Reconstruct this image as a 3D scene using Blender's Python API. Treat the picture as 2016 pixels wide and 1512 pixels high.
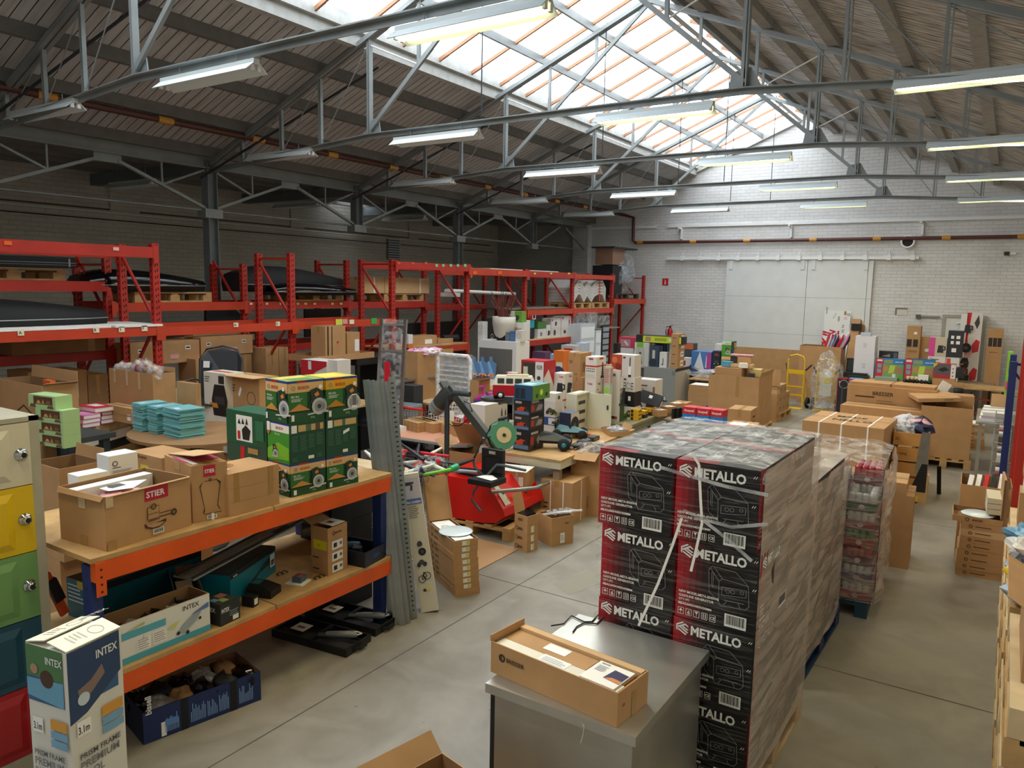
import bpy, math, random
from math import sin, cos, pi, radians
from mathutils import Vector, Matrix
for _o in list(bpy.data.objects): bpy.data.objects.remove(_o)
SC = bpy.context.scene; COL = SC.collection
random.seed(7)
# ---------------------------------------------------------------- camera
F_PX, YAW, PITCH, ROLL, EYE = 1501.05, .5741, .1287, .0189, 2.7505
_r = Vector((cos(YAW), sin(YAW), 0)); _f = Vector((-sin(YAW)*cos(PITCH), cos(YAW)*cos(PITCH), -sin(PITCH))); _u = _r.cross(_f)
_R = (_r*cos(ROLL)+_u*sin(ROLL)); _U = (_u*cos(ROLL)-_r*sin(ROLL))
cd = bpy.data.cameras.new('camera'); cam = bpy.data.objects.new('camera', cd); COL.objects.link(cam)
cam.matrix_world = Matrix(((_R.x,_U.x,-_f.x,0),(_R.y,_U.y,-_f.y,0),(_R.z,_U.z,-_f.z,EYE),(0,0,0,1)))
cd.sensor_width = 36; cd.lens = F_PX/2016*36; cd.clip_start = .05; cd.clip_end = 200
SC.camera = cam
# ---------------------------------------------------------------- colour management, sky
SC.view_settings.view_transform = 'Standard'; SC.view_settings.look = 'None'
SC.view_settings.gamma = 1; SC.view_settings.use_curve_mapping = False
SC.view_settings.exposure = 0.35
w = bpy.data.worlds.new('sky'); SC.world = w; w.use_nodes = True
bg = w.node_tree.nodes['Background']; bg.inputs[0].default_value = (.86,.93,1,1); bg.inputs[1].default_value = 5.0
# daylight through the roof glazing (light portals in the roof opening sample the sky outside)
def area(name, loc, rot, sx, sy, power, colr, portal=False, spread=pi):
    l = bpy.data.lights.new(name, 'AREA'); l.shape = 'RECTANGLE'; l.size = sx; l.size_y = sy; l.energy = power; l.color = colr; l.spread = spread
    if portal: l.cycles.is_portal = True
    o = bpy.data.objects.new(name, l); COL.objects.link(o); o.location = loc; o.rotation_euler = rot; return o
SL = math.atan(.41)
area('daylight_portal', (-6.27, 8.3, 6.85), (0, -SL, 0), 2.75, 25.4, 1, (1,1,1), portal=True)

# ---------------------------------------------------------------- pixel -> place on a real plane
def ray(px, py): return (_R*(px-1008) - _U*(py-756) + _f*F_PX)
def atz(px, py, z=0): d = ray(px, py); return Vector((0,0,EYE)) + d*((z-EYE)/d.z)
def aty(px, py, y): d = ray(px, py); return Vector((0,0,EYE)) + d*(y/d.y)
def atx(px, py, x): d = ray(px, py); return Vector((0,0,EYE)) + d*(x/d.x)
def proj(p):
    v = Vector(p)-Vector((0,0,EYE)); k = F_PX/v.dot(_f); return 1008+v.dot(_R)*k, 756-v.dot(_U)*k

# ---------------------------------------------------------------- materials
M = {}
def nt(name):
    m = bpy.data.materials.new(name); m.use_nodes = True; return m, m.node_tree, m.node_tree.nodes['Principled BSDF']
def lin(c):
    if isinstance(c, str): c = [int(c[i:i+2],16)/255 for i in (0,2,4)]
    return tuple((x/12.92 if x <= .04045 else ((x+.055)/1.055)**2.4) for x in c)+(1,)
def mat(key, c, rough=.6, metal=0, noise=0, scale=8, bump=0, emis=0, spec=.5, alpha=1, trans=0):
    """hex sRGB colour, optional large+fine noise variation and bump"""
    if key in M: return M[key]
    m, t, b = nt(key); L = t.links
    c = lin(c); b.inputs['Base Color'].default_value = c; b.inputs['Roughness'].default_value = rough; b.inputs['Metallic'].default_value = metal
    b.inputs['Specular IOR Level'].default_value = spec; b.inputs['Alpha'].default_value = alpha; b.inputs['Transmission Weight'].default_value = trans
    if emis: b.inputs['Emission Color'].default_value = c; b.inputs['Emission Strength'].default_value = emis
    if noise or bump:
        tc = t.nodes.new('ShaderNodeTexCoord'); n = t.nodes.new('ShaderNodeTexNoise'); n.inputs['Scale'].default_value = scale; n.inputs['Detail'].default_value = 5
        L.new(tc.outputs['Object'], n.inputs['Vector'])
        if noise:
            r = t.nodes.new('ShaderNodeValToRGB'); r.color_ramp.elements[0].position = .3; r.color_ramp.elements[1].position = .7
            r.color_ramp.elements[0].color = tuple(x*(1-noise) for x in c[:3])+(1,); r.color_ramp.elements[1].color = tuple(min(1,x*(1+noise)) for x in c[:3])+(1,)
            L.new(n.outputs['Fac'], r.inputs[0]); L.new(r.outputs[0], b.inputs['Base Color'])
        if bump:
            bp = t.nodes.new('ShaderNodeBump'); bp.inputs['Strength'].default_value = bump; bp.inputs['Distance'].default_value = .02
            L.new(n.outputs['Fac'], bp.inputs['Height']); L.new(bp.outputs[0], b.inputs['Normal'])
    M[key] = m; return m
def C(hexs, rough=.55):           # quick plain print / plastic colour
    if hexs in M: return M[hexs]
    return mat('col_'+hexs+('' if rough == .55 else '_%g' % rough), hexs, rough)
mat('card', 'b48a5c', .8, noise=.08, scale=5); mat('card_light', 'cba678', .8, noise=.07, scale=5); mat('card_dark', '8f6b45', .85, noise=.1, scale=5)
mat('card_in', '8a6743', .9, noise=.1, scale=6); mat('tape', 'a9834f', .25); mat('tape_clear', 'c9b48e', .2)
mat('red_rack', 'b02a20', .4, noise=.12, scale=3); mat('red_rack2', 'c03c20', .42, noise=.1, scale=3); mat('rack_hole', '200505', .9)
mat('orange', 'e0560f', .45, noise=.1, scale=4); mat('blue_post', '1b2f6b', .45, noise=.1, scale=5)
mat('steel_grey', '8d9290', .45, metal=.25, noise=.14, scale=2.5); mat('steel_dark', '2f3438', .5, metal=.2, noise=.1)
mat('galv', '9fa4a2', .3, metal=.85, noise=.12, scale=10); mat('wood', 'b8935f', .75, noise=.2, scale=6); mat('wood_light', 'cdb48c', .75, noise=.12, scale=6)
mat('wood_grey', '8d7c66', .85, noise=.22, scale=7); mat('wood_dark', '4f3a28', .8, noise=.2, scale=6)
mat('white', 'e8e8e4', .5); mat('white_gloss', 'eeeeea', .25); mat('black', '121214', .5); mat('black_gloss', '08080a', .12); mat('black_rub', '1b1b1c', .75)
mat('paper', 'efece4', .7); mat('navy', '16224a', .5); mat('teal', '0d7f92', .5); mat('dark_print', '3a2c1e', .8)
mat('stainless', 'b9b7ae', .38, metal=.8, noise=.14, scale=3); mat('chrome', 'c8c8c8', .12, metal=1)

# ---------------------------------------------------------------- mesh building
class MB:
    def __init__(s): s.v = []; s.f = []; s.mi = []; s.ms = []; s.sm = []
    def k(s, m):
        m = M[m] if isinstance(m, str) else m
        if m not in s.ms: s.ms.append(m)
        return s.ms.index(m)
    def poly(s, pts, m, smooth=False):
        n = len(s.v); s.v += [tuple(p) for p in pts]; s.f.append(tuple(range(n, n+len(pts)))); s.mi.append(s.k(m)); s.sm.append(smooth)
    def raw(s, vs, fs, m, smooth=False):
        n = len(s.v); s.v += [tuple(p) for p in vs]; k = s.k(m)
        for f in fs: s.f.append(tuple(n+i for i in f)); s.mi.append(k); s.sm.append(smooth)
    def box(s, a, b, m, T=None, ms=None):
        (x0,y0,z0),(x1,y1,z1) = a, b
        vs = [Vector(p) for p in ((x0,y0,z0),(x1,y0,z0),(x1,y1,z0),(x0,y1,z0),(x0,y0,z1),(x1,y0,z1),(x1,y1,z1),(x0,y1,z1))]
        if T: vs = [T @ p for p in vs]
        fs = [(0,3,2,1),(4,5,6,7),(0,1,5,4),(1,2,6,5),(2,3,7,6),(3,0,4,7)]
        if not ms: s.raw(vs, fs, m)
        else:
            for f, mm in zip(fs, ms): s.raw([vs[i] for i in f], [(0,1,2,3)], mm or m)
    def cbox(s, c, d, m, T=None): s.box((c[0]-d[0]/2,c[1]-d[1]/2,c[2]-d[2]/2),(c[0]+d[0]/2,c[1]+d[1]/2,c[2]+d[2]/2), m, T)
    def bar(s, p, q, w, h, m, up=(0,0,1)):
        p, q = Vector(p), Vector(q); d = (q-p).normalized(); up = Vector(up)
        if abs(d.dot(up)) > .98: up = Vector((1,0,0)) if abs(d.x) < .9 else Vector((0,1,0))
        sd = d.cross(up).normalized()*(w/2); u = sd.cross(d).normalized()*(h/2)
        vs = [p-sd-u, p+sd-u, p+sd+u, p-sd+u, q-sd-u, q+sd-u, q+sd+u, q-sd+u]
        s.raw(vs, [(0,1,2,3),(4,7,6,5),(0,4,5,1),(1,5,6,2),(2,6,7,3),(3,7,4,0)], m)
    def ang(s, p, q, w, m, t=.006):    # steel angle section
        s.bar(p, q, w, t, m); p2 = Vector(p)+Vector((0,0,-w/2)); q2 = Vector(q)+Vector((0,0,-w/2)); s.bar(p2, q2, t, w, m)
    def tube(s, pts, r, m, n=8, cap=True):
        pts = [Vector(p) for p in pts]; rings = []; rs = r if isinstance(r, (list,tuple)) else [r]*len(pts)
        for i, p in enumerate(pts):
            d = (pts[min(i+1,len(pts)-1)]-pts[max(i-1,0)]).normalized()
            up = Vector((0,0,1)) if abs(d.z) < .9 else Vector((1,0,0))
            a = d.cross(up).normalized(); b = a.cross(d).normalized()
            rings.append([p + (a*cos(2*pi*j/n)+b*sin(2*pi*j/n))*rs[i] for j in range(n)])
        vs = [v for rg in rings for v in rg]; fs = []
        for i in range(len(pts)-1):
            for j in range(n): fs.append((i*n+j, i*n+(j+1)%n, (i+1)*n+(j+1)%n, (i+1)*n+j))
        s.raw(vs, fs, m, True)
        if cap:
            s.poly(rings[0], m); s.poly(rings[-1][::-1], m)
    def lathe(s, prof, m, c=(0,0,0), n=20, T=None):
        vs = [Vector((c[0]+r*cos(2*pi*j/n), c[1]+r*sin(2*pi*j/n), c[2]+z)) for r, z in prof for j in range(n)]
        if T: vs = [T @ v for v in vs]
        fs = [(i*n+j, i*n+(j+1)%n, (i+1)*n+(j+1)%n, (i+1)*n+j) for i in range(len(prof)-1) for j in range(n)]
        s.raw(vs, fs, m, True)
    def prism(s, pts, z0, z1, m, T=None):     # pts 2D outline
        n = len(pts); vs = [Vector((x,y,z0)) for x,y in pts]+[Vector((x,y,z1)) for x,y in pts]
        if T: vs = [T @ v for v in vs]
        s.raw(vs, [tuple(range(n))[::-1], tuple(range(n,2*n))]+[(i,(i+1)%n,n+(i+1)%n,n+i) for i in range(n)], m)
    def build(s, name, parent=None, T=None, label=None, cat=None, group=None, kind=None):
        me = bpy.data.meshes.new(name); me.from_pydata(s.v, [], s.f)
        for m in s.ms: me.materials.append(m)
        me.polygons.foreach_set('material_index', s.mi); me.polygons.foreach_set('use_smooth', s.sm); me.update()
        o = bpy.data.objects.new(name, me); COL.objects.link(o)
        if T is not None: o.matrix_world = T
        if parent: o.parent = parent
        tag(o, label, cat, group, kind); return o
def tag(o, label=None, cat=None, group=None, kind=None):
    for k, v in (('label',label),('category',cat),('group',group),('kind',kind)):
        if v: o[k] = v
    return o
def empty(name, loc=(0,0,0), rz=0, label=None, cat=None, group=None, kind=None):
    o = bpy.data.objects.new(name, None); COL.objects.link(o); o.location = loc; o.rotation_euler = (0,0,rz); o.empty_display_size = .1
    return tag(o, label, cat, group, kind)
def copy_tree(o, parent=None):
    c = o.copy(); COL.objects.link(c)
    if parent: c.parent = parent
    for ch in list(o.children): copy_tree(ch, c)
    return c
def TR(x=0, y=0, z=0, rz=0, rx=0, ry=0):
    return Matrix.Translation((x,y,z)) @ Matrix.Rotation(rz,4,'Z') @ Matrix.Rotation(ry,4,'Y') @ Matrix.Rotation(rx,4,'X')
# ---------------------------------------------------------------- lettering
_TX = {}
def glyphs(txt, bold=.0, shear=0):
    k = (txt, bold, shear)
    if k not in _TX:
        cu = bpy.data.curves.new('t','FONT'); cu.body = txt; cu.size = 1; cu.offset = bold; cu.shear = shear; cu.resolution_u = 2
        ob = bpy.data.objects.new('t', cu); me = bpy.data.meshes.new_from_object(ob)
        vs = [(v.co.x, v.co.y) for v in me.vertices]; fs = [tuple(p.vertices) for p in me.polygons]
        bpy.data.objects.remove(ob); bpy.data.curves.remove(cu); bpy.data.meshes.remove(me)
        x0 = min(v[0] for v in vs); x1 = max(v[0] for v in vs); y0 = min(v[1] for v in vs); y1 = max(v[1] for v in vs)
        _TX[k] = ([(x-x0, y-y0) for x, y in vs], fs, x1-x0, y1-y0)
    return _TX[k]
class Face:
    """a flat face of something, for printing on: origin, u and v vectors (full face extents)"""
    def __init__(s, mb, o, u, v): s.mb = mb; s.o = Vector(o); s.U = u = Vector(u); s.V = v = Vector(v); s.n = u.cross(v).normalized(); s.w = u.length; s.h = v.length; s.lv = 0
    def pt(s, a, b, e=0): return s.o + s.U*a + s.V*b + s.n*(.0012+.0007*s.lv+e)
    def up(s): s.lv += 1; return s
    def rect(s, a, b, c, d, m): s.mb.poly([s.pt(a,b), s.pt(c,b), s.pt(c,d), s.pt(a,d)], m); return s
    def poly(s, pts, m): s.mb.poly([s.pt(a,b) for a, b in pts], m); return s
    def disc(s, a, b, r, m, ry=None, n=14):   # r as fraction of height
        rx = r*s.h/s.w; ry = ry or r; s.mb.poly([s.pt(a+rx*cos(2*pi*i/n), b+ry*sin(2*pi*i/n)) for i in range(n)], m); return s
    def line(s, pts, wd, m):
        for (a,b),(c,d) in zip(pts, pts[1:]):
            p, q = s.pt(a,b), s.pt(c,d)
            if (q-p).length < 1e-6: continue
            e = (q-p).normalized().cross(s.n)*(wd/2); s.mb.poly([p+e, q+e, q-e, p-e], m)
        return s
    def ring(s, a, b, r, wd, m, n=16, ry=None): 
        rx = r*s.h/s.w; ry = ry or r
        return s.line([(a+rx*cos(2*pi*i/n), b+ry*sin(2*pi*i/n)) for i in range(n+1)], wd, m)
    def text(s, t, a, b, hh, m, bold=.02, vert=False, maxw=None, shear=0, rot=0):
        """t from (a,b) with cap height hh (fraction of the face height)"""
        vs, fs, tw, th = glyphs(t, bold, shear); k = hh*s.h/th
        kx = k if not maxw else min(k, maxw*s.w/tw) ; uu, vv = s.U.normalized(), s.V.normalized()
        if vert: uu, vv = vv, -uu
        if rot: uu, vv = uu*cos(rot)+vv*sin(rot), vv*cos(rot)-uu*sin(rot)
        p = s.pt(a, b); s.mb.raw([p+uu*(x*kx)+vv*(y*k) for x, y in vs], fs, m); return s
    def bars(s, a, b, c, d, bg='white', fg='black', n=14):
        s.rect(a,b,c,d,bg); s.up(); rr = random.Random(n)
        x = a+(c-a)*.08
        while x < c-(c-a)*.1:
            wd = (c-a)*rr.choice((.02,.03,.05)); s.rect(x, b+(d-b)*.18, x+wd, d-(d-b)*.08, fg); x += wd+(c-a)*rr.choice((.02,.03))
        s.lv -= 1; return s
    def lines(s, a, b, c, d, n, m, ragged=.3, th=.35):      # rows of tiny print
        rr = random.Random(int(a*99+b*7+n))
        for i in range(n):
            y = d-(d-b)*(i+.5)/n; s.rect(a, y-(d-b)/n*th/2, c-(c-a)*rr.random()*ragged, y+(d-b)/n*th/2, m)
        return s
def faces(mb, w, d, h, z0=0):
    return {'f': Face(mb,(0,0,z0),(w,0,0),(0,0,h)), 'r': Face(mb,(w,0,z0),(0,d,0),(0,0,h)), 't': Face(mb,(0,0,z0+h),(w,0,0),(0,d,0)),
            'l': Face(mb,(0,d,z0),(0,-d,0),(0,0,h)), 'b': Face(mb,(w,d,z0),(-w,0,0),(0,0,h))}
# ================================================================ THE BUILDING
XL, XR, XE0, XE1, XP, D, YB = -14.3, 1.6, -10.93, 1.09, -4.92, 21.07, -4.6
TY = [-2.06, 1.246, 4.55, 7.855, 11.158, 14.46, 17.766]
def top(x): return 7.04-.41*abs(x-XP)
def brick_mat(key, c1, c2, mort, dirt, rough=.7, axis='XZ', bumps=.6):
    m, t, b = nt(key); L = t.links; N = t.nodes
    tc = N.new('ShaderNodeTexCoord'); mp = N.new('ShaderNodeMapping'); L.new(tc.outputs['Object'], mp.inputs[0])
    if axis == 'XZ': mp.inputs['Rotation'].default_value = (pi/2,0,0)
    else: mp.inputs['Rotation'].default_value = (pi/2,0,pi/2)
    sep = N.new('ShaderNodeSeparateXYZ'); L.new(tc.outputs['Object'], sep.inputs[0]); cmb = N.new('ShaderNodeCombineXYZ')
    L.new(sep.outputs['X' if axis == 'XZ' else 'Y'], cmb.inputs[0]); L.new(sep.outputs['Z'], cmb.inputs[1])
    br = N.new('ShaderNodeTexBrick'); L.new(cmb.outputs[0], br.inputs['Vector'])
    for k, v in (('Scale',1),('Mortar Size',.006),('Mortar Smooth',.6),('Brick Width',.24),('Row Height',.082),('Bias',0)): br.inputs[k].default_value = v
    br.inputs['Color1'].default_value = lin(c1); br.inputs['Color2'].default_value = lin(c2); br.inputs['Mortar'].default_value = lin(mort)
    n1 = N.new('ShaderNodeTexNoise'); n1.inputs['Scale'].default_value = .9; n1.inputs['Detail'].default_value = 8; L.new(tc.outputs['Object'], n1.inputs['Vector'])
    rp = N.new('ShaderNodeValToRGB'); rp.color_ramp.elements[0].position = .52; rp.color_ramp.elements[1].position = .75; L.new(n1.outputs['Fac'], rp.inputs[0])
    n2 = N.new('ShaderNodeTexNoise'); n2.inputs['Scale'].default_value = 14; n2.inputs['Detail'].default_value = 4; L.new(tc.outputs['Object'], n2.inputs['Vector'])
    rp2 = N.new('ShaderNodeValToRGB'); rp2.color_ramp.elements[0].position = .66; rp2.color_ramp.elements[1].position = .72; L.new(n2.outputs['Fac'], rp2.inputs[0])
    mu = N.new('ShaderNodeMath'); mu.operation = 'MULTIPLY'; L.new(rp.outputs[0], mu.inputs[0]); L.new(rp2.outputs[0], mu.inputs[1])
    mx = N.new('ShaderNodeMixRGB'); L.new(mu.outputs[0], mx.inputs[0]); L.new(br.outputs[0], mx.inputs[1]); mx.inputs[2].default_value = lin(dirt)
    mx2 = N.new('ShaderNodeMixRGB'); mx2.blend_type = 'MULTIPLY'; mx2.inputs[0].default_value = .35; L.new(mx.outputs[0], mx2.inputs[1]); L.new(n1.outputs['Fac'], mx2.inputs[2])
    L.new(mx2.outputs[0], b.inputs['Base Color']); b.inputs['Roughness'].default_value = rough
    bp = N.new('ShaderNodeBump'); bp.inputs['Strength'].default_value = bumps; bp.inputs['Distance'].default_value = .015; bp.invert = True
    ad = N.new('ShaderNodeMath'); ad.operation = 'MULTIPLY_ADD'; L.new(n2.outputs['Fac'], ad.inputs[0]); ad.inputs[1].default_value = .25; L.new(br.outputs['Fac'], ad.inputs[2])
    L.new(ad.outputs[0], bp.inputs['Height']); L.new(bp.outputs[0], b.inputs['Normal']); M[key] = m; return m
brick_mat('brick_white', 'eceae6', 'e4e2dd', 'dcdad5', 'b9b2a6')
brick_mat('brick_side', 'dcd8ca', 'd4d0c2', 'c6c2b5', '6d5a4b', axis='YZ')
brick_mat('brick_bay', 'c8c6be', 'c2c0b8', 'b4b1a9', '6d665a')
def plank_mat(key, c, step, dirt, streak):
    m, t, b = nt(key); L = t.links; N = t.nodes
    tc = N.new('ShaderNodeTexCoord'); sep = N.new('ShaderNodeSeparateXYZ'); L.new(tc.outputs['Object'], sep.inputs[0])
    dv = N.new('ShaderNodeMath'); dv.operation = 'DIVIDE'; L.new(sep.outputs['Y'], dv.inputs[0]); dv.inputs[1].default_value = step
    fr = N.new('ShaderNodeMath'); fr.operation = 'FRACT'; L.new(dv.outputs[0], fr.inputs[0])
    lt = N.new('ShaderNodeMath'); lt.operation = 'LESS_THAN'; L.new(fr.outputs[0], lt.inputs[0]); lt.inputs[1].default_value = .09
    mp = N.new('ShaderNodeMapping'); mp.inputs['Scale'].default_value = streak; L.new(tc.outputs['Object'], mp.inputs[0])
    n = N.new('ShaderNodeTexNoise'); n.inputs['Scale'].default_value = 3; n.inputs['Detail'].default_value = 6; L.new(mp.outputs[0], n.inputs['Vector'])
    rp = N.new('ShaderNodeValToRGB'); L.new(n.outputs['Fac'], rp.inputs[0]); rp.color_ramp.elements[0].position = .32; rp.color_ramp.elements[1].position = .55
    rp.color_ramp.elements[0].color = lin(dirt); rp.color_ramp.elements[1].color = lin(c)
    mx = N.new('ShaderNodeMixRGB'); L.new(lt.outputs[0], mx.inputs[0]); L.new(rp.outputs[0], mx.inputs[1]); mx.inputs[2].default_value = lin('2b2825')
    L.new(mx.outputs[0], b.inputs['Base Color']); b.inputs['Roughness'].default_value = .8; M[key] = m
plank_mat('planks_left', 'bcbbb9', .135, 'a4a2a0', (.6,4,.6)); plank_mat('planks_right', 'd2cfc9', .11, '746c63', (1.2,9,1.2))
# concrete
def concrete():
    m, t, b = nt('concrete'); L = t.links; N = t.nodes; tc = N.new('ShaderNodeTexCoord')
    n1 = N.new('ShaderNodeTexNoise'); n1.inputs['Scale'].default_value = .55; n1.inputs['Detail'].default_value = 9; n1.inputs['Roughness'].default_value = .62; L.new(tc.outputs['Object'], n1.inputs['Vector'])
    r1 = N.new('ShaderNodeValToRGB'); L.new(n1.outputs['Fac'], r1.inputs[0]); e = r1.color_ramp.elements; e[0].position = .34; e[0].color = lin('7d776b'); e[1].position = .66; e[1].color = lin('989286')
    n2 = N.new('ShaderNodeTexNoise'); n2.inputs['Scale'].default_value = 2.2; n2.inputs['Detail'].default_value = 10; n2.inputs['Distortion'].default_value = 1.2; L.new(tc.outputs['Object'], n2.inputs['Vector'])
    r2 = N.new('ShaderNodeValToRGB'); L.new(n2.outputs['Fac'], r2.inputs[0]); e = r2.color_ramp.elements; e[0].position = .38; e[0].color = (.74,.72,.69,1); e[1].position = .62; e[1].color = (1,1,1,1)
    mx = N.new('ShaderNodeMixRGB'); mx.blend_type = 'MULTIPLY'; mx.inputs[0].default_value = .8; L.new(r1.outputs[0], mx.inputs[1]); L.new(r2.outputs[0], mx.inputs[2])
    n3 = N.new('ShaderNodeTexVoronoi'); n3.inputs['Scale'].default_value = 3.2; L.new(tc.outputs['Object'], n3.inputs['Vector'])
    r3 = N.new('ShaderNodeValToRGB'); L.new(n3.outputs['Distance'], r3.inputs[0]); e = r3.color_ramp.elements; e[0].position = .03; e[0].color = (.45,.42,.38,1); e[1].position = .05; e[1].color = (1,1,1,1)
    mx2 = N.new('ShaderNodeMixRGB'); mx2.blend_type = 'MULTIPLY'; mx2.inputs[0].default_value = .5; L.new(mx.outputs[0], mx2.inputs[1]); L.new(r3.outputs[0], mx2.inputs[2])
    L.new(mx2.outputs[0], b.inputs['Base Color']); r4 = N.new('ShaderNodeMapRange'); L.new(n2.outputs['Fac'], r4.inputs[0]); r4.inputs[3].default_value = .32; r4.inputs[4].default_value = .6
    L.new(r4.outputs[0], b.inputs['Roughness']); M['concrete'] = m
concrete(); mat('joint', '4a443c', .9)
# floor with saw cut joints
mb = MB(); mb.box((XL-.3,YB-.3,-.1),(XR+.3,D+.3,0),'concrete')
for x in (-8.1, -3.59, .9):
    for a, b in ((YB, 1.0),(1.0, D)): mb.poly([(x-.004,a,.0012),(x+.004,a,.0012),(x+.004,b,.0012),(x-.004,b,.0012)],'joint')
for y in (-.9, 5.73, 10.2, 14.8, 19.2): mb.poly([(XL,y-.004,.0012),(XR,y-.004,.0012),(XR,y+.004,.0012),(XL,y+.004,.0012)],'joint')
mb.poly([(-3.35,5.95,.001),(-3.1,5.8,.001),(-2.95,6.35,.001),(-3.2,6.5,.001)], C('8a8474',.6))
mb.build('floor', kind='structure')
# back wall with gable (pier, ledge, niche)
mb = MB()
pts = [(XE0-.1,0),(XR,0),(XR,top(XR)+.2),(XP,top(XP)+.2),(XE0-.1,top(XE0)+.2)]
mb.raw([(x,D,z) for x,z in pts]+[(x,D+.3,z) for x,z in pts], [(0,1,2,3,4),(9,8,7,6,5)]+[(i,5+i,5+(i+1)%5,(i+1)%5) for i in range(5)], 'brick_white')
mb.build('wall_back', kind='structure')
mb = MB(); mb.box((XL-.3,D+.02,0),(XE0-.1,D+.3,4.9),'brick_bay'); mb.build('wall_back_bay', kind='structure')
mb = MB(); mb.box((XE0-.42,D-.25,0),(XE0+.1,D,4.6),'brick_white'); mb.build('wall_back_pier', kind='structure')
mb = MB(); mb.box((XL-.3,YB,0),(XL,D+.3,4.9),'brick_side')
mb.build('wall_left', kind='structure')
mb = MB(); mb.box((XR,YB,0),(XR+.3,D+.3,top(XR)+.3),'brick_white'); mb.build('wall_right', kind='structure')
mb = MB(); mb.box((XL,YB-.3,0),(XR+.3,YB,5),'brick_white'); mb.raw([(XL,YB-.3,5),(XR,YB-.3,5),(XP,YB-.3,7.4),(XL,YB,5),(XR,YB,5),(XP,YB,7.4)],[(0,1,2),(5,4,3),(1,4,5,2),(2,5,3,0)],'brick_white'); mb.build('wall_front', kind='structure')
# recessed brick panels in the left wall, as raised piers and bands
mb = MB()
for y0, y1 in ((6.2,8.1),(8.7,12.4),(12.7,16.6),(17,20.6)):
    mb.box((XL,y0,4.0),(XL+.02,y1,4.03),C('5d564c',.9)); mb.box((XL,y1,4.0),(XL+.05,y1+.4,4.7),'brick_side')
mb.build('trim_1', kind='structure')
# ceiling: left slope (below the glazing), right slope, lean-to
TH = .15
def slab(name, x0, x1, m):
    mb = MB(); z0, z1 = top(x0)+TH, top(x1)+TH
    mb.raw([(x0,YB,z0),(x1,YB,z1),(x1,D,z1),(x0,D,z0),(x0,YB,z0+.06),(x1,YB,z1+.06),(x1,D,z1+.06),(x0,D,z0+.06)],[(0,3,2,1),(4,5,6,7),(0,1,5,4),(1,2,6,5),(2,3,7,6),(3,0,4,7)],m)
    return mb.build(name, kind='structure')
slab('ceiling_left', XE0-.2, -7.66, 'planks_left'); slab('ceiling_right', -4.45, XR+.3, 'planks_right')
mat('leanto', '85827d', .8, noise=.15, scale=2)
mb = MB(); hx0, hx1, hy0, hy1 = -14.05, -13.65, 13.5, 14.5
for a, b in (((XL-.3,YB),(XE0+.05,hy0)),((XL-.3,hy1),(XE0+.05,D+.3)),((XL-.3,hy0),(hx0,hy1)),((hx1,hy0),(XE0+.05,hy1))): mb.box((a[0],a[1],4.78),(b[0],b[1],4.86),'leanto')
mb.build('ceiling_bay', kind='structure')
for i, x in enumerate((-11.5,-12.1,-12.7,-13.3,-13.9)):
    mb = MB(); mb.box((x-.05,YB,4.62),(x+.05,D,4.78),'leanto'); mb.build('ceiling_joist', kind='structure')
mat('curb', 'b3b3ad', .6, noise=.12); mat('bar_wood', 'b07c58', .55, noise=.12)
sky = empty('window_1', kind='structure')
m, t, b = nt('pane'); t.nodes.remove(b); tr = t.nodes.new('ShaderNodeBsdfTransparent'); tr.inputs[0].default_value = (.96,.98,1,1)
gl = t.nodes.new('ShaderNodeBsdfGlossy'); gl.inputs['Roughness'].default_value = .05; mx = t.nodes.new('ShaderNodeMixShader'); mx.inputs[0].default_value = .05
t.links.new(tr.outputs[0], mx.inputs[1]); t.links.new(gl.outputs[0], mx.inputs[2]); t.links.new(mx.outputs[0], t.nodes['Material Output'].inputs[0]); M['pane'] = m
mb = MB(); mb.box((-7.74,YB,top(-7.74)+.0),(-7.62,D,top(-7.7)+.24),'curb'); mb.box((-7.62,YB,top(-7.62)+.12),(-7.56,D,top(-7.6)+.30),'curb'); mb.build('curb', sky)
mb = MB(); mb.box((XP-.05,YB,top(XP)+.05),(XP+.05,D,top(XP)+.24),'curb'); mb.box((-4.5,YB,top(-4.5)+.02),(-4.42,D,top(-4.5)+.24),'steel_grey'); mb.build('ridge_beam', sky)
mb = MB(); mb.box((-7.62,D-.06,0),(-7.61,D-.05,.01),'curb')
mb.bar((-7.7,D-.05,top(-7.7)+.1),(XP,D-.05,top(XP)+.1),.1,.16,'curb'); mb.build('end_rafter', sky)
ys = [TY[0]+i*3.3035/4 for i in range(-2, 29) if YB < TY[0]+i*3.3035/4 < D]
def panes(x0, x1):
    mb = MB(); yy = [YB]+ys+[D]
    for a, b_ in zip(yy, yy[1:]):
        z0, z1 = top(x0)+TH+.04, top(x1)+TH+.04
        mb.poly([(x0,a+.01,z0),(x1,a+.01,z1),(x1,b_-.01,z1),(x0,b_-.01,z0)],'pane')
    return mb
panes(-7.6, XP).build('pane', sky); panes(XP, -4.45).build('pane', sky)
for y in ys:
    mb = MB(); mb.bar((-7.62,y,top(-7.62)+TH+.01),(XP,y,top(XP)+TH+.01),.035,.05,'bar_wood'); mb.bar((XP,y,top(XP)+TH+.01),(-4.48,y,top(-4.48)+TH+.01),.035,.05,'bar_wood'); mb.build('glazing_bar', sky)
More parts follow.
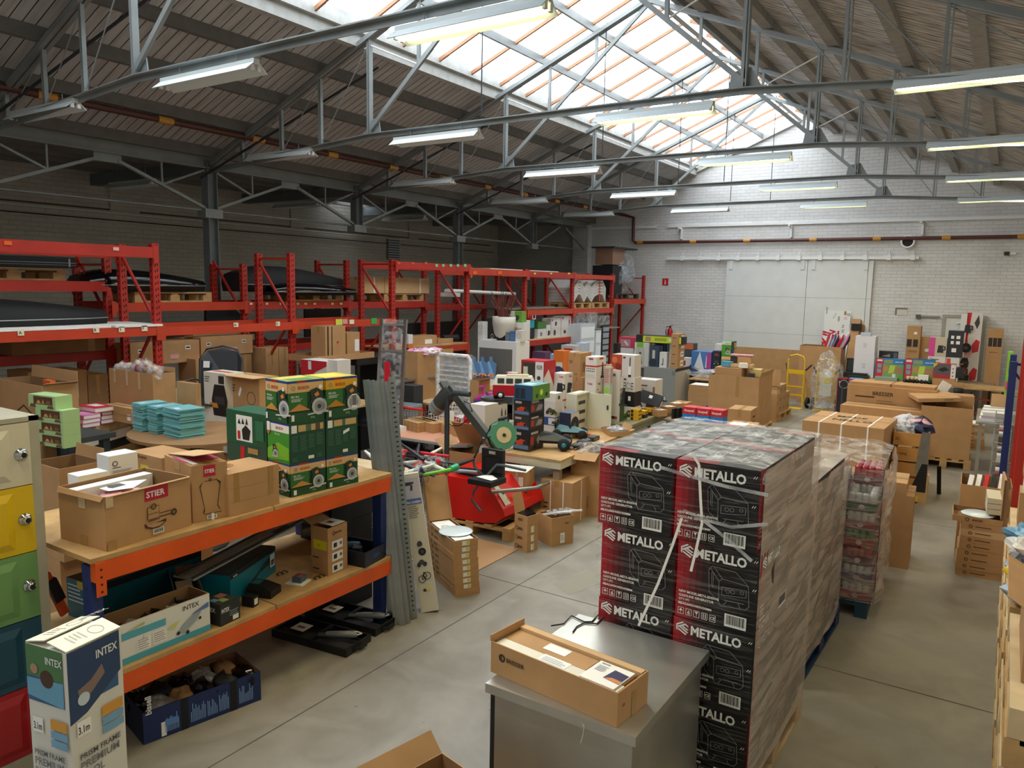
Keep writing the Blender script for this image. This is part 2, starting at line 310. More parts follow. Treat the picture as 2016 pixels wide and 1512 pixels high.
# purlins
def purlin(x, w, h, m, label):
    mb = MB(); z = top(x); mb.box((x-w/2,YB,z+.01),(x+w/2,D-.01,z+TH+.015),m); mb.build('purlin', label=label, cat='roof beam')
mat('purlin_grey','6f6d69',.7,noise=.12); mat('purlin_light','98958e',.7,noise=.12)
for x, nm in ((-8.38,'first below the skylight'),(-9.18,'second below the skylight'),(-9.98,'third below the skylight, beside the brown pipe'),(-10.75,'lowest, above the columns')):
    purlin(x, .09, TH, 'purlin_grey', 'grey beam under the left roof slope, '+nm)
for x, nm in ((-4.03,'nearest the skylight'),(-3.11,'second from the skylight'),(-2.24,'third from the skylight'),(-1.33,'fourth from the skylight'),(-.48,'fifth from the skylight'),(.45,'lowest of all')):
    purlin(x, .14, TH, 'purlin_light', 'deep timber beam under the right roof slope, '+nm)
for x, nm in ((-6.75,'upper'),(-5.85,'top')) :
    mb = MB(); mb.box((x-.02,YB,top(x)+.06),(x+.02,D-.06,top(x)+.18),'steel_grey'); mb.build('skylight_purlin', label='thin steel beam running under the skylight glass, the '+('lower' if x < -6 else 'upper')+' of two', cat='roof beam')
# ---------------- roof trusses
XN = [-10.1,-9.2,-8.38,-7.44]
def truss(y, lab):
    r = empty('roof_truss', (XP,y,4.5), label=lab, cat='roof truss'); S = 'steel_grey'; T = TR(-XP,-y,-4.5)
    def P(nm, fn):
        mb = MB(); fn(mb); o = mb.build(nm, r); o.data.transform(T); return o
    zb = lambda x: 4.74 if abs(x-XP) < 2.6 else 4.74-.26*(abs(x-XP)-2.52)/3.5
    for s in (-1, 1):
        X = lambda x: XP+s*abs(x-XP)
        P('top_chord', lambda mb: (mb.bar((XP,y-.035,top(XP)-.03),(X(XE0),y-.035,top(XE0)-.03),.05,.06,S), mb.bar((XP,y+.035,top(XP)-.03),(X(XE0),y+.035,top(XE0)-.03),.05,.06,S)))
        for i, x in enumerate(XN):
            P('post', lambda mb: (mb.bar((X(x)-.02,y,zb(x)),(X(x)-.02,y,top(x)-.05),.03,.05 if i == 3 else .035,S,up=(0,1,0)), mb.bar((X(x)+.02,y,zb(x)),(X(x)+.02,y,top(x)-.05),.012,.07 if i == 3 else .045,S,up=(0,1,0))))
        for a, b in zip([XE0]+XN, XN):
            if a > XE0: P('tie_rod', lambda mb: mb.tube([(X(a)+.03*-s,y,zb(a)+.05),(X(b),y,top(b)-.08)],.007,S,5))
        n = XN[3]; P('diagonal', lambda mb: mb.bar((X(n),y,zb(n)+.05),(XP,y,top(XP)-.08),.04,.055,S))
        mxp = (n+.85, zb(n)+.05+(top(XP)-.13-zb(n))*(.85/2.52))
        P('strut', lambda mb: mb.bar((X(mxp[0]),y,mxp[1]),(X(mxp[0]),y,top(mxp[0])-.04),.03,.045,S))
        m2 = (n+1.68, zb(n)+.05+(top(XP)-.13-zb(n))*(1.68/2.52)); P('strut', lambda mb: mb.bar((X(m2[0]),y,m2[1]),(X(m2[0]),y,top(m2[0])-.04),.03,.045,S))
        P('tie_rod', lambda mb: mb.tube([(X(n),y,top(n)-.12),(X(mxp[0]),y,mxp[1])],.01,'white',5))
        P('gusset', lambda mb: mb.prism([(X(n)-.17,0),(X(n)+.17,0),(X(n)+s*-.14,.17),(X(n)-s*.05,.2)] if s < 0 else [(X(n)-.17,0),(X(n)+.17,0),(X(n)+.05,.2),(X(n)-.14,.17)],-.006,.006,S,TR(0,y+.03,4.74,rx=pi/2)))
    P('bottom_chord', lambda mb: [ (mb.bar(a,b,.07,.012,S), mb.bar((a[0],a[1]+.03,a[2]-.03),(b[0],b[1]+.03,b[2]-.03),.012,.06,S)) for a, b in (((XE0,y,4.5),(XN[3],y,4.74)),((XN[3],y,4.74),(2*XP-XN[3],y,4.74)),((2*XP-XN[3],y,4.74),(XE1,y,4.5)))])
for i, y in enumerate(TY):
    truss(y, ['grey steel roof truss behind the viewer, farthest back','grey steel roof truss just behind the viewer','grey steel roof truss nearest the viewer, crossing the upper left corner','second grey steel roof truss, crossing the middle of the skylight','third grey steel roof truss from the front','fourth grey steel roof truss from the front','farthest grey steel roof truss, just before the white gable wall'][i])
# wind braces (round black bars under the left slope) and wires
for i in range(2,6):
    y = TY[i]; mb = MB(); mb.tube([(-7.75,y+.5,top(-7.75)-.12),(-10.8,y-.25,top(-10.8)-.3)],.018,'steel_dark',6); mb.build('roof_brace', label='black bar slung under the left roof slope, number %s from the front' % ['one','two','three','four'][i-2], cat='brace')
for i, (x,y) in enumerate(((-5.6,6.3),(-5.6,9.6),(-5.6,12.9),(-4.7,12.9),(-5.6,16.2),(-4.7,16.2))):
    mb = MB(); yy = min(TY, key=lambda t: abs(t-y-1.4)); mb.tube([(x,yy,top(x)+.05),(x,yy,4.76)],.008,'steel_dark',5); mb.build('hanging_rod', label='thin dark rod hanging from the skylight to the truss, '+['nearest left','second left','third left','third right','farthest left','farthest right'][i], cat='rod')
# ---------------- columns, girder and beam on the left
S = 'steel_grey'
mat('col_paint','6f7678',.5,noise=.15,scale=3)
for i, y in enumerate(TY):
    long = i in (1,3,5)
    c = empty('steel_column' if long else 'hanging_post', (XE0,y,0 if long else 3.8), label=('grey I-section column standing behind the red racks, '+{1:'out of view at the left',3:'left of the black roof boxes',5:'right of the louvred vent'}[i]) if long else 'short grey steel post hanging from the eaves beam, '+{0:'behind the viewer',2:'at the left edge',4:'above the long cartons',6:'farthest, near the white wall'}[i], cat='column' if long else 'post')
    z0 = 0 if long else 0; z1 = 4.62 if long else .82
    mb = MB(); mb.box((-.08,-.09,z0),(.08,-.075,z1),'col_paint'); mb.box((-.08,.075,z0),(.08,.09,z1),'col_paint'); mb.box((-.006,-.08,z0),(.006,.08,z1),'col_paint'); mb.build('shaft', c)
    mb = MB(); zz = 3.85-(0 if long else 3.8); mb.box((-.1,-.16,zz-.12),(.1,.16,zz+.02),S); mb.build('bracket', c)
eb = MB(); eb.box((XE0-.06,YB,4.5),(XE0+.06,D,4.52),S); eb.box((XE0-.01,YB,4.5),(XE0+.01,D,4.72),S); eb.box((XE0-.06,YB,4.70),(XE0+.06,D,4.72),S); eb.build('eaves_beam', label='long grey steel beam along the top of the left columns', cat='beam')
for i in range(6):
    a, b = TY[i], TY[i+1]; mid = (a+b)/2; g = empty('lattice_girder', (XE0,mid,4.0), label='grey steel lattice brace under the left eaves, %s' % ['behind the viewer','beside the viewer','at the far left edge','right of the near column','before the louvred vent','farthest before the white wall'][i], cat='brace'); T = TR(-XE0,-mid,-4.0)
    def P(nm, fn): mb = MB(); fn(mb); o = mb.build(nm, g); o.data.transform(T)
    P('gusset', lambda mb: mb.box((XE0-.01,mid-.2,4.38),(XE0+.01,mid+.2,4.52),S))
    for e, s in ((a,1),(b,-1)):
        P('diagonal', lambda mb: mb.bar((XE0,e+s*.08,3.88),(XE0,mid-s*.15,4.42),.05,.045,S))
        q = (e+mid)/2; P('strut', lambda mb: mb.bar((XE0,q,4.16),(XE0,q,4.5),.025,.025,S)); P('strut', lambda mb: mb.bar((XE0,q,4.17),(XE0,e+s*.08,4.48),.03,.03,S))
    P('lower_rod', lambda mb: mb.tube([(XE0,a+.05,3.85),(XE0,b-.05,3.85)],.02,S,6))
# last bay brace to the pier
g = empty('lattice_girder', (XE0,19.4,4.0), label='grey steel lattice brace ending at the white brick pier', cat='brace')
mb = MB(); mb.bar((0,-1.5,-.12),(0,-.15,.42),.05,.045,S); mb.build('diagonal', g)
mb = MB(); mb.bar((0,1.35,-.12),(0,.15,.42),.05,.045,S); mb.build('diagonal', g); mb = MB(); mb.tube([(0,-1.55,-.15),(0,1.38,-.15)],.02,S,6); mb.build('lower_rod', g)
# lean-to cross beams
for i, y in enumerate(TY[1:]):
    mb = MB(); mb.box((XL,y-.08,4.42),(XE0,y+.08,4.62),'col_paint'); mb.build('bay_beam', label='dark cross beam in the low left bay, '+['beside the viewer','at the left edge','left of the near column','behind the hanging post','beyond the skylit patch','farthest'][i], cat='roof beam')
# brown pipe
mat('pipe_brown','5a322a',.4,noise=.1); mat('pipe_yel','c98f3a',.5)
mb = MB(); xp, zp = -9.98, top(-9.98)-.05
mb.tube([(xp,YB+.05,zp),(xp,D-.2,zp),(-9.75,D-.12,zp-.05),(-9.45,D-.09,4.78),(-9.43,D-.09,4.12),(-9.36,D-.09,4.06),(0,D-.09,4.06),(XR-.05,D-.09,4.06)],.045,'pipe_brown',10); pp = mb.build('gas_pipe', label='dark brown pipe with yellow bands along the roof and back wall', cat='pipe')
for i in range(14):
    mb = MB(); y = .3+i*1.55
    mb.tube([(xp,y-.11,zp),(xp,y+.11,zp)],.052,'pipe_yel',10); mb.build('yellow_band', pp)
for x in (-9.2,-7.6,-6.1,-4.4,-2.9,-1.4,.1):
    mb = MB(); mb.tube([(x-.09,D-.09,4.06),(x+.09,D-.09,4.06)],.052,'pipe_yel',10); mb.build('yellow_band', pp)
# back wall ledge, brackets
mb = MB(); mb.box((XE0+.1,D-.05,4.47),(-8.75,D,4.53),'white'); mb.box((-8.4,D-.05,4.47),(XR,D,4.54),'white'); mb.build('trim_2', kind='structure')
for x, nm in ((-8.0,'left'),(-5.0,'middle'),(-1.95,'right')):
    mb = MB(); mb.bar((x,D-.22,4.44),(x,D,4.44),.05,.05,'white'); mb.bar((x+.03,D-.04,4.44),(x+.03,D-.04,4.14),.06,.05,'white'); mb.build('wall_bracket', label='white steel bracket on the back wall above the pipe, '+nm, cat='bracket')
# big sliding door and its rail
dr = empty('door_1', (-6.6,D-.08,0), kind='structure')
mat('door_white','d9dad6',.45,noise=.04,scale=3)
for x0, x1 in ((-6.62,-4.5),(-4.49,-3.05),(-3.04,-2.93)):
    mb = MB(); mb.box((x0+6.6,0,.04),(x1+6.6,.05,3.53),'door_white'); f = Face(mb,(x0+6.6,0,.04),(x1-x0,0,0),(0,0,3.49))
    for z in (2.58,1.6,.75):
        f.rect(0,(z-.045)/3.49,1,(z-.035)/3.49,C('a9aaa6'))
    mb.build('door_leaf', dr)
for x in (-6.5,-4.62,-4.35,-3.1): 
    mb = MB(); mb.box((x+6.6-.05,-.02,3.3),(x+6.6+.05,0,3.56),'door_white'); mb.build('hanger', dr)
mb = MB(); mb.box((-8.36,D-.13,3.56),(-1.94,D-.05,3.63),'white'); rl = mb.build('door_rail', label='long white sliding rail above the big white doors', cat='rail')
for i in range(12):
    x = -7.9+i*.53; mb = MB(); mb.box((x-.05,D-.15,3.54),(x+.05,D-.04,3.66),'white'); mb.tube([(x,D-.12,3.66),(x+.03,D-.12,3.74),(x,D-.06,3.76)],.012,'white',5); mb.build('bracket', rl)
# small door on the right
d2 = empty('door_2', (-1.33,D-.06,0), kind='structure'); mb = MB(); mb.box((0,0,0),(.07,.06,2.25),C('a29d92')); mb.box((.07,0,2.18),(.9,.06,2.25),C('a29d92')); mb.box((.83,0,0),(.9,.06,2.18),C('a29d92')); mb.build('door_frame', d2)
mb = MB(); mb.box((.07,.02,0),(.83,.055,2.18),'door_white'); mb.build('door_leaf', d2)
mb = MB(); mb.box((.4,-.04,2.02),(.75,.02,2.1),C('b8b8b0')); mb.bar((.3,-.03,2.06),(.75,-.03,2.12),.02,.03,'white'); mb.build('door_closer', d2)
mb = MB(); mb.box((-1.85,D-.06,2.17),(-1.4,D-.003,2.21),C('8d8a84')); mb.box((-1.9,D-.08,2.14),(-1.8,D-.003,2.23),C('55534e')); mb.build('wall_bracket', label='grey steel bar fixed to the wall left of the small door', cat='bracket')
# vent hole, niche, sign
v = aty(1788,476,D); mb = MB(); mb.lathe([(.13,0),(.16,0),(.16,.1),(.12,.1),(.12,.0)],'white_gloss',T=TR(v.x,D-.003,v.z,rx=pi/2)); ob = mb.build('vent_collar', label='round white vent collar with black opening on back wall', cat='vent')
mb = MB(); mb.lathe([(.0,.06),(.12,.06)],'black_rub',T=TR(v.x,D-.003,v.z,rx=pi/2)); mb.build('opening', ob)
mb = MB(); mb.box((-2.37,D-.012,2.2),(-2.1,D-.002,2.38),C('77736a',.9)); mb.box((-2.33,D-.014,2.2),(-2.1,D-.011,2.34),C('cfcbc0',.9)); mb.build('trim_3', kind='structure')
v = aty(1310,555,D); mb = MB(); mb.box((v.x-.09,D-.01,v.z-.1),(v.x+.09,D-.003,v.z+.1),C('c4161c')); f = Face(mb,(v.x-.09,D-.01,v.z-.1),(.18,0,0),(0,0,.2)); f.rect(.4,.15,.6,.65,'white').disc(.5,.65,.1,'white').line([(.5,.75),(.3,.82)],.01,'white'); mb.build('fire_sign', label='small red fire extinguisher sign on white back wall', cat='sign')
v = aty(1322,655,D); e = empty('fire_extinguisher',(v.x,D-.12,v.z-.3),label='red fire extinguisher hanging on back wall beside the rack end',cat='fire extinguisher')
mb = MB(); mb.lathe([(0,0),(.07,.01),(.075,.05),(.075,.36),(.05,.42),(.02,.45),(0,.45)],C('b5121a',.3),n=14); mb.build('cylinder', e); mb = MB(); mb.box((-.02,-.02,.45),(.02,.02,.5),'black'); mb.bar((0,0,.5),(.09,0,.53),.02,.012,'black'); mb.build('handle', e)
mb = MB(); mb.tube([(0,0,.48),(-.1,0,.47),(-.13,0,.35),(-.1,0,.15)],.012,'black_rub',6); mb.build('hose', e)
v = aty(1990,500,D); mb = MB(); mb.box((v.x-.13,D-.08,v.z-.03),(v.x-.03,D-.003,v.z+.05),'black'); mb.box((v.x-.02,D-.05,v.z-.02),(v.x+.1,D-.003,v.z+.04),'white'); mb.build('wall_fitting', label='small black and white fitting high on back wall at right', cat='fitting')
# louvred vent and pipe on left wall
v = atx(773,490,XL); lv = empty('louvre_vent',(XL+.03,v.y,v.z),label='silver louvred vent on the left wall above the racks',cat='vent'); mb = MB(); mb.box((-.02,-.25,-.3),(.0,.25,.3),C('606468')); mb.build('back_plate', lv)
for i in range(9): mb = MB(); mb.box((0,-.24,-.28+i*.065),(.05,.24,-.25+i*.065),C('c6ccd2',.35)); mb.build('slat', lv)
mb = MB(); mb.tube([(XL+.06,5,3.95),(XL+.06,D-.3,3.95)],.015,'white',6); mb.tube([(XL+.05,4,3.83),(XL+.05,D-.3,3.80)],.01,'black',5); mb.build('conduit', label='thin white conduit running along the left wall near its top', cat='pipe')
# ---------------- fluorescent battens under each truss
mat('lamp_shell','c9cfcb',.35,metal=.1); mat('lamp_shell_cool','dfe9ea',.35)
m, t, b = nt('tube_lit'); b.inputs['Emission Color'].default_value = (1,.92,.48,1); b.inputs['Emission Strength'].default_value = 9; b.inputs['Base Color'].default_value = (1,.95,.7,1); M['tube_lit'] = m
mat('tube_off','d8d8d0',.3)
def lamp(x0, x1, y, z, lit, lab):
    r = empty('batten_lamp', ((x0+x1)/2,y,z), label=lab, cat='lamp'); L = (x1-x0)/2
    mb = MB(); mb.box((-L,-.03,0),(L,.03,.05),'lamp_shell'); mb.build('housing', r)
    for s in (-1,1):
        mb = MB(); mb.raw([(-L,s*.03,.01),(L,s*.03,.01),(L,s*.11,-.06),(-L,s*.11,-.06),(-L,s*.03,.016),(L,s*.03,.016),(L,s*.116,-.056),(-L,s*.116,-.056)],[(0,1,2,3),(4,7,6,5),(0,3,7,4),(1,5,6,2),(3,2,6,7)],'lamp_shell_cool'); mb.build('reflector', r)
    if lit:
        for s in (-1,1): mb = MB(); mb.tube([(-L+.04,s*.035,-.03),(L-.04,s*.035,-.03)],.014,'tube_lit',8); mb.build('tube', r)
    for s in (-1,1):
        for q in (-1,1): mb = MB(); mb.box((s*(L-.02)-.012,q*.035-.018,-.05),(s*(L-.02)+.012,q*.035+.018,0),'white'); mb.build('lamp_holder', r)
        mb = MB(); mb.tube([(s*L*.6,0,.05),(s*L*.6,0,.12)],.005,'steel_grey',4); mb.build('hook', r)
    return r
rows = ['behind the viewer','nearest row','second row','third row','fourth row','fifth row']
for i, y in enumerate(TY[1:]):
    for j, (x0, x1) in enumerate(((-9.95,-8.57),(-7.0,-5.63),(-4.03,-2.7),(-1.05,.35))):
        lamp(x0, x1, y, 4.6, j > 1, ('lit' if j > 1 else 'unlit')+' fluorescent batten lamp hung under a truss, %s, %s' % (rows[i], ['far left above the racks','left under the skylight edge','right of the skylight','far right'][j]))
        if j > 1: area('lamp_light', ((x0+x1)/2, y, 4.54), (0,0,0), x1-x0-.1, .12, 22, (1,.87,.58))
for i, y in enumerate((7.4,10.9,14.2)): o_ = lamp(-13.0,-11.7,y,4.3,False,'unlit batten lamp in the low dark left bay, '+['nearest','middle','farthest'][i]); mb = MB(); [mb.tube([(q,0,.05),(q,0,.34)],.006,'steel_grey',4) for q in (-.4,.4)]; mb.build('hanger', o_)
w2 = empty('window_2', kind='structure'); mb = MB(); mb.poly([(-14.05,13.5,4.84),(-13.65,13.5,4.84),(-13.65,14.5,4.84),(-14.05,14.5,4.84)],'pane'); mb.build('pane', w2)
# ================================================================ BOX KIT
def solve_w(P, d, xpx, lo=.01, hi=6.0):
    s = 1 if proj(P+d*.3)[0] > proj(P)[0] else -1
    for _ in range(40):
        m_ = (lo+hi)/2
        if (proj(P+d*m_)[0]-xpx)*s < 0: lo = m_
        else: hi = m_
    return (lo+hi)/2
def solve_h(P, ypx):
    lo, hi = .005, 6
    for _ in range(40):
        m_ = (lo+hi)/2
        if proj(P+Vector((0,0,m_)))[1] > ypx: lo = m_
        else: hi = m_
    return (lo+hi)/2
class Rec: pass
def locate(A, B, yt, z, xr=None, d=None, rot=0, Y=None, h=None, P=None, w=None):
    """footprint from the two near bottom corners (pixels, on the plane z or on the plane y=Y)"""
    r = Rec()
    r.P = Vector(P) if P else (aty(A[0], A[1], Y) if Y is not None else atz(A[0], A[1], z))
    if Y is not None and z is not None: r.P.z = z
    if isinstance(B, tuple):
        Q = atz(B[0], B[1], r.P.z); dv = Q-r.P; r.rot = math.atan2(dv.y, dv.x); r.w = dv.length
    else:
        r.rot = radians(rot); r.w = w or solve_w(r.P, Vector((cos(r.rot), sin(r.rot), 0)), B)
    u = Vector((cos(r.rot), sin(r.rot), 0)); n = Vector((-sin(r.rot), cos(r.rot), 0))
    r.d = d if d else solve_w(r.P+u*r.w, n, xr)
    r.h = h if h else solve_h(r.P, yt)
    r.T = Matrix.Translation(r.P) @ Matrix.Rotation(r.rot, 4, 'Z'); return r
RED='c4161c'
def mt(tok):
    return tok if tok in M else C(tok)
ART = {  # simple product silhouettes in a unit square
 'saw':[([(.05,.35),(.2,.62),(.12,.9),(.4,.98),(.62,.86),(.6,.7),(.78,.6),(.55,.42),(.3,.5)],'23392c'),([(.3,.75),(.45,.85),(.52,.72),(.38,.66)],'d9822b'),('o',.5,.32,.3,'b9bdbd'),('o',.5,.32,.2,'8d9292'),('o',.5,.32,.08,'3c3f40'),([(.02,.05),(.9,.12),(.9,.18),(.02,.1)],'c9cbc8')],
 'kettle':[([(.25,.1),(.75,.1),(.68,.75),(.32,.75)],'2b2b2d'),([(.72,.3),(.9,.35),(.88,.68),(.68,.7),(.72,.62),(.8,.58),(.8,.42),(.73,.4)],'1a1a1a')],
 'fryer':[([(.25,.1),(.75,.1),(.82,.5),(.7,.9),(.3,.9),(.18,.5)],'1c1a1c'),([(.3,.4),(.7,.4),(.7,.6),(.3,.6)],'3a3638'),([(.1,.3),(.45,.3),(.4,.42),(.1,.42)],'c8883c')],
 'toaster':[([(.1,.2),(.9,.2),(.9,.7),(.8,.8),(.2,.8),(.1,.7)],'2a2a2c'),([(.2,.72),(.45,.72),(.45,.95),(.2,.95)],'c9985c'),([(.55,.72),(.8,.72),(.8,.9),(.55,.9)],'c9985c')],
 'car':[([(.05,.3),(.2,.55),(.4,.75),(.62,.72),(.8,.52),(.95,.45),(.95,.3)],'3a4a2a'),('o',.22,.28,.17,'151515'),('o',.22,.28,.08,'b9bb3a'),('o',.75,.28,.17,'151515'),('o',.75,.28,.08,'b9bb3a')],
 'drill':[([(.05,.6),(.6,.6),(.7,.7),(.9,.7),(.9,.88),(.2,.9),(.05,.8)],'28606a'),([(.6,.6),(.5,.15),(.7,.12),(.78,.65)],'1a1a1a')],
 'vac':[([(.45,.1),(.6,.1),(.62,.9),(.5,.95)],'222'+'222'),([(.3,.05),(.75,.05),(.72,.16),(.33,.16)],'2f2f33')],
 'robot':[('o',.5,.5,.4,'1b1b1d'),('o',.5,.5,.16,'4a4a4e')],
 'blob':[([(.2,.1),(.8,.15),(.9,.5),(.65,.9),(.3,.85),(.08,.5)],'3a3a3c')],
 'pot':[([(.15,.15),(.85,.15),(.85,.6),(.15,.6)],'8b8f92'),([(.1,.6),(.9,.6),(.7,.75),(.3,.75)],'5d6063')],
 'bottle':[([(.38,.05),(.62,.05),(.62,.6),(.55,.75),(.55,.95),(.45,.95),(.45,.75),(.38,.6)],'2a2a2a')],
}
def art(f, kind, a, b, s, tint=None):
    """picture of the goods, s = size as fraction of the face height"""
    k = s*f.h/f.w
    for it in ART[kind]:
        f.lv += 1
        if it[0] == 'o': f.disc(a+it[1]*k, b+it[2]*s, it[3]*s, C(tint if tint and it[4] not in ('151515',) else it[4]))
        else: f.poly([(a+x*k, b+y*s) for x, y in it[0]], C(tint or it[1]))
def do_print(fs, spec):
    """little print language: 'f: r 0 0 1 .3 c4161c; t TEXT .1 .2 .15 white | rt: ...'"""
    for blk in spec.split('|'):
        if ':' not in blk: continue
        fc, body = blk.split(':', 1)
        for ch in fc.strip():
            f = fs[ch]
            for cmd in body.split(';'):
                k = cmd.split()
                if not k: continue
                f.lv += 1; c = k[0]; n = [float(v) if v.replace('.','',1).replace('-','',1).isdigit() and v not in M and len(v) < 6 else v for v in k[1:]]
                if c == 'r': f.rect(n[0],n[1],n[2],n[3],mt(k[5]))
                elif c == 't': f.text(k[1].replace('_',' '),n[1],n[2],n[3],mt(k[5]),maxw=float(k[6]) if len(k) > 6 else .9-n[1])
                elif c == 'v': f.text(k[1].replace('_',' '),n[1],n[2],n[3],mt(k[5]),vert=True)
                elif c == 'b': f.bars(n[0],n[1],n[2],n[3]); f.lv += 1
                elif c == 'l': f.lines(n[0],n[1],n[2],n[3],int(n[4]),mt(k[6]))
                elif c == 'd': f.disc(n[0],n[1],n[2],mt(k[4]))
                elif c == 'o': f.ring(n[0],n[1],n[2],.006,mt(k[4]))
                elif c == 'p': f.poly([tuple(float(q) for q in v.split(',')) for v in k[2:]], mt(k[1]))
                elif c == 'a': art(f, k[1], n[1], n[2], n[3], k[5] if len(k) > 5 else None)
def tape_top(fs, d_gt_w, col='tape'):
    f = fs['t']; f.lv += 1
    if d_gt_w: f.rect(.49,.0,.51,1,'dark_print'); f.lv += 1; f.rect(.42,0,.58,1,col); fs['f'].rect(.42,.85,.58,1,col)
    else: f.rect(0,.49,1,.51,'dark_print'); f.lv += 1; f.rect(0,.42,1,.58,col); fs['r'].rect(.42,.8,.58,1,col); fs['l'].rect(.42,.8,.58,1,col)
def box(label, A, B, yt, z=0, m='card', pr='', xr=None, d=None, name='cardboard_box', cat='box', group=None, tape=None, open_=0, flaps=(), **kw):
    """closed or open carton. flaps: list of (side f/r/b/l, angle deg from upright outward, length)"""
    r = locate(A, B, yt, z, xr=xr, d=d, **kw); w, dd, h = r.w, r.d, r.h
    mb = MB(); fs = faces(mb, w, dd, h)
    if not open_: mb.box((0,0,0),(w,dd,h), m)
    else:
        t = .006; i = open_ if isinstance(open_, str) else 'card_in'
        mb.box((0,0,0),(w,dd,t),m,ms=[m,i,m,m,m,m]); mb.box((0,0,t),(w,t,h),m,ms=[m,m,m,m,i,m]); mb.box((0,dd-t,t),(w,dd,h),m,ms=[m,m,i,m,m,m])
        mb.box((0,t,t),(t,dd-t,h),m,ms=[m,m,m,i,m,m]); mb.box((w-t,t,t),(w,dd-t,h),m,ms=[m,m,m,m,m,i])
    if tape is None: tape = (m in ('card','card_light','card_dark')) and not open_
    if tape: tape_top(fs, dd > w)
    if pr: do_print(fs, pr)
    r.o = mb.build(name, None, r.T, label, cat, group)
    for s_, ang, ln in flaps:
        o, u, n = {'f':((0,0),(1,0),(0,-1)),'b':((w,dd),(-1,0),(0,1)),'r':((w,0),(0,1),(1,0)),'l':((0,dd),(0,-1),(-1,0))}[s_]
        L = w if s_ in 'fb' else dd; a = radians(ang); up = Vector((n[0]*sin(a), n[1]*sin(a), cos(a))); o3 = Vector((o[0],o[1],h)); u3 = Vector((u[0],u[1],0)); th = u3.cross(up)*.004
        p = [o3+u3*.004, o3+u3*(L-.004), o3+u3*(L-.012)+up*ln, o3+u3*.012+up*ln]
        fb = MB(); fb.raw([q-th*.5 for q in p]+[q+th*.5 for q in p], [(0,1,2,3),(7,6,5,4),(0,4,5,1),(1,5,6,2),(2,6,7,3),(3,7,4,0)], m if m != 'white' else 'card_light'); fl = fb.build('flap', r.o); 
    return r
def on(r, label, yt=None, h=None, dx=0, dy=0, w=None, d=None, rot=0, **kw):
    """a box set on top of another one"""
    u = Vector((cos(r.rot), sin(r.rot), 0)); n = Vector((-u.y, u.x, 0)); P = r.P+u*dx+n*dy+Vector((0,0,r.h+.001))
    return box(label, None, None, yt, P.z, P=P, w=w or r.w, d=d or r.d, rot=math.degrees(r.rot)+rot, h=h, **kw)
def blob(mb, c, rad, m, seed=0, rough=.25, n=10, k=7):
    rr = random.Random(seed); ph = [rr.uniform(0,6.3) for _ in range(6)]; vs = []; fs = []
    for i in range(k+1):
        th = pi*i/k
        for j in range(n):
            a = 2*pi*j/n; q = 1+rough*(sin(3*a+ph[0])*sin(2*th+ph[1])+.6*sin(5*a+ph[2]+2*th)+.4*sin(7*th+ph[3]+a))*.6
            vs.append((c[0]+rad[0]*q*sin(th)*cos(a), c[1]+rad[1]*q*sin(th)*sin(a), c[2]+rad[2]*cos(th)*q))
    for i in range(k):
        for j in range(n): fs.append((i*n+j, i*n+(j+1)%n, (i+1)*n+(j+1)%n, (i+1)*n+j))
    mb.raw(vs, fs, m, rr.random() < .5)
def thing(label, name, cat, P, rot=0, group=None): return empty(name, P, rot, label, cat, group)
def pallet(label, P, w=.8, d=1.2, rot=0, m='wood', group='wooden pallets', blockm=None):
    r = thing(label, 'pallet', 'pallet', P, rot, None); lg = d
    mb = MB(); n = 5
    for i in range(n): x = i*(w-.1)/(n-1); mb.box((x,0,.122),(x+.1,d,.144),m)
    mb.build('deck_boards', r)
    mb = MB(); [mb.box((0,y,.1),(w,y+.1,.122),m) for y in (0,d/2-.05,d-.1)]; mb.build('cross_boards', r)
    for x in (0,w/2-.05,w-.1):
        for y in (0,d/2-.07,d-.145): mb = MB(); mb.box((x,y,.022),(x+.1,y+.145,.1),blockm or m); mb.build('block', r)
    mb = MB(); [mb.box((x,0,0),(x+.1,d,.022),m) for x in (0,w/2-.05,w-.1)]; mb.build('runner', r)
    return r
# cling film
def film(key, dens, colr, streak=(1,1,14), rough=.18, thr=(.42,.62), bmp=.8):
    m, t, b = nt(key); L = t.links; N = t.nodes; N.remove(b); out = N['Material Output']
    tc = N.new('ShaderNodeTexCoord'); mp = N.new('ShaderNodeMapping'); mp.inputs['Scale'].default_value = streak; mp.inputs['Rotation'].default_value = (.12,.3,.1); L.new(tc.outputs['Object'], mp.inputs[0])
    n = N.new('ShaderNodeTexNoise'); n.inputs['Scale'].default_value = 4; n.inputs['Detail'].default_value = 7; n.inputs['Distortion'].default_value = .6; L.new(mp.outputs[0], n.inputs['Vector'])
    r = N.new('ShaderNodeMapRange'); L.new(n.outputs['Fac'], r.inputs[0]); r.inputs[1].default_value = thr[0]; r.inputs[2].default_value = thr[1]; r.inputs[3].default_value = dens[0]; r.inputs[4].default_value = dens[1]
    tr = N.new('ShaderNodeBsdfTransparent'); p = N.new('ShaderNodeBsdfPrincipled'); p.inputs['Base Color'].default_value = lin(colr); p.inputs['Roughness'].default_value = rough; p.inputs['Specular IOR Level'].default_value = .8
    bp = N.new('ShaderNodeBump'); bp.inputs['Strength'].default_value = bmp; bp.inputs['Distance'].default_value = .02; L.new(n.outputs['Fac'], bp.inputs['Height']); L.new(bp.outputs[0], p.inputs['Normal'])
    mx = N.new('ShaderNodeMixShader'); L.new(r.outputs[0], mx.inputs[0]); L.new(tr.outputs[0], mx.inputs[1]); L.new(p.outputs[0], mx.inputs[2]); L.new(mx.outputs[0], out.inputs[0]); M[key] = m
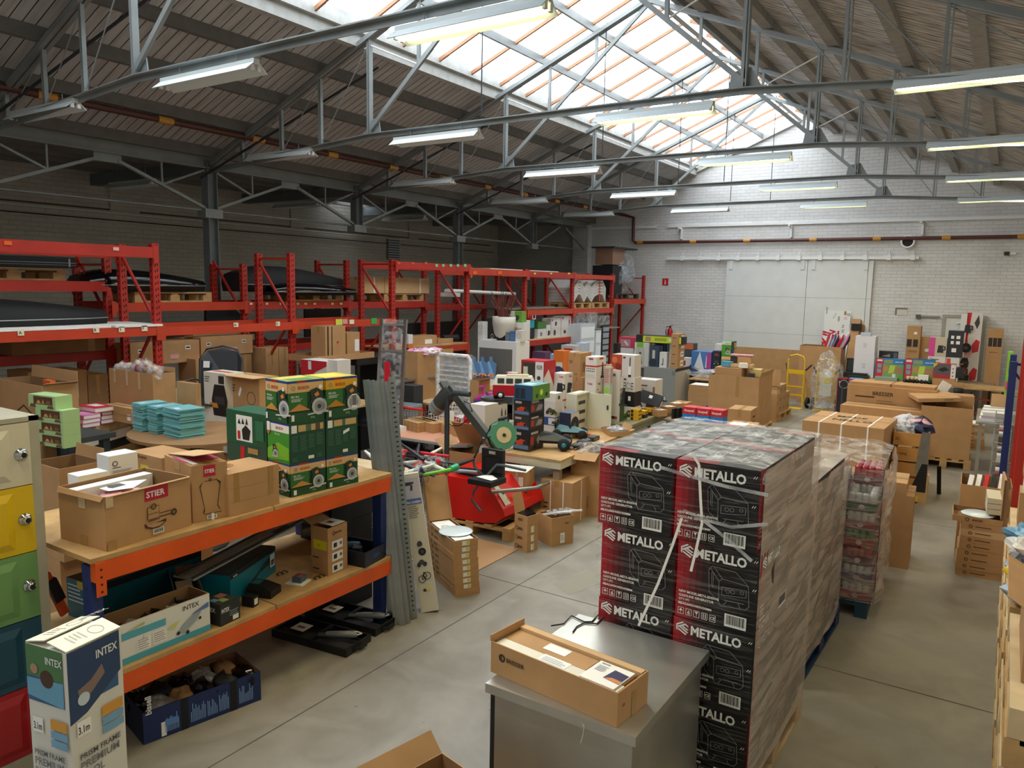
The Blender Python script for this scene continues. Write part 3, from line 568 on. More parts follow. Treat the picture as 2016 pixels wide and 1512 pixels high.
film('film', (.0,.22), 'b9b6ae', (1,1,22), .18, (.5,.72)); film('film_milky', (.15,.65), 'b9aca4', (1,1,9), .18, (.4,.66)); film('film_dense', (.5,.88), 'c2b4a6', (1,.5,5), .2, (.4,.66), .22); film('film_clear', (.1,.45), 'd5d8d8', (3,3,3)); film('poly_bag', (.2,.6), 'cfd3d6', (2,2,2))
def film_shell(label, P, rot, w, d, h, mats, bulge=.02, seed=1, top=True, name='stretch_film', n=8):
    """wrinkled wrap round a load; mats = dict face->material"""
    rr = random.Random(seed); mb = MB(); m3 = 6
    def g(o, u, v, nn, m, nu, nv):
        vs = []
        for j in range(nv+1):
            for i in range(nu+1):
                e = 0 if i in (0,nu) else rr.uniform(.2,1)*bulge
                vs.append(Vector(o)+Vector(u)*(i/nu)+Vector(v)*(j/nv)+Vector(nn)*(.006+e))
        mb.raw(vs, [(j*(nu+1)+i, j*(nu+1)+i+1, (j+1)*(nu+1)+i+1, (j+1)*(nu+1)+i) for j in range(nv) for i in range(nu)], m)
    g((0,0,0),(w,0,0),(0,0,h),(0,-1,0),mats.get('f','film'),n,m3*2); g((w,0,0),(0,d,0),(0,0,h),(1,0,0),mats.get('r','film'),n,m3*2)
    g((w,d,0),(-w,0,0),(0,0,h),(0,1,0),mats.get('b','film'),3,4); g((0,d,0),(0,-d,0),(0,0,h),(-1,0,0),mats.get('l','film'),3,4)
    if top: g((0,0,h),(w,0,0),(0,d,0),(0,0,1),mats.get('t','film'),n,n)
    return mb.build(name, None, TR(P[0],P[1],P[2],rot), label, 'plastic wrap')
# ================================================================ FOREGROUND
# ---- locker tower
lk = thing('tall metal locker with cream, yellow, green, blue and red doors at the left edge', 'locker', 'locker', (-4.33,2.01,0))
mat('locker_frame','a9a48f',.45,noise=.06); LW = .42
mb = MB(); mb.box((-.5,-LW,0),(-.0,0,.13),'locker_frame'); mb.box((-.5,-LW,.13),(-.02,0,2.01),'locker_frame'); mb.box((-.02,-.05,.13),(0,0,2.01),'locker_frame'); mb.box((-.02,-LW,1.985),(0,0,2.01),'locker_frame')
f = Face(mb,(0,-LW,1.93),(0,LW,0),(0,0,.06)); f.text('505',.55,.15,.6,'black'); mb.build('body', lk)
for (z0,z1,c_,nm) in ((1.645,1.98,'cfc8ae','cream'),(1.275,1.64,'d9b40f','yellow'),(.905,1.27,'6d9a5a','green'),(.53,.90,'12475c','dark blue'),(.135,.525,'a3121a','red')):
    mb = MB(); c2 = C(c_,.35); y0, y1 = -LW, -.052; mb.box((-.018,y0,z0),(.004,y1,z1),c2)
    mb.raw([(.004,y0+.0,z0+.03),(.004,y1-.1,z0+.03),(.004,y1-.1,z1-.03),(.004,y0,z1-.03),(.02,y0,z0+.07),(.02,y1-.14,z0+.07),(.02,y1-.14,z1-.07),(.02,y0,z1-.07)],[(4,5,6,7),(0,1,5,4),(1,2,6,5),(2,3,7,6)],c2)
    dr_ = mb.build('door', lk, label=nm+' locker door')
    zc = (z0+z1)/2-.0; mb = MB(); mb.lathe([(0,.0),(.035,.0),(.032,.006),(.022,.01),(.022,.03),(.018,.034),(0,.034)],'chrome',T=TR(.004,-.1,zc,ry=pi/2)); mb.lathe([(0,.035),(.014,.035)],'black',T=TR(.004,-.1,zc,ry=pi/2)); mb.build('lock', dr_)
# ---- blue and orange shelf
X0, Y0, Y1, DP = -4.06, 2.1, 4.45, 1.0
sh = thing('low warehouse shelf with blue uprights and orange beams holding tools and cartons', 'warehouse_shelf', 'shelf', (X0,Y0,0))
Ls = Y1-Y0
for x in (-.09, -DP):
    for y in (0, Ls-.06):
        mb = MB(); mb.box((x,y,0),(x+.09,y+.06,1.19),'blue_post'); fx = Face(mb,(x,y,0),(.09,0,0),(0,0,1.19)); fr = Face(mb,(x+.09,y,0),(0,.06,0),(0,0,1.19))
        for i in range(16): fx.disc(.5,.05+i*.06,.008,'steel_dark',n=8); fr.rect(.35,.05+i*.06,.6,.062+i*.06,'steel_dark')
        mb.build('upright', sh)
for z in (1.11,.42):
    for x in (-.0, -DP-.05):
        mb = MB(); mb.box((x,.0,z),(x+.05,Ls,z+.11),'orange'); mb.box((x+.05,0,z-.08),(x+.056,.055,z+.11),'orange'); fr = Face(mb,(x+.056,0,z-.08),(0,.055,0),(0,0,.19))
        for i in range(4): fr.rect(.4,.1+i*.22,.62,.16+i*.22,'black')
        mb.build('beam', sh)
    mb = MB(); mb.box((-DP-.04,-.02,z+.112),(.045,1.2,z+.14),'wood'); mb.build('shelf_board', sh); mb = MB(); mb.box((-DP-.04,1.21,z+.112),(.045,Ls+.02,z+.14),'wood'); mb.build('shelf_board', sh)
ZT, ZB = 1.251, .561
# ---- on the top board
stier = box('big open carton with red STIER label and floor polisher drawing on the shelf', (120,1060),(210,1086),958,ZT,xr=377,open_=1,pr='r: r .44 .72 .72 .98 b5152f; t STIER .46 .78 .12 white .24; o .78 .38 .06 dark_print; o .78 .38 .035 dark_print; p dark_print .42,.3 .43,.22 .5,.17 .6,.17 .68,.24 .68,.3 .5,.24; p card .44,.29 .46,.23 .52,.19 .6,.19 .66,.25 .6,.26 .5,.26; r .46 .36 .6 .6 dark_print; r .465 .37 .595 .59 card; r .46 .46 .6 .47 dark_print; r .46 .33 .6 .345 dark_print; r .6 .36 .74 .38 dark_print; r .6 .43 .74 .445 dark_print; o .53 .6 .05 dark_print; b .51 .06 .64 .16 | f: r .45 0 .6 .18 tape; r .45 .7 .6 1 tape_clear | r: r 0 0 .1 .16 tape; r 0 .8 .08 1 tape_clear',flaps=[('f',150,.03),('r',100,.015)])
w_, d_ = stier.w, stier.d
def inside(r, nm, label, cat, fn, group=None):
    mb = MB(); fn(mb, r.w, r.d, r.h); return mb.build(nm, None, r.T, label, cat, group)
inside(stier,'foam_slab','white foam packing slab inside the open STIER carton, along its back','foam', lambda mb,w,d,h: mb.box((.02,.02,.008),(.1,d-.02,h-.02),'white'))
inside(stier,'polisher_wrap','pink bubble wrap packed inside the open STIER carton','packing', lambda mb,w,d,h: (blob(mb,(w*.55,d*.4,h*.68),(w*.25,d*.3,h*.2),C('d9a0a4',.4),3,.3,16,9)))
inside(stier,'leaflet','crumpled white leaflet lying on the bubble wrap in the STIER carton','paper', lambda mb,w,d,h: (mb.raw([(w*.3,d*.3,h*.9),(w*.6,d*.25,h*.93),(w*.65,d*.5,h*.9),(w*.5,d*.75,h*.94),(w*.25,d*.6,h*.91)],[(0,1,2,3,4)],'paper'), mb.box((w*.35,d*.35,h*.93),(w*.5,d*.5,h*.935),C('55585c'))))
s2 = box('tall upright STIER carton with pink tape and drawing of a body board', (328,1000),(380,1030),895,ZT,xr=450,d=None,pr='r: r .33 .78 .66 .98 b5152f; t STIER .36 .84 .07 white .28; p dark_print .2,.62 .32,.72 .3,.7 .23,.6 .34,.2 .3,.12 .28,.16 .32,.22; p dark_print .8,.66 .66,.72 .7,.71 .77,.62 .68,.24 .78,.14 .76,.18 .7,.25; r .3 .115 .8 .125 dark_print; r .34 .70 .66 .71 dark_print; o .5 .72 .02 dark_print; b .38 .02 .66 .09; r .5 .0 .58 .12 white | f: r .35 .82 .6 1 tape | t: r .3 0 .75 1 c94a68; r .1 .1 .95 .25 paper')
fb = MB(); fb.raw([(0,.02,s2.h),(s2.w,.02,s2.h+.06),(s2.w,s2.d-.01,s2.h+.06),(0,s2.d-.01,s2.h),(0,.02,s2.h+.004),(s2.w,.02,s2.h+.064),(s2.w,s2.d-.01,s2.h+.064),(0,s2.d-.01,s2.h+.004)],[(0,3,2,1),(4,5,6,7),(0,1,5,4),(1,2,6,5),(2,3,7,6),(3,0,4,7)],'card_light'); ff = faces(fb,s2.w,s2.d,s2.h); fb.build('flap', s2.o)
r = box('flat brown carton, bottom of the stack of three beside the tall STIER carton', (395,1000),(452,1018),990,ZT,xr=550,h=.085)
PN = 'l: | r: r .1 0 .2 1 tape; r .78 0 .88 1 tape | t: o .3 .3 .16 tape; o .3 .3 .12 tape; o .3 .3 .08 tape; r .6 .1 .7 .2 white'
r = on(r,'flat brown carton in the middle of the stack of three beside the tall STIER carton',h=.09,pr=PN,tape=False)
r = on(r,'flat brown carton on top of the stack of three, with faint printed rings',h=.1,pr=PN,tape=False)
# power tool cartons
BR = 'r .0 .72 1 .95 d9b078; r .0 .95 1 1 2b3d8f; r .25 .95 .5 1 b01e24; t BOSCH {tx} .79 .08 b01e24 .3; o {ox} .83 .045 8a8d8c; r .0 .28 .52 .72 2f6b2b; t PKS_18_LI {tp} .6 .05 white .22; l {tp} .5 {te} .58 3 white; p c98a45 0,.28 .3,.45 .6,.28; r 0 0 1 .24 20502c; t XXL .6 .07 .05 9fb59a .2; a saw .5 .12 .7; r .06 .05 .14 .2 white; d .88 .82 .05 white'
def bosch(A, B, yt, xr, lab, kind, z=ZT, rec=None, side=True):
    F_ = BR.format(tx=.28,ox=.15,tp=.08,te=.4); 
    back = 'r 0 0 1 1 1f4a35; r .05 .76 .2 .95 white; r .24 .78 .95 .94 c9a86c; r .45 .78 .6 .94 4d6a54; r .72 .78 .85 .94 5b4a3a; l .05 .3 .24 .7 9 4d7a62; l .28 .3 .48 .7 9 4d7a62; l .52 .35 .7 .7 8 4d7a62; l .74 .4 .94 .7 7 4d7a62; r .5 .08 .66 .16 white; l .05 .06 .2 .16 3 4d7a62; l .75 .08 .9 .2 3 4d7a62'
    if kind == 0: pr = 'fr: '+F_+' | t: r 0 0 1 1 7fa04a; r .1 .1 .5 .9 d9b85c; r .55 .2 .9 .8 4d8a3a'
    elif kind == 1: pr = 'f: r 0 0 1 1 3f8f2a; r 0 .76 1 1 e8e8e0; r 0 .95 1 1 2b3d8f; t BOSCH .4 .82 .07 b01e24 .5; t PKS_18_LI .35 .68 .04 white .3; p 79b82c 0,.3 .5,.5 1,.4 1,.1 0,.05; a saw .2 .1 .35; r .02 .75 .16 .98 white; d .09 .72 .05 d95a48 | r: '+back+' | t: r 0 0 1 1 3f8f2a'
    else: pr = 'fr: '+F_.replace('d9b078','d9a81e').replace('c98a45','b8801a')+' | t: r 0 0 1 1 b8a83a'
    if rec: return on(rec, lab, yt, dx=rec.off[0], dy=rec.off[1], m=C('1f4a2c'), pr=pr, name='saw_carton', group='green circular saw cartons', tape=False)
    return box(lab, A, B, yt, z, m=C('1f4a2c'), pr=pr, xr=xr, name='saw_carton', group='green circular saw cartons')
def offs(r, dx, dy): r.off = (dx,dy); return r
b1 = offs(bosch((530,965),(572,979),904,641,'green and orange BOSCH saw carton, bottom left of the six stacked',0),-.0,0)
b2 = offs(bosch(None,None,826,None,'bright green BOSCH saw carton, middle left of the six, plain side turned',1,rec=b1),-.012,.0)
b3 = bosch(None,None,745,None,'green and orange BOSCH saw carton, top left of the six stacked',0,rec=b2)
c1 = offs(box('green and orange BOSCH saw carton, bottom right of the six stacked',None,None,None,ZT,P=b1.P+Vector((-sin(b1.rot)*(b1.d+.01),cos(b1.rot)*(b1.d+.01),0)),w=b1.w,d=b1.d*.96,rot=math.degrees(b1.rot),h=b1.h,m=C('1f4a2c'),name='saw_carton',group='green circular saw cartons',pr='fr: '+BR.format(tx=.2,ox=.1,tp=.08,te=.4)+' | t: r 0 0 1 1 7fa04a'),0,0)
c2 = offs(on(c1,'dark green BOSCH saw carton back, middle right of the six',h=b2.h,m=C('1f4a2c'),name='saw_carton',group='green circular saw cartons',pr='fr: r 0 0 1 1 1f4a35; r .05 .76 .2 .95 white; r .24 .78 .95 .94 c9a86c; r .5 .78 .6 .94 4d6a54; l .05 .3 .24 .7 9 4d7a62; l .28 .3 .48 .7 9 4d7a62; l .52 .35 .7 .7 8 4d7a62; l .74 .4 .94 .7 7 4d7a62; p white .52,.55 .72,.62 .72,.7 .52,.63; r .5 .08 .66 .16 white | t: r 0 0 1 1 1f4a35',tape=False),0,0)
c3 = on(c2,'yellow and green BOSCH saw carton, top right of the six stacked',h=b3.h,m=C('1f4a2c'),name='saw_carton',group='green circular saw cartons',pr='fr: '+BR.format(tx=.3,ox=.15,tp=.08,te=.4).replace('d9b078','dba416').replace('c98a45','b8801a')+'; b .78 .2 .95 .55 | t: r 0 0 1 1 b8a83a; r .1 .1 .8 .8 d8c24a',tape=False)
# green cartons behind
g1 = box('dark green carton with round disc print, lower one left of the saw cartons', (449,940),527,868,ZT,m=C('2c4a3a'),d=.22,rot=-2,pr='f: r 0 .3 .2 .5 tape; p c4161c .35,.55 .45,.55 .46,.95 .36,.95; d .4 .3 .2 c9c9c4; d .4 .3 .07 2a2a2a; d .66 .5 .14 d93a32; r .55 .8 .8 .95 tape')
g2 = on(g1,'dark green carton with white tool picture, upper one left of the saw cartons',804,m=C('1f5236'),pr='f: r .26 .1 .66 .88 white; p 1c1c1c .42,.15 .58,.15 .62,.45 .5,.6 .4,.45; p 1c1c1c .3,.62 .34,.78 .38,.6; p 1c1c1c .4,.62 .43,.8 .47,.62; p 1c1c1c .5,.62 .53,.82 .56,.62; r .3 .15 .36 .4 c4161c; r .75 .2 .95 .8 2c6a48',tape=False)
# white renkforce like cartons behind the open carton
wb = box('white carton with small star logo standing behind the STIER carton, lower', (136,985),(157,992),932,ZT,m='white',xr=215,pr='r: o .2 .5 .12 dark_print; l .4 .3 .85 .6 4 dark_print | f: o .4 .4 .12 dark_print')
wb2 = box('white carton with small star logo standing behind the STIER carton, higher', (193,950),(217,957),893,ZT,m='white',xr=273,pr='r: o .2 .72 .08 dark_print; l .1 .55 .4 .62 1 dark_print; l .1 .2 .9 .5 6 8a8a8a; l .1 .05 .4 .15 2 8a8a8a; l .5 .05 .9 .15 2 8a8a8a | f: o .4 .4 .1 dark_print')
# ---- lower board
ix = box('open white INTEX carton with pool cleaner picture on the lower orange shelf', (160,1325),(224,1318),1240,ZB,m='card_light',P=(-4.27,2.2,ZB),w=.26,d=.62,rot=3,h=.24,open_=1,pr='r: r 0 0 1 1 e0ddd4; t INTEX .7 .78 .12 3a3a3c .26; r .08 .6 .52 .78 58a8b8; r 0 .0 1 .16 4aa3b5; r .22 .2 .36 .5 f0ece4; r .38 .22 .52 .55 f0ece4; l .23 .22 .35 .5 5 9a9a94; l .39 .25 .51 .52 5 9a9a94; p 9aa4a8 .62,.24 .7,.2 .84,.42 .9,.62 .84,.66 .7,.45; d .64 .26 .05 222222; d .74 .2 .05 222222; d .88 .45 .04 222222; p 5a74a8 .78,.62 .98,.8 .98,.66; p a8b85a .1,.8 .3,.9 .3,.84; p c8cc7a .52,.5 .66,.6 .6,.42')
inside(ix,'bagged_parts','black parts in clear plastic bags inside the open INTEX carton','bagged parts', lambda mb,w,d,h: ([blob(mb,(w*.5,d*(.15+.14*i),h*.55),(.09,.06,.06),['black','poly_bag','black_rub'][i%3],i,.4) for i in range(6)]))
nx = box('dark INTEX pump carton with colourful top on the lower orange shelf', None,None,None,ZB,P=(-4.2,2.86,ZB),w=.17,d=.16,rot=6,h=.14,m=C('262a28'),pr='r: t INTEX .05 .6 .2 white .4; l .45 .3 .9 .6 3 9aa09a; r .6 .08 .9 .3 white | t: r .05 .05 .95 .95 3a3f3c; r .1 .5 .45 .9 c8887a; r .5 .3 .85 .6 8fa85a; r .3 .1 .6 .35 6aa8c0 | f: t INTEX .1 .6 .2 white .8')
mk = box('open turquoise MAKITA tool carton with white label on the lower orange shelf', None,None,None,ZB,P=(-4.75,2.98,ZB),w=.62,d=.17,rot=-28,h=.2,m=C('0b6a7a',.4),open_=1,pr='f: r .1 0 .3 .8 0c5462; r .55 .3 .82 .82 c9c5bc; r .6 .35 .75 .42 77726a; r 0 .88 1 1 1a1413; d .9 .95 .03 b01e24 | r: r 0 .88 1 1 1a1413; r .1 .86 .45 .98 c4161c; t makita .12 .89 .06 white .3; r .2 .5 .9 .72 white; b .25 .52 .5 .7; r .0 .05 .95 .22 111111; t DUR181Z .05 .1 .09 white .8')
inside(mk,'instruction_booklet','white booklet inside the open turquoise tool carton','booklet', lambda mb,w,d,h: mb.box((w*.3,.03,h-.05),(w*.75,d-.04,h-.04),'paper'))
mk2 = box('long turquoise MAKITA leaf blower carton lying behind on the lower orange shelf', None,None,None,ZB,P=(-4.55,3.02,ZB),w=.3,d=.62,rot=22,h=.2,m=C('0d7486',.4),pr='r: r 0 .85 1 1 141414; t makita .06 .88 .07 white .2; p 1c2a30 .3,.15 .62,.5 .7,.62 .85,.72 .88,.5 .7,.42 .62,.4 .36,.1; r .86 .3 .97 .8 white; b .87 .32 .96 .6; d .94 .93 .03 b01e24 | t: r 0 0 1 1 102a30; r .1 .05 .9 .95 12363e')
mk3 = box('long turquoise MAKITA trimmer carton, open, far back on the lower orange shelf', None,None,None,ZB,P=(-4.98,2.42,ZB),w=.3,d=.8,rot=4,h=.26,m=C('0d6272',.4),open_=1,pr='f: l .05 .4 .6 .9 5 cfe0e0; r .4 .8 .7 1 c9b020 | r: r 0 .82 1 1 141414')
# guide rail lying across
gr_ = thing('long grey aluminium guide rail lying across the turquoise cartons', 'guide_rail', 'guide rail', (-4.32,2.82,.83), radians(103)); gr_.rotation_euler = (radians(0), radians(-3), radians(102))
mb = MB(); mb.box((0,-.085,0),(1.15,.085,.012),'steel_grey'); mb.build('plate', gr_)
for y in (-.07,.0,.06): mb = MB(); mb.box((0,y-.008,.012),(1.15,y+.008,.02),'steel_dark' if y else 'galv'); mb.build('rib', gr_)
mb = MB(); mb.box((.85,-.05,.0125),(1.02,-.02,.0135),'black'); mb.build('sticker', gr_)
# charger, small box, four carton stack, drill case
ch = thing('black battery charger on the lower orange shelf', 'battery_charger', 'charger', (-4.3,3.28,ZB), radians(20))
mb = MB(); mb.box((0,0,0),(.19,.14,.05),'black'); mb.raw([(0,0,.05),(.19,0,.05),(.19,.14,.05),(0,.14,.05),(.01,.02,.085),(.1,.02,.085),(.1,.12,.085),(.01,.12,.085)],[(0,1,5,4),(1,2,6,5),(2,3,7,6),(3,0,4,7),(4,5,6,7)],'black'); [mb.box((.1+i*.025,-.002,.01),(.11+i*.025,0,.045),'steel_dark') for i in range(3)]; mb.build('body', ch)
mb = MB(); mb.box((.02,.03,.086),(.08,.1,.088),C('1f6a6e')); mb.build('battery_slot', ch)
mb = MB(); mb.box((.115,.03,.05),(.18,.11,.053),C('8f9296')); mb.build('label_plate', ch)
sb = box('small black carton beside the charger', None,None,None,ZB,P=(-4.19,3.16,ZB),w=.09,d=.06,h=.07,rot=15,m='black',pr='r: r .2 .2 .8 .8 white')
pk = thing('small grey tin with pink lid on a white pad on the lower orange shelf','tin','tin',(-4.22,3.62,ZB),.3)
mb = MB(); mb.box((-.04,-.03,0),(.1,.1,.008),'paper'); mb.build('pad', pk); mb = MB(); mb.box((0,0,.009),(.07,.08,.05),C('4a5c66')); mb.build('body', pk); mb = MB(); mb.lathe([(0,.053),(.025,.053),(.027,.05)],C('b8405a'),c=(.035,.04,0)); mb.build('lid', pk)
for i,(x,y) in enumerate(((-4.42,3.64),(-4.14,3.75))):
    mb = MB(); mb.tube([(x+.02*sin(j*1.2),y+j*.008,ZB+.012+.008*cos(j*1.2)) for j in range(14)],.004,'black',5); mb.build('drill_bit', label=['black spiral auger bit behind the pink lidded tin','black spiral auger bit right of the pink lidded tin'][i], cat='drill bit')
p = (-4.28,3.86,ZB)
q = box('brown carton with pictogram label, bottom of the four on the lower shelf', None,None,None,ZB,P=p,w=.17,d=.21,h=.088,rot=3,tape=False,pr='r: r .2 .12 .75 .88 white; r .28 .3 .45 .7 222222; b .58 .35 .72 .7 | f: l .1 .3 .5 .6 1 dark_print')
q = on(q,'brown carton with pictogram label, second from the bottom of the four',h=.088,tape=False,pr='r: r .2 .12 .75 .88 white; r .28 .3 .45 .7 222222; b .58 .35 .72 .7 | f: l .1 .3 .5 .6 1 dark_print')
q = on(q,'brown carton with yellow sticker, third of the four on the lower shelf',h=.088,tape=False,pr='r: r .2 .12 .75 .88 white; r .28 .3 .45 .7 222222; b .58 .35 .72 .7 | f: r .15 .2 .95 1 d8cc1a; l .4 .4 .6 .7 2 8a801a')
q = on(q,'open brown BRESSER carton on top of the four on the lower shelf',h=.1,open_=1,flaps=[('l',70,.12)],pr='r: o .3 .5 .12 dark_print; t BRESSER .38 .42 .14 dark_print .4')
mb = MB(); mb.box((.02,.06,.103),(.16,.2,.107),'paper'); mb.box((.06,.1,.108),(.11,.14,.1085),C('55585c')); mb.build('leaflet', None, q.T, 'white leaflet with camera sketch on the open carton on the lower shelf', 'paper')
bc = box('open dark blue BOSCH tool case with cordless drill inside on the lower shelf', None,None,None,ZB,P=(-4.36,4.0+.1,ZB),w=.36,d=.27,h=.12,rot=8,m=C('141e30',.45),open_='black',name='tool_case',cat='tool case',pr='r: t BOSCH .4 .4 .22 2b5ab0 .3; r .1 .6 .25 .9 1d2b44; r .75 .6 .9 .9 1d2b44')
fb = MB(); fb.box((-.02,.0,.12),(.0,.3,.5),C('0c1220',.5)); fb.box((-.02,.04,.5),(0,.26,.53),C('0c1220')); fb.box((0,.03,.16),(.02,.27,.45),C('080b12')); fb.build('lid', bc.o)
dl = thing('grey and black cordless drill lying in the dark blue case','cordless_drill','drill',bc.T @ Vector((.1,.14,.07)),.5)
mb = MB(); mb.tube([(-.08,0,.03),(-.03,0,.03),(.04,0,.03),(.09,0,.03)],[.012,.025,.032,.03],C('3f5564',.4),10); mb.build('body', dl); mb = MB(); mb.tube([(-.12,0,.03),(-.08,0,.03)],[.006,.014],'chrome',8); mb.build('chuck', dl); mb = MB(); mb.bar((.05,0,.03),(.09,-.1,.03),.035,.035,'black'); mb.build('handle', dl); mb = MB(); mb.box((.07,-.15,.005),(.14,-.09,.06),'black'); mb.build('battery', dl)
# ---- floor: bissell carton, tool cases
bi = box('long open dark blue BISSELL carton full of bagged parts on the floor', (280,1468),(283,1467),1395,0,P=(-4.45,2.45,0),w=.42,d=.74,rot=2,h=.2,m=C('13264f',.45),open_=1,pr='r: r 0 0 1 1 14285a; r .14 .05 .18 .5 white; v bissell .07 .9 .18 white; r .3 0 .36 1 0a0c12; r .72 0 .78 1 0a0c12; l .17 .15 .28 .75 1 5a86c8 | f: r 0 0 1 1 101c38')
mb = MB(); mb.box((bi.w+.0005,.16*bi.d,.02),(bi.w+.0025,.93*bi.d,bi.h*.8),C('14285a')); fr = Face(mb,(bi.w+.0025,0,0),(0,bi.d,0),(0,0,bi.h)); rr = random.Random(3)
for x0, x1 in ((.17,.28),(.38,.5),(.52,.6),(.62,.7),(.8,.92)):
    x = x0
    while x < x1: hh = rr.uniform(.25,.6); fr.rect(x,.15,x+.006,.15+hh,C('7fa4d8')); x += .013
for x in (.3,.72): fr.rect(x,.1,x+.06,.8,'black')
mb.build('printed_panel', bi.o)
inside(bi,'bagged_parts','vacuum parts in shiny plastic bags inside the open blue carton on the floor','bagged parts', lambda mb,w,d,h: ([blob(mb,(w*(.3+.4*(i%2)),d*(.08+.093*i),h*.8),(.11,.07,.045),['black_gloss','poly_bag','black_rub','card_dark','black_gloss'][i%5],i+4,.45) for i in range(10)]))
def toolcase(P, rot, lab):
    r = thing(lab,'tool_case','tool case',P,rot); w, d = .36, .3
    for nm, s in (('base',0),('lid',-1)):
        mb = MB(); x0 = s*(w+.005)
        mb.box((x0,0,0),(x0+w,d,.012),'black'); 
        for a in ((x0,0,.012,x0+w,.015),(x0,d-.015,.012,x0+w,d)): mb.box((a[0],a[1],a[2]),(a[3],a[4],.06),'black')
        mb.box((x0,.015,.012),(x0+.015,d-.015,.06),'black'); mb.box((x0+w-.015,.015,.012),(x0+w,d-.015,.06),'black'); mb.box((x0+.03,.03,.012),(x0+w-.03,.12,.045),'black_rub'); mb.build(nm, r)
    mb = MB(); mb.bar((w,.09,.03),(w+.03,.12,.03),.02,.02,'black'); mb.bar((w+.03,.12,.03),(w+.03,.2,.03),.02,.02,'black'); mb.build('handle', r)
    t_ = thing(lab.replace('open black tool case','grey multitool lying in the open black case'),'multitool','power tool',r.matrix_basis @ Vector((0,0,0)),0)
    t_.location = Vector(P)+Vector((cos(rot)*.18-sin(rot)*.17, sin(rot)*.18+cos(rot)*.17, .05)); t_.rotation_euler = (0,0,rot+.4)
    mb = MB(); mb.tube([(-.12,0,.02),(-.05,0,.022),(.08,0,.025),(.12,0,.022)],[.018,.024,.028,.02],C('7d8080',.4),10); mb.build('body', t_); mb = MB(); mb.tube([(.12,0,.02),(.15,.03,.02),(.1,.06,.02),(.0,.05,.02)],.006,C('d5d5d0'),6); mb.build('cord', t_); mb = MB(); mb.box((-.18,-.025,.01),(-.12,.025,.018),'galv'); mb.build('blade', t_)
    mb = MB(); mb.box((-.25,.08,.062),(-.12,.2,.064),'paper'); mb.box((-.22,.12,.0645),(-.15,.15,.065),C('66696c')); mb.build('leaflet', None, TR(P[0],P[1],P[2],rot), lab.replace('open black tool case','white leaflet on the lid of the black case'), 'paper')
    return r
toolcase((-4.24,3.78,0),.12,'open black tool case on the floor, nearer of the two'); toolcase((-4.3,4.16,0),.1,'open black tool case on the floor, farther of the two')
# ---- leaning metal profiles and long carton
def lean(label, name, cat, b, t_, w, d, m, prt=None, nrm=None):
    """long bar from floor point b to top point t_"""
    b, t_ = Vector(b), Vector(t_); z = (t_-b).normalized(); x = Vector((.75,.6,0)); x = (x-z*x.dot(z)).normalized(); y = z.cross(x)
    T = Matrix(((x.x,y.x,z.x,b.x),(x.y,y.y,z.y,b.y),(x.z,y.z,z.z,b.z),(0,0,0,1))); L = (t_-b).length
    mb = MB(); 
    if prt: prt(mb, w, d, L)
    else: mb.box((0,0,0),(w,d,L),m)
    return mb.build(name, None, T, label, cat)
def chan(mb, w, d, L, m='galv'):
    mb.box((0,0,0),(w,.002,L),m); mb.box((0,.002,0),(.002,d,L),m); mb.box((w-.002,.002,0),(w,d,L),m)
    f = Face(mb,(0,0,0),(w,0,0),(0,0,L)); f.rect(.44,0,.5,1,'steel_grey')
def chan2(mb, w, d, L): 
    chan(mb,w,d,L); f = Face(mb,(0,0,0),(w,0,0),(0,0,L)); f.lv = 1; [f.rect(.3,.03+i*.02,.7,.036+i*.02,'steel_dark') for i in range(48)]
pl = [((-4.02,4.44),(-4.17,4.46),(-.0)),((-3.98,4.47),(-4.1,4.5),0),((-3.94,4.44),(-4.07,4.48),0),((-3.9,4.47),(-4.03,4.52),0),((-3.99,4.53),(-4.1,4.58),0)]
tx = [714,724,733,742,752]; bxp = [(764,1222),(775,1230),(786,1232),(796,1228),(802,1220)]
for i in range(5):
    b = atz(*bxp[i]); T_ = b+Vector((-.16-.0*i,.02,0)); ray_ = None
    t0 = aty(tx[i], 748+i*1, b.y+.02)
    t0 = Vector((t0.x, t0.y, t0.z))
    lean('long galvanised steel stud leaning on the shelf end, '+['leftmost of five','second from the left of five','middle one of five','fourth of five','rightmost of five, mostly behind'][i],'steel_stud','steel profile',b,t0,.05,.045,None,chan)
b = atz(808,1218); t0 = aty(764,742,b.y+.05); lean('silver perforated rail leaning right of the steel studs','perforated_rail','steel profile',b,t0,.055,.05,None,chan2)
def lc(mb, w, d, L):
    mb.box((0,0,0),(w,d,L),C('cdc6b4')); f = Face(mb,(0,0,0),(w,0,0),(0,0,L)); f.rect(.05,.8,.95,.97,C('b8b4c0')); f.up(); art(f,'drill',.1,.87,.08,'33363c'); f.up().up().rect(.05,.78,.95,.82,C('4a63a0')); f.up().text('PRO SCREEN',.1,.787,.016,'white',maxw=.8); f.lines(.15,.68,.75,.77,7,C('6a665c')); f.up(); art(f,'robot',.3,.4,.07); art(f,'car',.15,.32,.08,'44474c'); art(f,'blob',.3,.47,.05); f.up().ring(.35,.24,.025,.006,'black').ring(.65,.26,.025,.006,'black').line([(.35,.24),(.5,.29),(.65,.26),(.45,.24),(.35,.24)],.006,'black')
    f.up().disc(.4,.16,.012,C('3a3a3a')).disc(.6,.17,.015,C('d8c84a'))
b = atz(829,1207); t0 = aty(788,936,b.y+.02); lean('long pale carton with product pictures leaning beside the steel studs','long_carton','box',b,t0,.15,.12,None,lc)
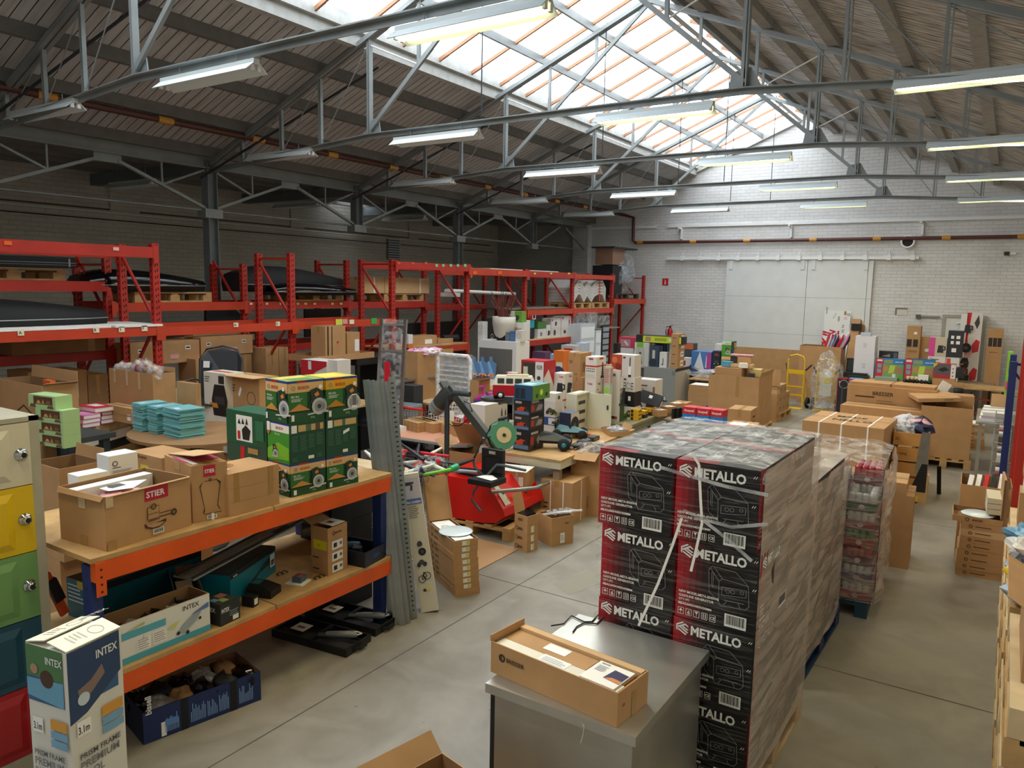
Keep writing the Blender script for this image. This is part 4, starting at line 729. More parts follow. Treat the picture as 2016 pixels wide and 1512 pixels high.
# ---- stack of flat BRESSER cartons with open lid
p0 = atz(846,1128); st = box('flat brown BRESSER carton at the floor, bottom of the stack right of the steel studs', (846,1128),(897,1176),1163,0,xr=945,h=.055,tape=False)
FP = 'r: r .35 .15 .65 .85 white; r .4 .3 .6 .6 paper; r .52 .3 .62 .8 c9cc3a | f: o .2 .5 .2 dark_print; t BRESSER .3 .35 .3 dark_print .35'
ords = ['second','third','fourth','fifth','sixth','seventh','eighth','ninth','tenth','eleventh']
for i in range(7):
    st = on(st,'flat brown BRESSER carton, %s from the floor in the stack right of the steel studs' % ords[i],h=.055,dx=random.uniform(-.008,.008),dy=random.uniform(-.008,.008),w=st.w,d=st.d,pr=FP,tape=False,group='flat cartons right of the steel studs')
st = on(st,'open flat BRESSER carton with raised lid on top of the stack',h=.06,open_=1,pr=FP)
fb = MB(); w, d, h = st.w, st.d, st.h
o3 = [Vector((0,0,h)),Vector((0,d,h))]; up = Vector((-.35,0,.93)).normalized()*.42
fb.raw([o3[0],o3[1],o3[1]+up,o3[0]+up]+[v+Vector((-.006,0,0)) for v in (o3[0],o3[1],o3[1]+up,o3[0]+up)],[(0,1,2,3),(7,6,5,4),(0,4,5,1),(1,5,6,2),(2,6,7,3),(3,7,4,0)],'card')
for y in (0,d): fb.raw([o3[0]+Vector((0,y,0))-Vector((0,0,0)),o3[0]+Vector((.05,y,.02)),o3[0]+Vector((.05,y,.0))+up,o3[0]+Vector((0,y,0))+up],[(0,1,2,3)],'card')
fb.build('lid', st.o)
mb = MB(); mb.box((.03,.03,h-.012),(w-.03,d-.03,h-.006),'paper'); f = Face(mb,(.03,.03,h-.006),(w-.06,0,0),(0,d-.06,0)); f.ring(.3,.4,.2,.006,C('77777a')).ring(.3,.4,.12,.004,C('77777a')); mb.build('leaflet',None,st.T,'white sheet with drawing inside the open carton on the stack','paper')
mb = MB(); mb.lathe([(0,.012),(.13,.012),(.15,.004),(.16,0),(.16,.0)],C('cfdadd',.2),c=(w*.6,d*.55,h),n=24); mb.build('glass_lens',None,st.T,'clear round plastic disc in the open carton on the stack','disc')
# ---- stainless counter with long BRESSER carton
cx0, cx1, cyy0, cyy1, cz = -1.93, -1.16, 2.80, 3.74, .88
ct = thing('stainless steel cabinet with worktop in the foreground','steel_cabinet','cabinet',(cx0,cyy0,0)); W_, D_ = cx1-cx0, cyy1-cyy0
mb = MB(); mb.box((0,0,cz-.045),(W_,D_,cz),'stainless'); mb.build('worktop', ct)
mb = MB(); mb.box((.03,.04,.08),(W_-.03,D_-.03,cz-.045),'stainless'); mb.box((.06,.06,0),(W_-.06,D_-.06,.08),'steel_dark'); mb.build('body', ct)
mb = MB(); mb.box((.0,.08,.1),(.028,.47,cz-.08),'stainless'); mb.build('door', ct); mb = MB(); mb.box((.0,.49,.1),(.028,D_-.05,cz-.08),'stainless'); mb.build('door', ct)
mb = MB(); mb.box((-.002,.05,.1),(.03,.07,cz-.06),'black_rub'); mb.build('door_seal', ct)
mb = MB(); mb.box((-.02,.45,.45),(.0,.46,.6),'steel_dark'); mb.build('handle', ct)
bb = box('long open BRESSER telescope carton lying on the stainless cabinet', (966,1322),(1214,1433),1262,cz+.001,xr=1274,open_=1,pr='f: o .1 .6 .11 dark_print; o .1 .6 .09 dark_print; t B .083 .54 .12 dark_print; t BRESSER .14 .53 .14 dark_print .19 | r: r .45 0 .6 .7 tape; l .15 .5 .25 .6 2 dark_print',flaps=[])
w, d, h = bb.w, bb.d, bb.h
mb = MB(); mb.box((.01,d*.35,.01),(w*.68,d*.8,h-.012),'card'); ob = mb.build('inner_carton',None,bb.T,'inner brown carton inside the long BRESSER carton, left','box')
mb = MB(); f = Face(mb,(.01,.01,h-.012),(w-.02,0,0),(0,d*.33,0)); mb.box((.01,.01,.01),(w-.02,d*.34,h-.012),C('ded6c2')); f.rect(.36,.25,.58,.95,'white').up().lines(.38,.3,.56,.8,3,C('aab')if 0 else C('9a9a9e')); mb.build('inner_carton',None,bb.T,'long pale inner carton at the front of the long BRESSER carton','box')
mb = MB(); mb.box((w*.69,d*.35,.01),(w-.03,d*.8,h-.012),'card'); mb.build('inner_carton',None,bb.T,'short inner brown carton inside the long BRESSER carton, right','box')
mb = MB(); mb.box((.01,d*.82,.01),(w-.01,d-.01,h+.004),'card_light'); mb.build('inner_carton',None,bb.T,'narrow inner brown carton along the back of the long BRESSER carton','box')
mb = MB(); mb.box((w*.3,d*.5,h-.011),(w*.48,d*.75,h-.0105),'white'); mb.build('label_sheet',None,bb.T,'white label on the inner carton of the long BRESSER carton','label')
mb = MB(); mb.box((w*.7,.02,h-.008),(w-.035,d*.78,h-.003),'paper'); f = Face(mb,(w*.7,.02,h-.003),(w*.3-.035,0,0),(0,d*.78-.02,0)); f.poly([(.5,.3),(.98,.25),(.98,.75),(.55,.8)],C('3a3558')).up().poly([(.52,.3),(.98,.25),(.98,.4),(.7,.42)],C('d0884a')).lines(.1,.5,.4,.8,5,C('8a8a9a')); f.text('BRESSER',.1,.88,.05,C('3a3558'),maxw=.4); mb.build('booklet',None,bb.T,'white instruction booklet with sunset picture in the long BRESSER carton','booklet')
fb = MB(); fb.box((-.006,.0,h),(.0,d,h+.03),'card'); fb.build('flap', bb.o)
mb = MB(); c0 = Vector((cx0+.22,cyy1-.22,cz+.006)); mb.tube([atz(1085,1232,cz+.006),atz(1110,1228,cz+.006),atz(1125,1212,cz+.006),atz(1150,1224,cz+.006),atz(1165,1224,cz+.006),atz(1178,1210,cz+.006),atz(1190,1214,cz+.006),atz(1175,1228,cz+.006),atz(1150,1226,cz+.006),atz(1135,1234,cz+.006),atz(1128,1244,cz+.006)],.004,'black',6); mb.build('power_cord',label='thin black cord lying on the stainless cabinet',cat='cord')
mb = MB(); mb.tube([atz(1144,1418,cz-.03)+Vector((0,-.01,0)),aty(1150,1430,cyy0-.012),aty(1147,1450,cyy0-.012),aty(1143,1463,cyy0-.012)],.002,C('d8d2a8'),5); mb.build('string',label='loose pale string hanging from the stainless cabinet edge',cat='string')
# open carton at the bottom edge
oc = box('open brown carton with yellow snack bags at the bottom edge of the photo', None,None,None,0,P=(-2.32,2.35,0),w=.56,d=.5,h=.4,rot=-12,open_=1,flaps=[('l',40,.12)])
for i,(x,y,lab) in enumerate(((.15,.38,'yellow snack bag standing in the open carton, upright one'),(.07,.33,'yellow snack bag lying at the left in the open carton'),(.3,.3,'yellow snack bag lying at the right in the open carton'))):
    mb = MB(); mb.raw([(x,y,.2),(x+.09,y+.03,.2),(x+.1,y+.03,.42-.05*i),(x-.005,y,.42-.05*i),(x+.045,y-.03,.2),(x+.045,y-.035,.38-.05*i)],[(0,1,2,3),(0,4,5,3),(4,1,2,5),(0,1,4),(3,5,2)],C('dcae10',.3)); mb.box((x+.02,y-.036,.27),(x+.07,y-.034,.33),C('7a2a14')); mb.build('snack_bag',None,oc.T,lab,'snack bag','snack bags in the open carton')
mb = MB(); blob(mb,(.28,.25,.1),(.2,.18,.09),C('b8962a',.4),5,.3,14,8); mb.build('loose_packets',None,oc.T,'loose packets filling the bottom of the open carton','packets',kind='stuff')
# ---- prism frame pool carton
zp = 1.17
PRF = 'r 0 .78 .9 1 3d5f8a; {img}; r .1 .66 .35 .72 f4f2ec; t 3.1m .12 .67 .03 3a3a3a .2; r .55 .69 .95 .73 d99a3c; r .55 .655 .95 .685 7aa8c8; r .55 .62 .95 .65 7aa8c8; t PRISM_FRAME .12 .57 .022 55565a .75; t PREMIUM .12 .53 .03 77787c .72; t POOL .12 .49 .03 77787c .42; p 8c949a .08,.18 .1,.3 .95,.38 .95,.26; p 4a90b0 .1,.3 .4,.36 .95,.4 .7,.37; r .2 .2 .22 .3 e0e0dc; r .45 .23 .47 .33 e0e0dc; r .7 .26 .72 .36 e0e0dc'
P0 = atz(50,1265,zp); P1 = atz(130,1288,zp); P0.z = 0; dv = P1-atz(50,1265,zp)
pp = box('tall white INTEX prism frame pool carton standing in the lower left corner', None,None,None,0,P=tuple(P0),w=dv.length,d=.27,h=zp,rot=math.degrees(math.atan2(dv.y,dv.x)),m=C('dcd8cc'),tape=False,
  pr='f: '+PRF.format(img='p 4d7a4a 0,.88 .9,.88 .9,1 0,1; p 6aa3c0 0,.8 .9,.78 .9,.88 0,.87; d .5 .88 .035 4a2f22; d .2 .91 .02 b08a70; t INTEX .5 .94 .028 white .4')+' | r: '+PRF.format(img='p 2c4468 0,.72 .3,.74 .95,.84 .95,1 0,1; p 8a7468 .15,.84 .4,.86 .6,.9 .65,.86 .4,.81 .2,.79; d .25 .8 .025 c8d4dc; t INTEX .5 .93 .032 white .4')+'; d .3 .33 .02 b08868; d .8 .42 .018 b08868; r .26 .26 .34 .31 2f5a8a; r .77 .37 .84 .41 b83a3a; p 5aa84a .45,.31 .6,.33 .55,.36')
fb = MB(); w, d, h = pp.w, pp.d, pp.h
for s in (0,1):
    x0, x1 = (.0, w*.48) if s == 0 else (w*.54, w)
    z0 = .005+.02*(s == 0); fb = MB(); a, b = (h+.004, h+.03) if s == 0 else (h+.025, h+.004)
    fb.raw([(x0,0,a),(x1,0,b),(x1,d,b),(x0,d,a),(x0,0,a+.005),(x1,0,b+.005),(x1,d,b+.005),(x0,d,a+.005)],[(0,3,2,1),(4,5,6,7),(0,1,5,4),(1,2,6,5),(2,3,7,6),(3,0,4,7)],C('e8e2cc'))
    f = Face(fb,(x0,0,a+.005),Vector((x1-x0,0,b-a)),(0,d,0)); f.lines(.2,.2,.8,.5,4,C('b8b3a4')); f.ring(.5,.7,.12,.004,C('a8a498'))
    if s == 0: f.text('INTEX',.55,.85,.13,C('a8a498'),vert=True)
    fb.build('flap', pp.o)
# ================================================================ GENERATOR CARTONS
GF = 'r 0 0 .08 1 a01022; r .08 0 .16 1 86101d; r .16 0 .24 1 640e18; r .24 0 .32 1 420c13; r .32 0 .42 1 260b0f'
def gen_carton():
    mb = MB(); w, d, h = .435, .595, .427; mb.box((0,0,0),(w,d,h),C('121113',.35)); fs = faces(mb,w,d,h)
    for side in 'fr':
        f = fs[side]; do_print(fs, side+': '+GF); f.lv += 1; k = .6 if side == 'r' else 1
        # hexagon badge of three slanted bars each way
        a, b, s = .04, .80, .16; q = f.h/f.w
        pts = lambda L: [(a+x*s*q, b+y*s) for x, y in L]
        for L in ([(.0,.72),(.5,1.0),(.62,.93),(.12,.65)],[(.0,.5),(.14,.42),(.75,.76),(.95,.62),(1,.7),(.74,.9)],[(.0,.72),(.1,.66),(.1,.2),(.0,.28)],[(.25,.5),(.9,.12),(1,.2),(.36,.58)],[(.12,.3),(.78,-.05),(.88,.03),(.2,.4)],[(.4,.62),(.9,.35),(1,.42),(.5,.7)]): f.poly(pts(L),'white')
        f.text('METALLO',.05+s*q+.02,.81,.125,'white',bold=.035,maxw=.62*k)
        wl = C('8a8a8e'); ln = lambda P: f.line(P,.0022,wl)
        ln([(.42,.42),(.4,.7),(.44,.75),(.72,.74),(.88,.6),(.9,.35),(.86,.3),(.56,.28),(.54,.32),(.42,.42)]); ln([(.54,.32),(.53,.58),(.57,.62),(.88,.6)]); ln([(.53,.58),(.42,.72)]); ln([(.57,.62),(.46,.75)])
        ln([(.57,.42),(.86,.45),(.86,.54),(.57,.52),(.57,.42)]); f.ring(.64,.48,.025,.002,wl,10).ring(.7,.485,.025,.002,wl,10).ring(.81,.5,.02,.002,wl,10); ln([(.6,.36),(.84,.37)]); ln([(.6,.3),(.64,.36)]); ln([(.8,.3),(.77,.36)]); ln([(.44,.5),(.44,.68)]); ln([(.46,.48),(.46,.68)])
        for i, tt in enumerate(('NEW MODEL:META-8500WE','GASOLINE GENERATOR','QTY:1PC','MEAS:600X440X430MM')): f.text(tt,.04,.33-i*.052,.032,'paper',bold=.02,maxw=(.5,.44,.16,.42)[i]*k)
        for i in range(5):
            x = .04+i*.1*k; f.ring(x+.035*k,.085,.035,.0022,'paper',4) if 0 else f.line([(x,.05),(x+.07*k,.05),(x+.07*k,.13),(x,.13),(x,.05)],.0022,'paper')
            if i == 1: f.text('6',x+.02*k,.06,.055,'paper')
            elif i == 4: f.text('CE',x+.008*k,.07,.04,'paper',maxw=.055*k)
            elif i == 0: f.poly([(x+.01*k,.09),(x+.06*k,.09),(x+.035*k,.12)],'paper').line([(x+.035*k,.09),(x+.035*k,.06)],.002,'paper')
            elif i == 2: f.poly([(x+.015*k,.12),(x+.055*k,.12),(x+.035*k,.085)],'paper').line([(x+.035*k,.09),(x+.035*k,.06)],.002,'paper')
            else: f.line([(x+.022*k,.06),(x+.022*k,.12)],.004,'paper').line([(x+.048*k,.06),(x+.048*k,.12)],.004,'paper')
        f.bars(.62,.04,.88,.2)
        for yy in (.55,.9): f.up().line([(.93,yy),(.95,yy+.03)],.003,'paper').line([(.955,yy),(.975,yy+.03)],.003,'paper')
    t_ = fs['t']; t_.rect(0,0,.5,.12,C('8c1420')).rect(0,.12,.5,1,C('26282c')).rect(.5,.88,1,1,C('8c1420')).rect(.5,0,1,.88,C('2a2c30')).up().rect(.495,0,.505,1,'black')
    t_.text('METALLO',.38,.3,.2,'paper',vert=False,maxw=.5,rot=0) if 0 else None
    t_.text('METALLO',.40,.28,.1,C('9a9a9c'),rot=pi/2,maxw=None,bold=.03); t_.text('METALLO',.64,.78,.1,C('9a9a9c'),rot=-pi/2,bold=.03)
    return mb
gmesh = None
def gplace(P, rot, lab, grp):
    global gmesh
    if gmesh is None: o = gen_carton().build('generator_carton'); gmesh = o
    else: o = gmesh.copy(); COL.objects.link(o)
    o.matrix_world = TR(P[0],P[1],P[2],rot); tag(o, lab, 'box', grp); return o
RT = -.02
pallet('wooden pallet under the nearer stack of METALLO generator cartons',(-1.86,3.78,0),.92,1.2,RT,'wood_light')
lv = ['bottom layer','second layer','third layer','top layer']
for k in range(4):
    for j in range(2):
        for i in range(2):
            off = (-.0,.008,.012,-.015)[k]; x = -1.83+i*.448+off+.0; y = 3.775+j*.603+(.0,.0,.004,-.0)[k]
            gplace((x, y-(x+1.4)*.02*0, .146+k*.4295), RT+(0,.004,-.004,.0)[k], 'black and red METALLO generator carton, nearer pallet, %s, %s %s' % (lv[k], ['front','back'][j], ['left','right'][i]), 'generator cartons on the nearer pallet')
M_ = C('1d3a5c')
pallet('blue painted pallet under the farther stack of METALLO cartons',(-1.95,5.33,0),.95,1.3,RT,C('17355e'))
for k in range(3):
    for j in range(2):
        for i in range(2):
            gplace((-1.91+i*.448,5.36+j*.61,.146+k*.4295), RT, 'black and red METALLO generator carton, farther pallet, %s, %s %s' % (lv[k] if k < 2 else 'top layer', ['front','back'][j], ['left','right'][i]), 'generator cartons on the farther pallet')
film_shell('clear stretch film wrapped round the nearer stack of METALLO cartons',(-1.845,3.772,.147),RT,.905,1.21,1.725,{'f':'film','r':'film_dense','t':'film_clear','l':'film','b':'film'},.01,2)
film_shell('clear stretch film wrapped round the farther stack of METALLO cartons',(-1.93,5.35,.147),RT,.92,1.24,1.30,{'f':'film_dense','r':'film_dense','t':'film_dense'},.025,3)
# strap and tape straps on the front of the wrap
def ribbon(label, pts, w, m='paper', name='plastic_strap'):
    mb = MB(); pts = [Vector(p) for p in pts]
    for a, b in zip(pts, pts[1:]):
        e = (b-a).normalized().cross(Vector((0,-1,0)))*(w/2); mb.poly([a+e,b+e,b-e,a-e],m); mb.poly([a-e+Vector((0,.002,0)),b-e+Vector((0,.002,0)),b+e+Vector((0,.002,0)),a+e+Vector((0,.002,0))],m)
    return mb.build(name,None,None,label,'strap')
FY = 3.725; S_ = lambda x, y: aty(x, y, FY)
ribbon('white plastic strap hanging down the front of the wrapped METALLO stack',[S_(1363,892),S_(1376,915),S_(1379,980),S_(1382,1030),S_(1372,1075),S_(1360,1125)],.014,'paper')
ribbon('long white strap running diagonally down to the stainless cabinet',[S_(1342,1020),S_(1325,1070),S_(1295,1150),S_(1257,1232)],.014,'paper')
for i, P_ in enumerate(([(1300,920),(1350,935),(1430,958),(1512,975)],[(1345,1005),(1385,1022),(1440,1038),(1512,1032)],[(1385,1025),(1430,1060),(1480,1105)])):
    ribbon('twisted rope of stretch film across the front of the METALLO stack, '+['upper','middle','lower'][i],[S_(*q) for q in P_],.018,'poly_bag','film_rope')
# ================================================================ PALLET RACKS
YU = [1.2,3.4,5.6,7.75,9.96,12.12,14.26,16.42,18.63,20.72]
def solve_on(axis, val, z, xpx, lo=0.5, hi=21.0):
    """the free horizontal coordinate that puts a point of the plane axis=val at pixel column xpx"""
    if axis == 'x':
        f = lambda t: proj((val,t,z))[0]
    else:
        f = lambda t: proj((t,val,z))[0]; lo, hi = -14, 3
    for _ in range(45):
        m_ = (lo+hi)/2
        if f(m_) < xpx: lo = m_
        else: hi = m_
    return (lo+hi)/2
def G(label, Y, x0, x1, yt, z, **kw):        # carton whose near face lies on the plane y=Y
    P = Vector((solve_on('y',Y,z,x0),Y,z)); h = kw.get('h') or solve_h(P, yt); kw['h'] = h     # pixel columns were read near the top edge
    a = solve_on('y',Y,z+h,x0); kw.setdefault('w', solve_on('y',Y,z+h,x1)-a)
    if kw.get('xr'): kw['d'] = solve_on('x',a+kw['w'],z+h,kw.pop('xr'))-Y
    return box(label, None, None, yt, z, P=(a,Y,z), **kw)
def R(label, X, x0, x1, yt, z, **kw):        # carton whose near face lies on the plane x=X (facing the aisle)
    y0 = solve_on('x',X,z,x0); h = kw.get('h') or solve_h(Vector((X,y0,z)), yt); kw['h'] = h; y0 = solve_on('x',X,z+h,x0); y1 = solve_on('x',X,z+h,x1)
    return box(label, None, None, yt, z, P=(X,y0,z), w=y1-y0, rot=90, **kw)
def rack(label, XF, XB, ys, hts, beams, m='red_rack', feet=True):
    r = thing(label, 'pallet_rack', 'rack', (XF,ys[0],0))
    def P(nm, fn, m_=None):
        mb = MB(); fn(mb); o = mb.build(nm, r); o.data.transform(Matrix.Translation((-XF,-ys[0],0))); return o
    for y, h in zip(ys, hts):
        for x, s in ((XF,-1),(XB,1)):
            def up(mb):
                a, b = (x-.075, x) if s < 0 else (x, x+.075)
                mb.box((a,y-.045,0),(b,y+.045,h),m)
                f = Face(mb,(b,y-.045,0),(0,.09,0),(0,0,h)); g = Face(mb,(a,y-.045,0),(b-a,0,0),(0,0,h)); n = int(h/.075)
                for i in range(n):
                    z = (i+.5)/n
                    if z*h > 1.0: f.rect(.28,z-.005,.42,z+.005,'rack_hole').rect(.6,z-.001,.74,z+.009,'rack_hole'); g.rect(.35,z-.004,.6,z+.006,'rack_hole')
            P('upright', up)
        k = 0; z = .5
        while z < h-.75:
            a, b = (XF-.05,XB+.05) if k % 2 == 0 else (XB+.05,XF-.05)
            P('brace', lambda mb: mb.bar((a,y,z),(b,y,z+.85),.03,.03,m)); z += .85; k += 1
        P('brace', lambda mb: mb.bar((XF-.05,y,h-.08),(XB+.05,y,h-.08),.03,.03,m)); P('brace', lambda mb: mb.bar((XF-.05,y,.95),(XB+.05,y,.95),.03,.03,m))
    for (i, z0, z1, mm) in beams:
        for x in (XF-.002, XB-.05):
            P('beam', lambda mb: (mb.box((x,ys[i]+.045,z0),(x+.052,ys[i+1]-.045,z1),mm or m), mb.box((x+.052,ys[i]-.0,z0-.06),(x+.056,ys[i]+.06,z1+.02),mm or m), mb.box((x+.052,ys[i+1]-.06,z0-.06),(x+.056,ys[i+1]-.0,z1+.02),mm or m)))
    return r
r1 = rack('front row of tall red pallet racks along the left side of the hall', -8.9, -9.7, YU, [3.15,3.15,3.18,3.16,3.15,3.14,3.11,3.10,3.1,3.1],
  [(0,3.0,3.12,None),(1,3.0,3.13,None),(0,2.05,2.15,'red_rack2'),(1,2.05,2.16,'red_rack2'),(2,2.04,2.15,'red_rack2'),(3,2.04,2.15,'red_rack2'),(4,3.0,3.12,None),(4,1.48,1.6,'red_rack2'),(5,2.94,3.07,'red_rack2'),(6,2.94,3.07,None),(7,2.94,3.05,'red_rack2'),(6,2.1,2.22,'red_rack2'),(6,1.42,1.54,None),(7,2.08,2.2,'red_rack2'),(8,2.3,2.43,'red_rack2')])
r2 = rack('second row of red pallet racks behind the first, nearer the left wall', -9.98, -10.8, YU[:8], [3.0,3.0,3.0,3.0,3.14,3.1,3.05,3.05],
  [(0,2.57,2.7,None),(1,2.57,2.7,None),(2,2.3,2.42,'red_rack2'),(3,2.3,2.42,None),(4,2.28,2.4,None),(1,1.68,1.8,None),(2,1.68,1.8,None),(3,1.6,1.72,None),(4,1.5,1.62,None),(5,2.2,2.32,None)])
# tags on beams
def tagcard(x0, x1, y0, y1, X, c_, txt=None, lab='', nm='tag_card'):
    a = atx(x0,y1,X); b = atx(x1,y0,X); mb = MB(); mb.box((X,a.y,a.z),(X+.002,b.y,b.z),C(c_)); f = Face(mb,(X+.002,a.y,a.z),(0,b.y-a.y,0),(0,0,b.z-a.z))
    if txt: f.text(txt,.15,.25,.5,'black',maxw=.7)
    mb.build(nm, None, None, lab, 'label')
XT = -8.842
for a in ((35,47,649,661,'e8e0c0','A'),(184,195,644,655,'e8e0c0','B'),(234,245,643,654,'e8e0c0','S'),(279,290,641,652,'e8e0c0','F'),(460,469,635,644,'e8e0c0','Bi'),(543,551,633,642,'e8e0c0','K')):
    tagcard(a[0],a[1],a[2],a[3],XT,a[4],a[5],'small cream card lettered %s on the red beam' % a[5])
for a in ((661,674,628,640,'cfd84a','yellow'),(675,684,628,638,'d99a9a','pink'),(688,697,629,638,'e8e0c0','small cream blank'),(731,742,626,638,'3aa84a','green')): tagcard(*a[:4],XT,a[4],None,a[5]+' card stuck on the red beam behind the saw cartons')
for i,x in enumerate((783,810,836)): tagcard(x,x+5,516,520,XT,'e0501a',None,'small orange sticker on the top red beam, '+['first','second','third'][i]+' from the left')
for i,x in enumerate((857,870,885,899,913)): tagcard(x,x+5,520,525,XT,'7fc88a',None,'small pale green sticker on the top red beam, '+['first','second','third','fourth','fifth'][i]+' from the left')
tagcard(8,23,475,482,XT,'e8641a',None,'orange sticker at the left end of the top red beam'); tagcard(223,234,487,493,XT,'e8b0a0',None,'pink and white sticker near the right end of the top red beam')
for i,(x,c_) in enumerate(((492,'e8e0c0'),(511,'e0e0d0'),(523,'cfd08a'),(550,'c9cc5a'),(564,'c9cc5a'),(584,'c9cc5a'),(599,'c9cc5a'),(617,'c9cc5a'),(652,'c9cc5a'),(669,'c9cc5a'))): tagcard(x,x+5,596,600,-9.922,c_,None,'small %s paper tag on the rear rack beam, number %s from the left' % ('yellow' if c_ == 'c9cc5a' else 'pale', ['one','two','three','four','five','six','seven','eight','nine','ten'][i]))
for i,x in enumerate((931,980)): tagcard(x,x+8,534,540,XT,'e8641a',None,['left','right'][i]+' orange sticker on the red beam above the white planter')
for i,x in enumerate((1051,1083,1118)): tagcard(x,x+4,537,540,XT,'cfd84a',None,['left','middle','right'][i]+' small yellow sticker on the far top red beam')
# white boards lying on the front beam
for i,(y0,y1,x0,x1) in enumerate(((3.75,4.6,-9.75,-8.86),(4.62,5.0,-9.75,-8.9),(5.02,5.62,-9.7,-8.84))):
    mb = MB(); mb.box((x0,y0,2.165),(x1,y1,2.19),'paper'); mb.build('board', label='white shelf board lying on the red beam at left, '+['nearest','middle','farthest'][i], cat='board')
mb = MB(); mb.box((-9.7,3.3,2.165),(-8.95,3.7,2.2),'paper'); mb.build('board', label='white board at the very left edge on the red beam', cat='board')
# roof boxes and long things
def roofbox(label, P, L, W, H, m='black_gloss', flip=1):
    r = thing(label, 'roof_box', 'roof box', P); n = 14; base = []; topp = []
    mb = MB(); secs = []
    for i in range(n+1):
        t = i/n; tt = t if flip > 0 else 1-t
        hw = W/2*(1-.35*max(0,(tt-.6)/.4)**1.6)*(.8+.2*min(1,t*6))*(.85+.15*min(1,(1-t)*8)); hh = H*(.42+.58*min(1,(tt+.02)*5)**.5)*(1-.62*max(0,(tt-.35)/.65)**1.4)
        secs.append([(-hw,t*L,H*.28),(-hw*.98,t*L,H*.28+hh*.35),(-hw*.75,t*L,H*.28+hh*.62),(-hw*.3,t*L,H*.28+hh*.72),(hw*.3,t*L,H*.28+hh*.72),(hw*.75,t*L,H*.28+hh*.62),(hw*.98,t*L,H*.28+hh*.35),(hw,t*L,H*.28)])
    k = 8; vs = [v for s in secs for v in s]; mb.raw(vs,[(i*k+j,i*k+j+1,(i+1)*k+j+1,(i+1)*k+j) for i in range(n) for j in range(k-1)],m,True); mb.poly(secs[0],m); mb.poly(secs[-1][::-1],m); mb.build('lid', r)
    mb = MB(); vs = []
    for s in secs: hw = s[7][0]; y = s[0][1]; vs += [(-hw,y,H*.28),(-hw*.9,y,0),(hw*.9,y,0),(hw,y,H*.28)]
    mb.raw(vs,[(i*4+j,(i+1)*4+j,(i+1)*4+j+1,i*4+j+1) for i in range(n) for j in range(3)],'black_rub',True); mb.poly(vs[:4][::-1],'black_rub'); mb.poly(vs[-4:],'black_rub'); mb.build('base', r)
    mb = MB(); mb.tube([(s[7][0]+.004,s[7][1],s[7][2]) for s in secs],.008,'galv',5); mb.build('trim', r); return r
# upper level of the second row
def pal(lab, y, z, X=-10.78, rot=0): return pallet(lab, (X,y,z+.002), .8, 1.2, rot, 'wood')
pal('wooden pallet under the bundle of black rails, top left of the racks', 3.85, 2.7)
b = R('bundle of long black roof rails on the pallet, top left', -10.0, -40, 148, 500, 2.86, m='black_rub', d=.5, name='rail_bundle', cat='rails', pr='f: r 0 .45 1 .5 steel_grey; r 0 .25 1 .28 steel_grey; r .92 .1 .94 .9 galv')
pal('wooden pallet under the shiny black roof box left of the column', 5.95, 2.42)
roofbox('shiny black roof box on a pallet left of the grey column', (-10.25,5.35,2.57), 1.75, .7, .3)
roofbox('long matt black roof box with raised nose right of the grey column', (-10.4,7.85,2.57), 2.3, .75, .42, 'black_rub')
roofbox('slim glossy black roof box in front of the matt one', (-9.98,8.2,2.52), 1.85, .42, .2)
pal('wooden pallet under the two black roof boxes', 8.6, 2.42)
pal('wooden pallet under the long cartons, top of the second row', 10.9, 2.40)
r_ = R('long pale carton with tape bands on the pallet, top of the second rack row', -9.96, 714, 845, 545, 2.555, m='card_light', d=.35, pr='f: r .15 0 .17 1 paper; r .3 0 .31 1 tape; r .84 0 .86 1 paper; r .45 .2 .47 .9 tape')
r_ = R('long brown carton with white label behind the pale one', -10.4, 626, 720, 546, 2.555, m='card_dark', d=.4, pr='f: r .35 .4 .5 .75 paper; r .72 .4 .8 .75 paper')
# black panel and shiny boxes on the lower level of the second row
roofbox('dark grey roof box lying on the rack beam at the far left', (-9.55,3.0,2.17), 2.2, .8, .34, 'black_rub')
mb = MB(); mb.box((-10.75,9.6,1.74),(-10.72,10.5,2.25),'black'); mb.build('black_board', label='black panel standing upright below the rear rack beam', cat='panel')
mb = MB(); mb.raw([(-10.5,7.35,1.75),(-10.5,8.55,1.75),(-10.6,7.9,2.35),(-10.6,7.45,2.3),(-10.44,7.35,1.75),(-10.44,8.55,1.75),(-10.54,7.9,2.35),(-10.54,7.45,2.3)],[(0,1,2,3),(7,6,5,4),(0,4,5,1),(1,5,6,2),(2,6,7,3),(3,7,4,0)],'black'); mb.build('car_panel', label='black slanted panel with white edge leaning in the rear rack', cat='panel')
mb = MB(); mb.box((-10.7,6.7,1.81),(-10.1,8.0,1.9),'card_dark'); mb.box((-10.7,6.9,1.9),(-10.1,7.9,1.97),'card'); mb.build('flat_carton', label='flat brown carton lying on the rear rack above the handle cartons', cat='box')
# long cartons with hand holes
R('long brown carton at the far left under the red beam', -9.85, 20, 205, 665, 1.81, m='card_dark', d=.6, h=.34, pr='f: r .8 0 .88 1 tape')
hh = 'r .1 .55 .18 .72 white; r .11 .6 .17 .67 black; r .78 .6 .86 .77 white; r .79 .65 .85 .72 black; r .55 .2 .68 .4 d9a0a0'
R('long brown carton with two hand holes, left of the pair under the rack beam', -9.6, 256, 392, 655, 1.60, m='card', d=.4, h=.3, pr='f: '+hh)
R('long brown carton with hand holes and pink label, right of the pair', -9.6, 395, 497, 655, 1.66, m='card', d=.4, h=.27, pr='f: '+hh)
mb = MB(); mb.box((-10.3,5.2,1.55),(-9.0,7.2,1.595),'red_rack'); mb.box((-10.78,5.65,1.5),(-9.1,5.75,1.55),'red_rack');
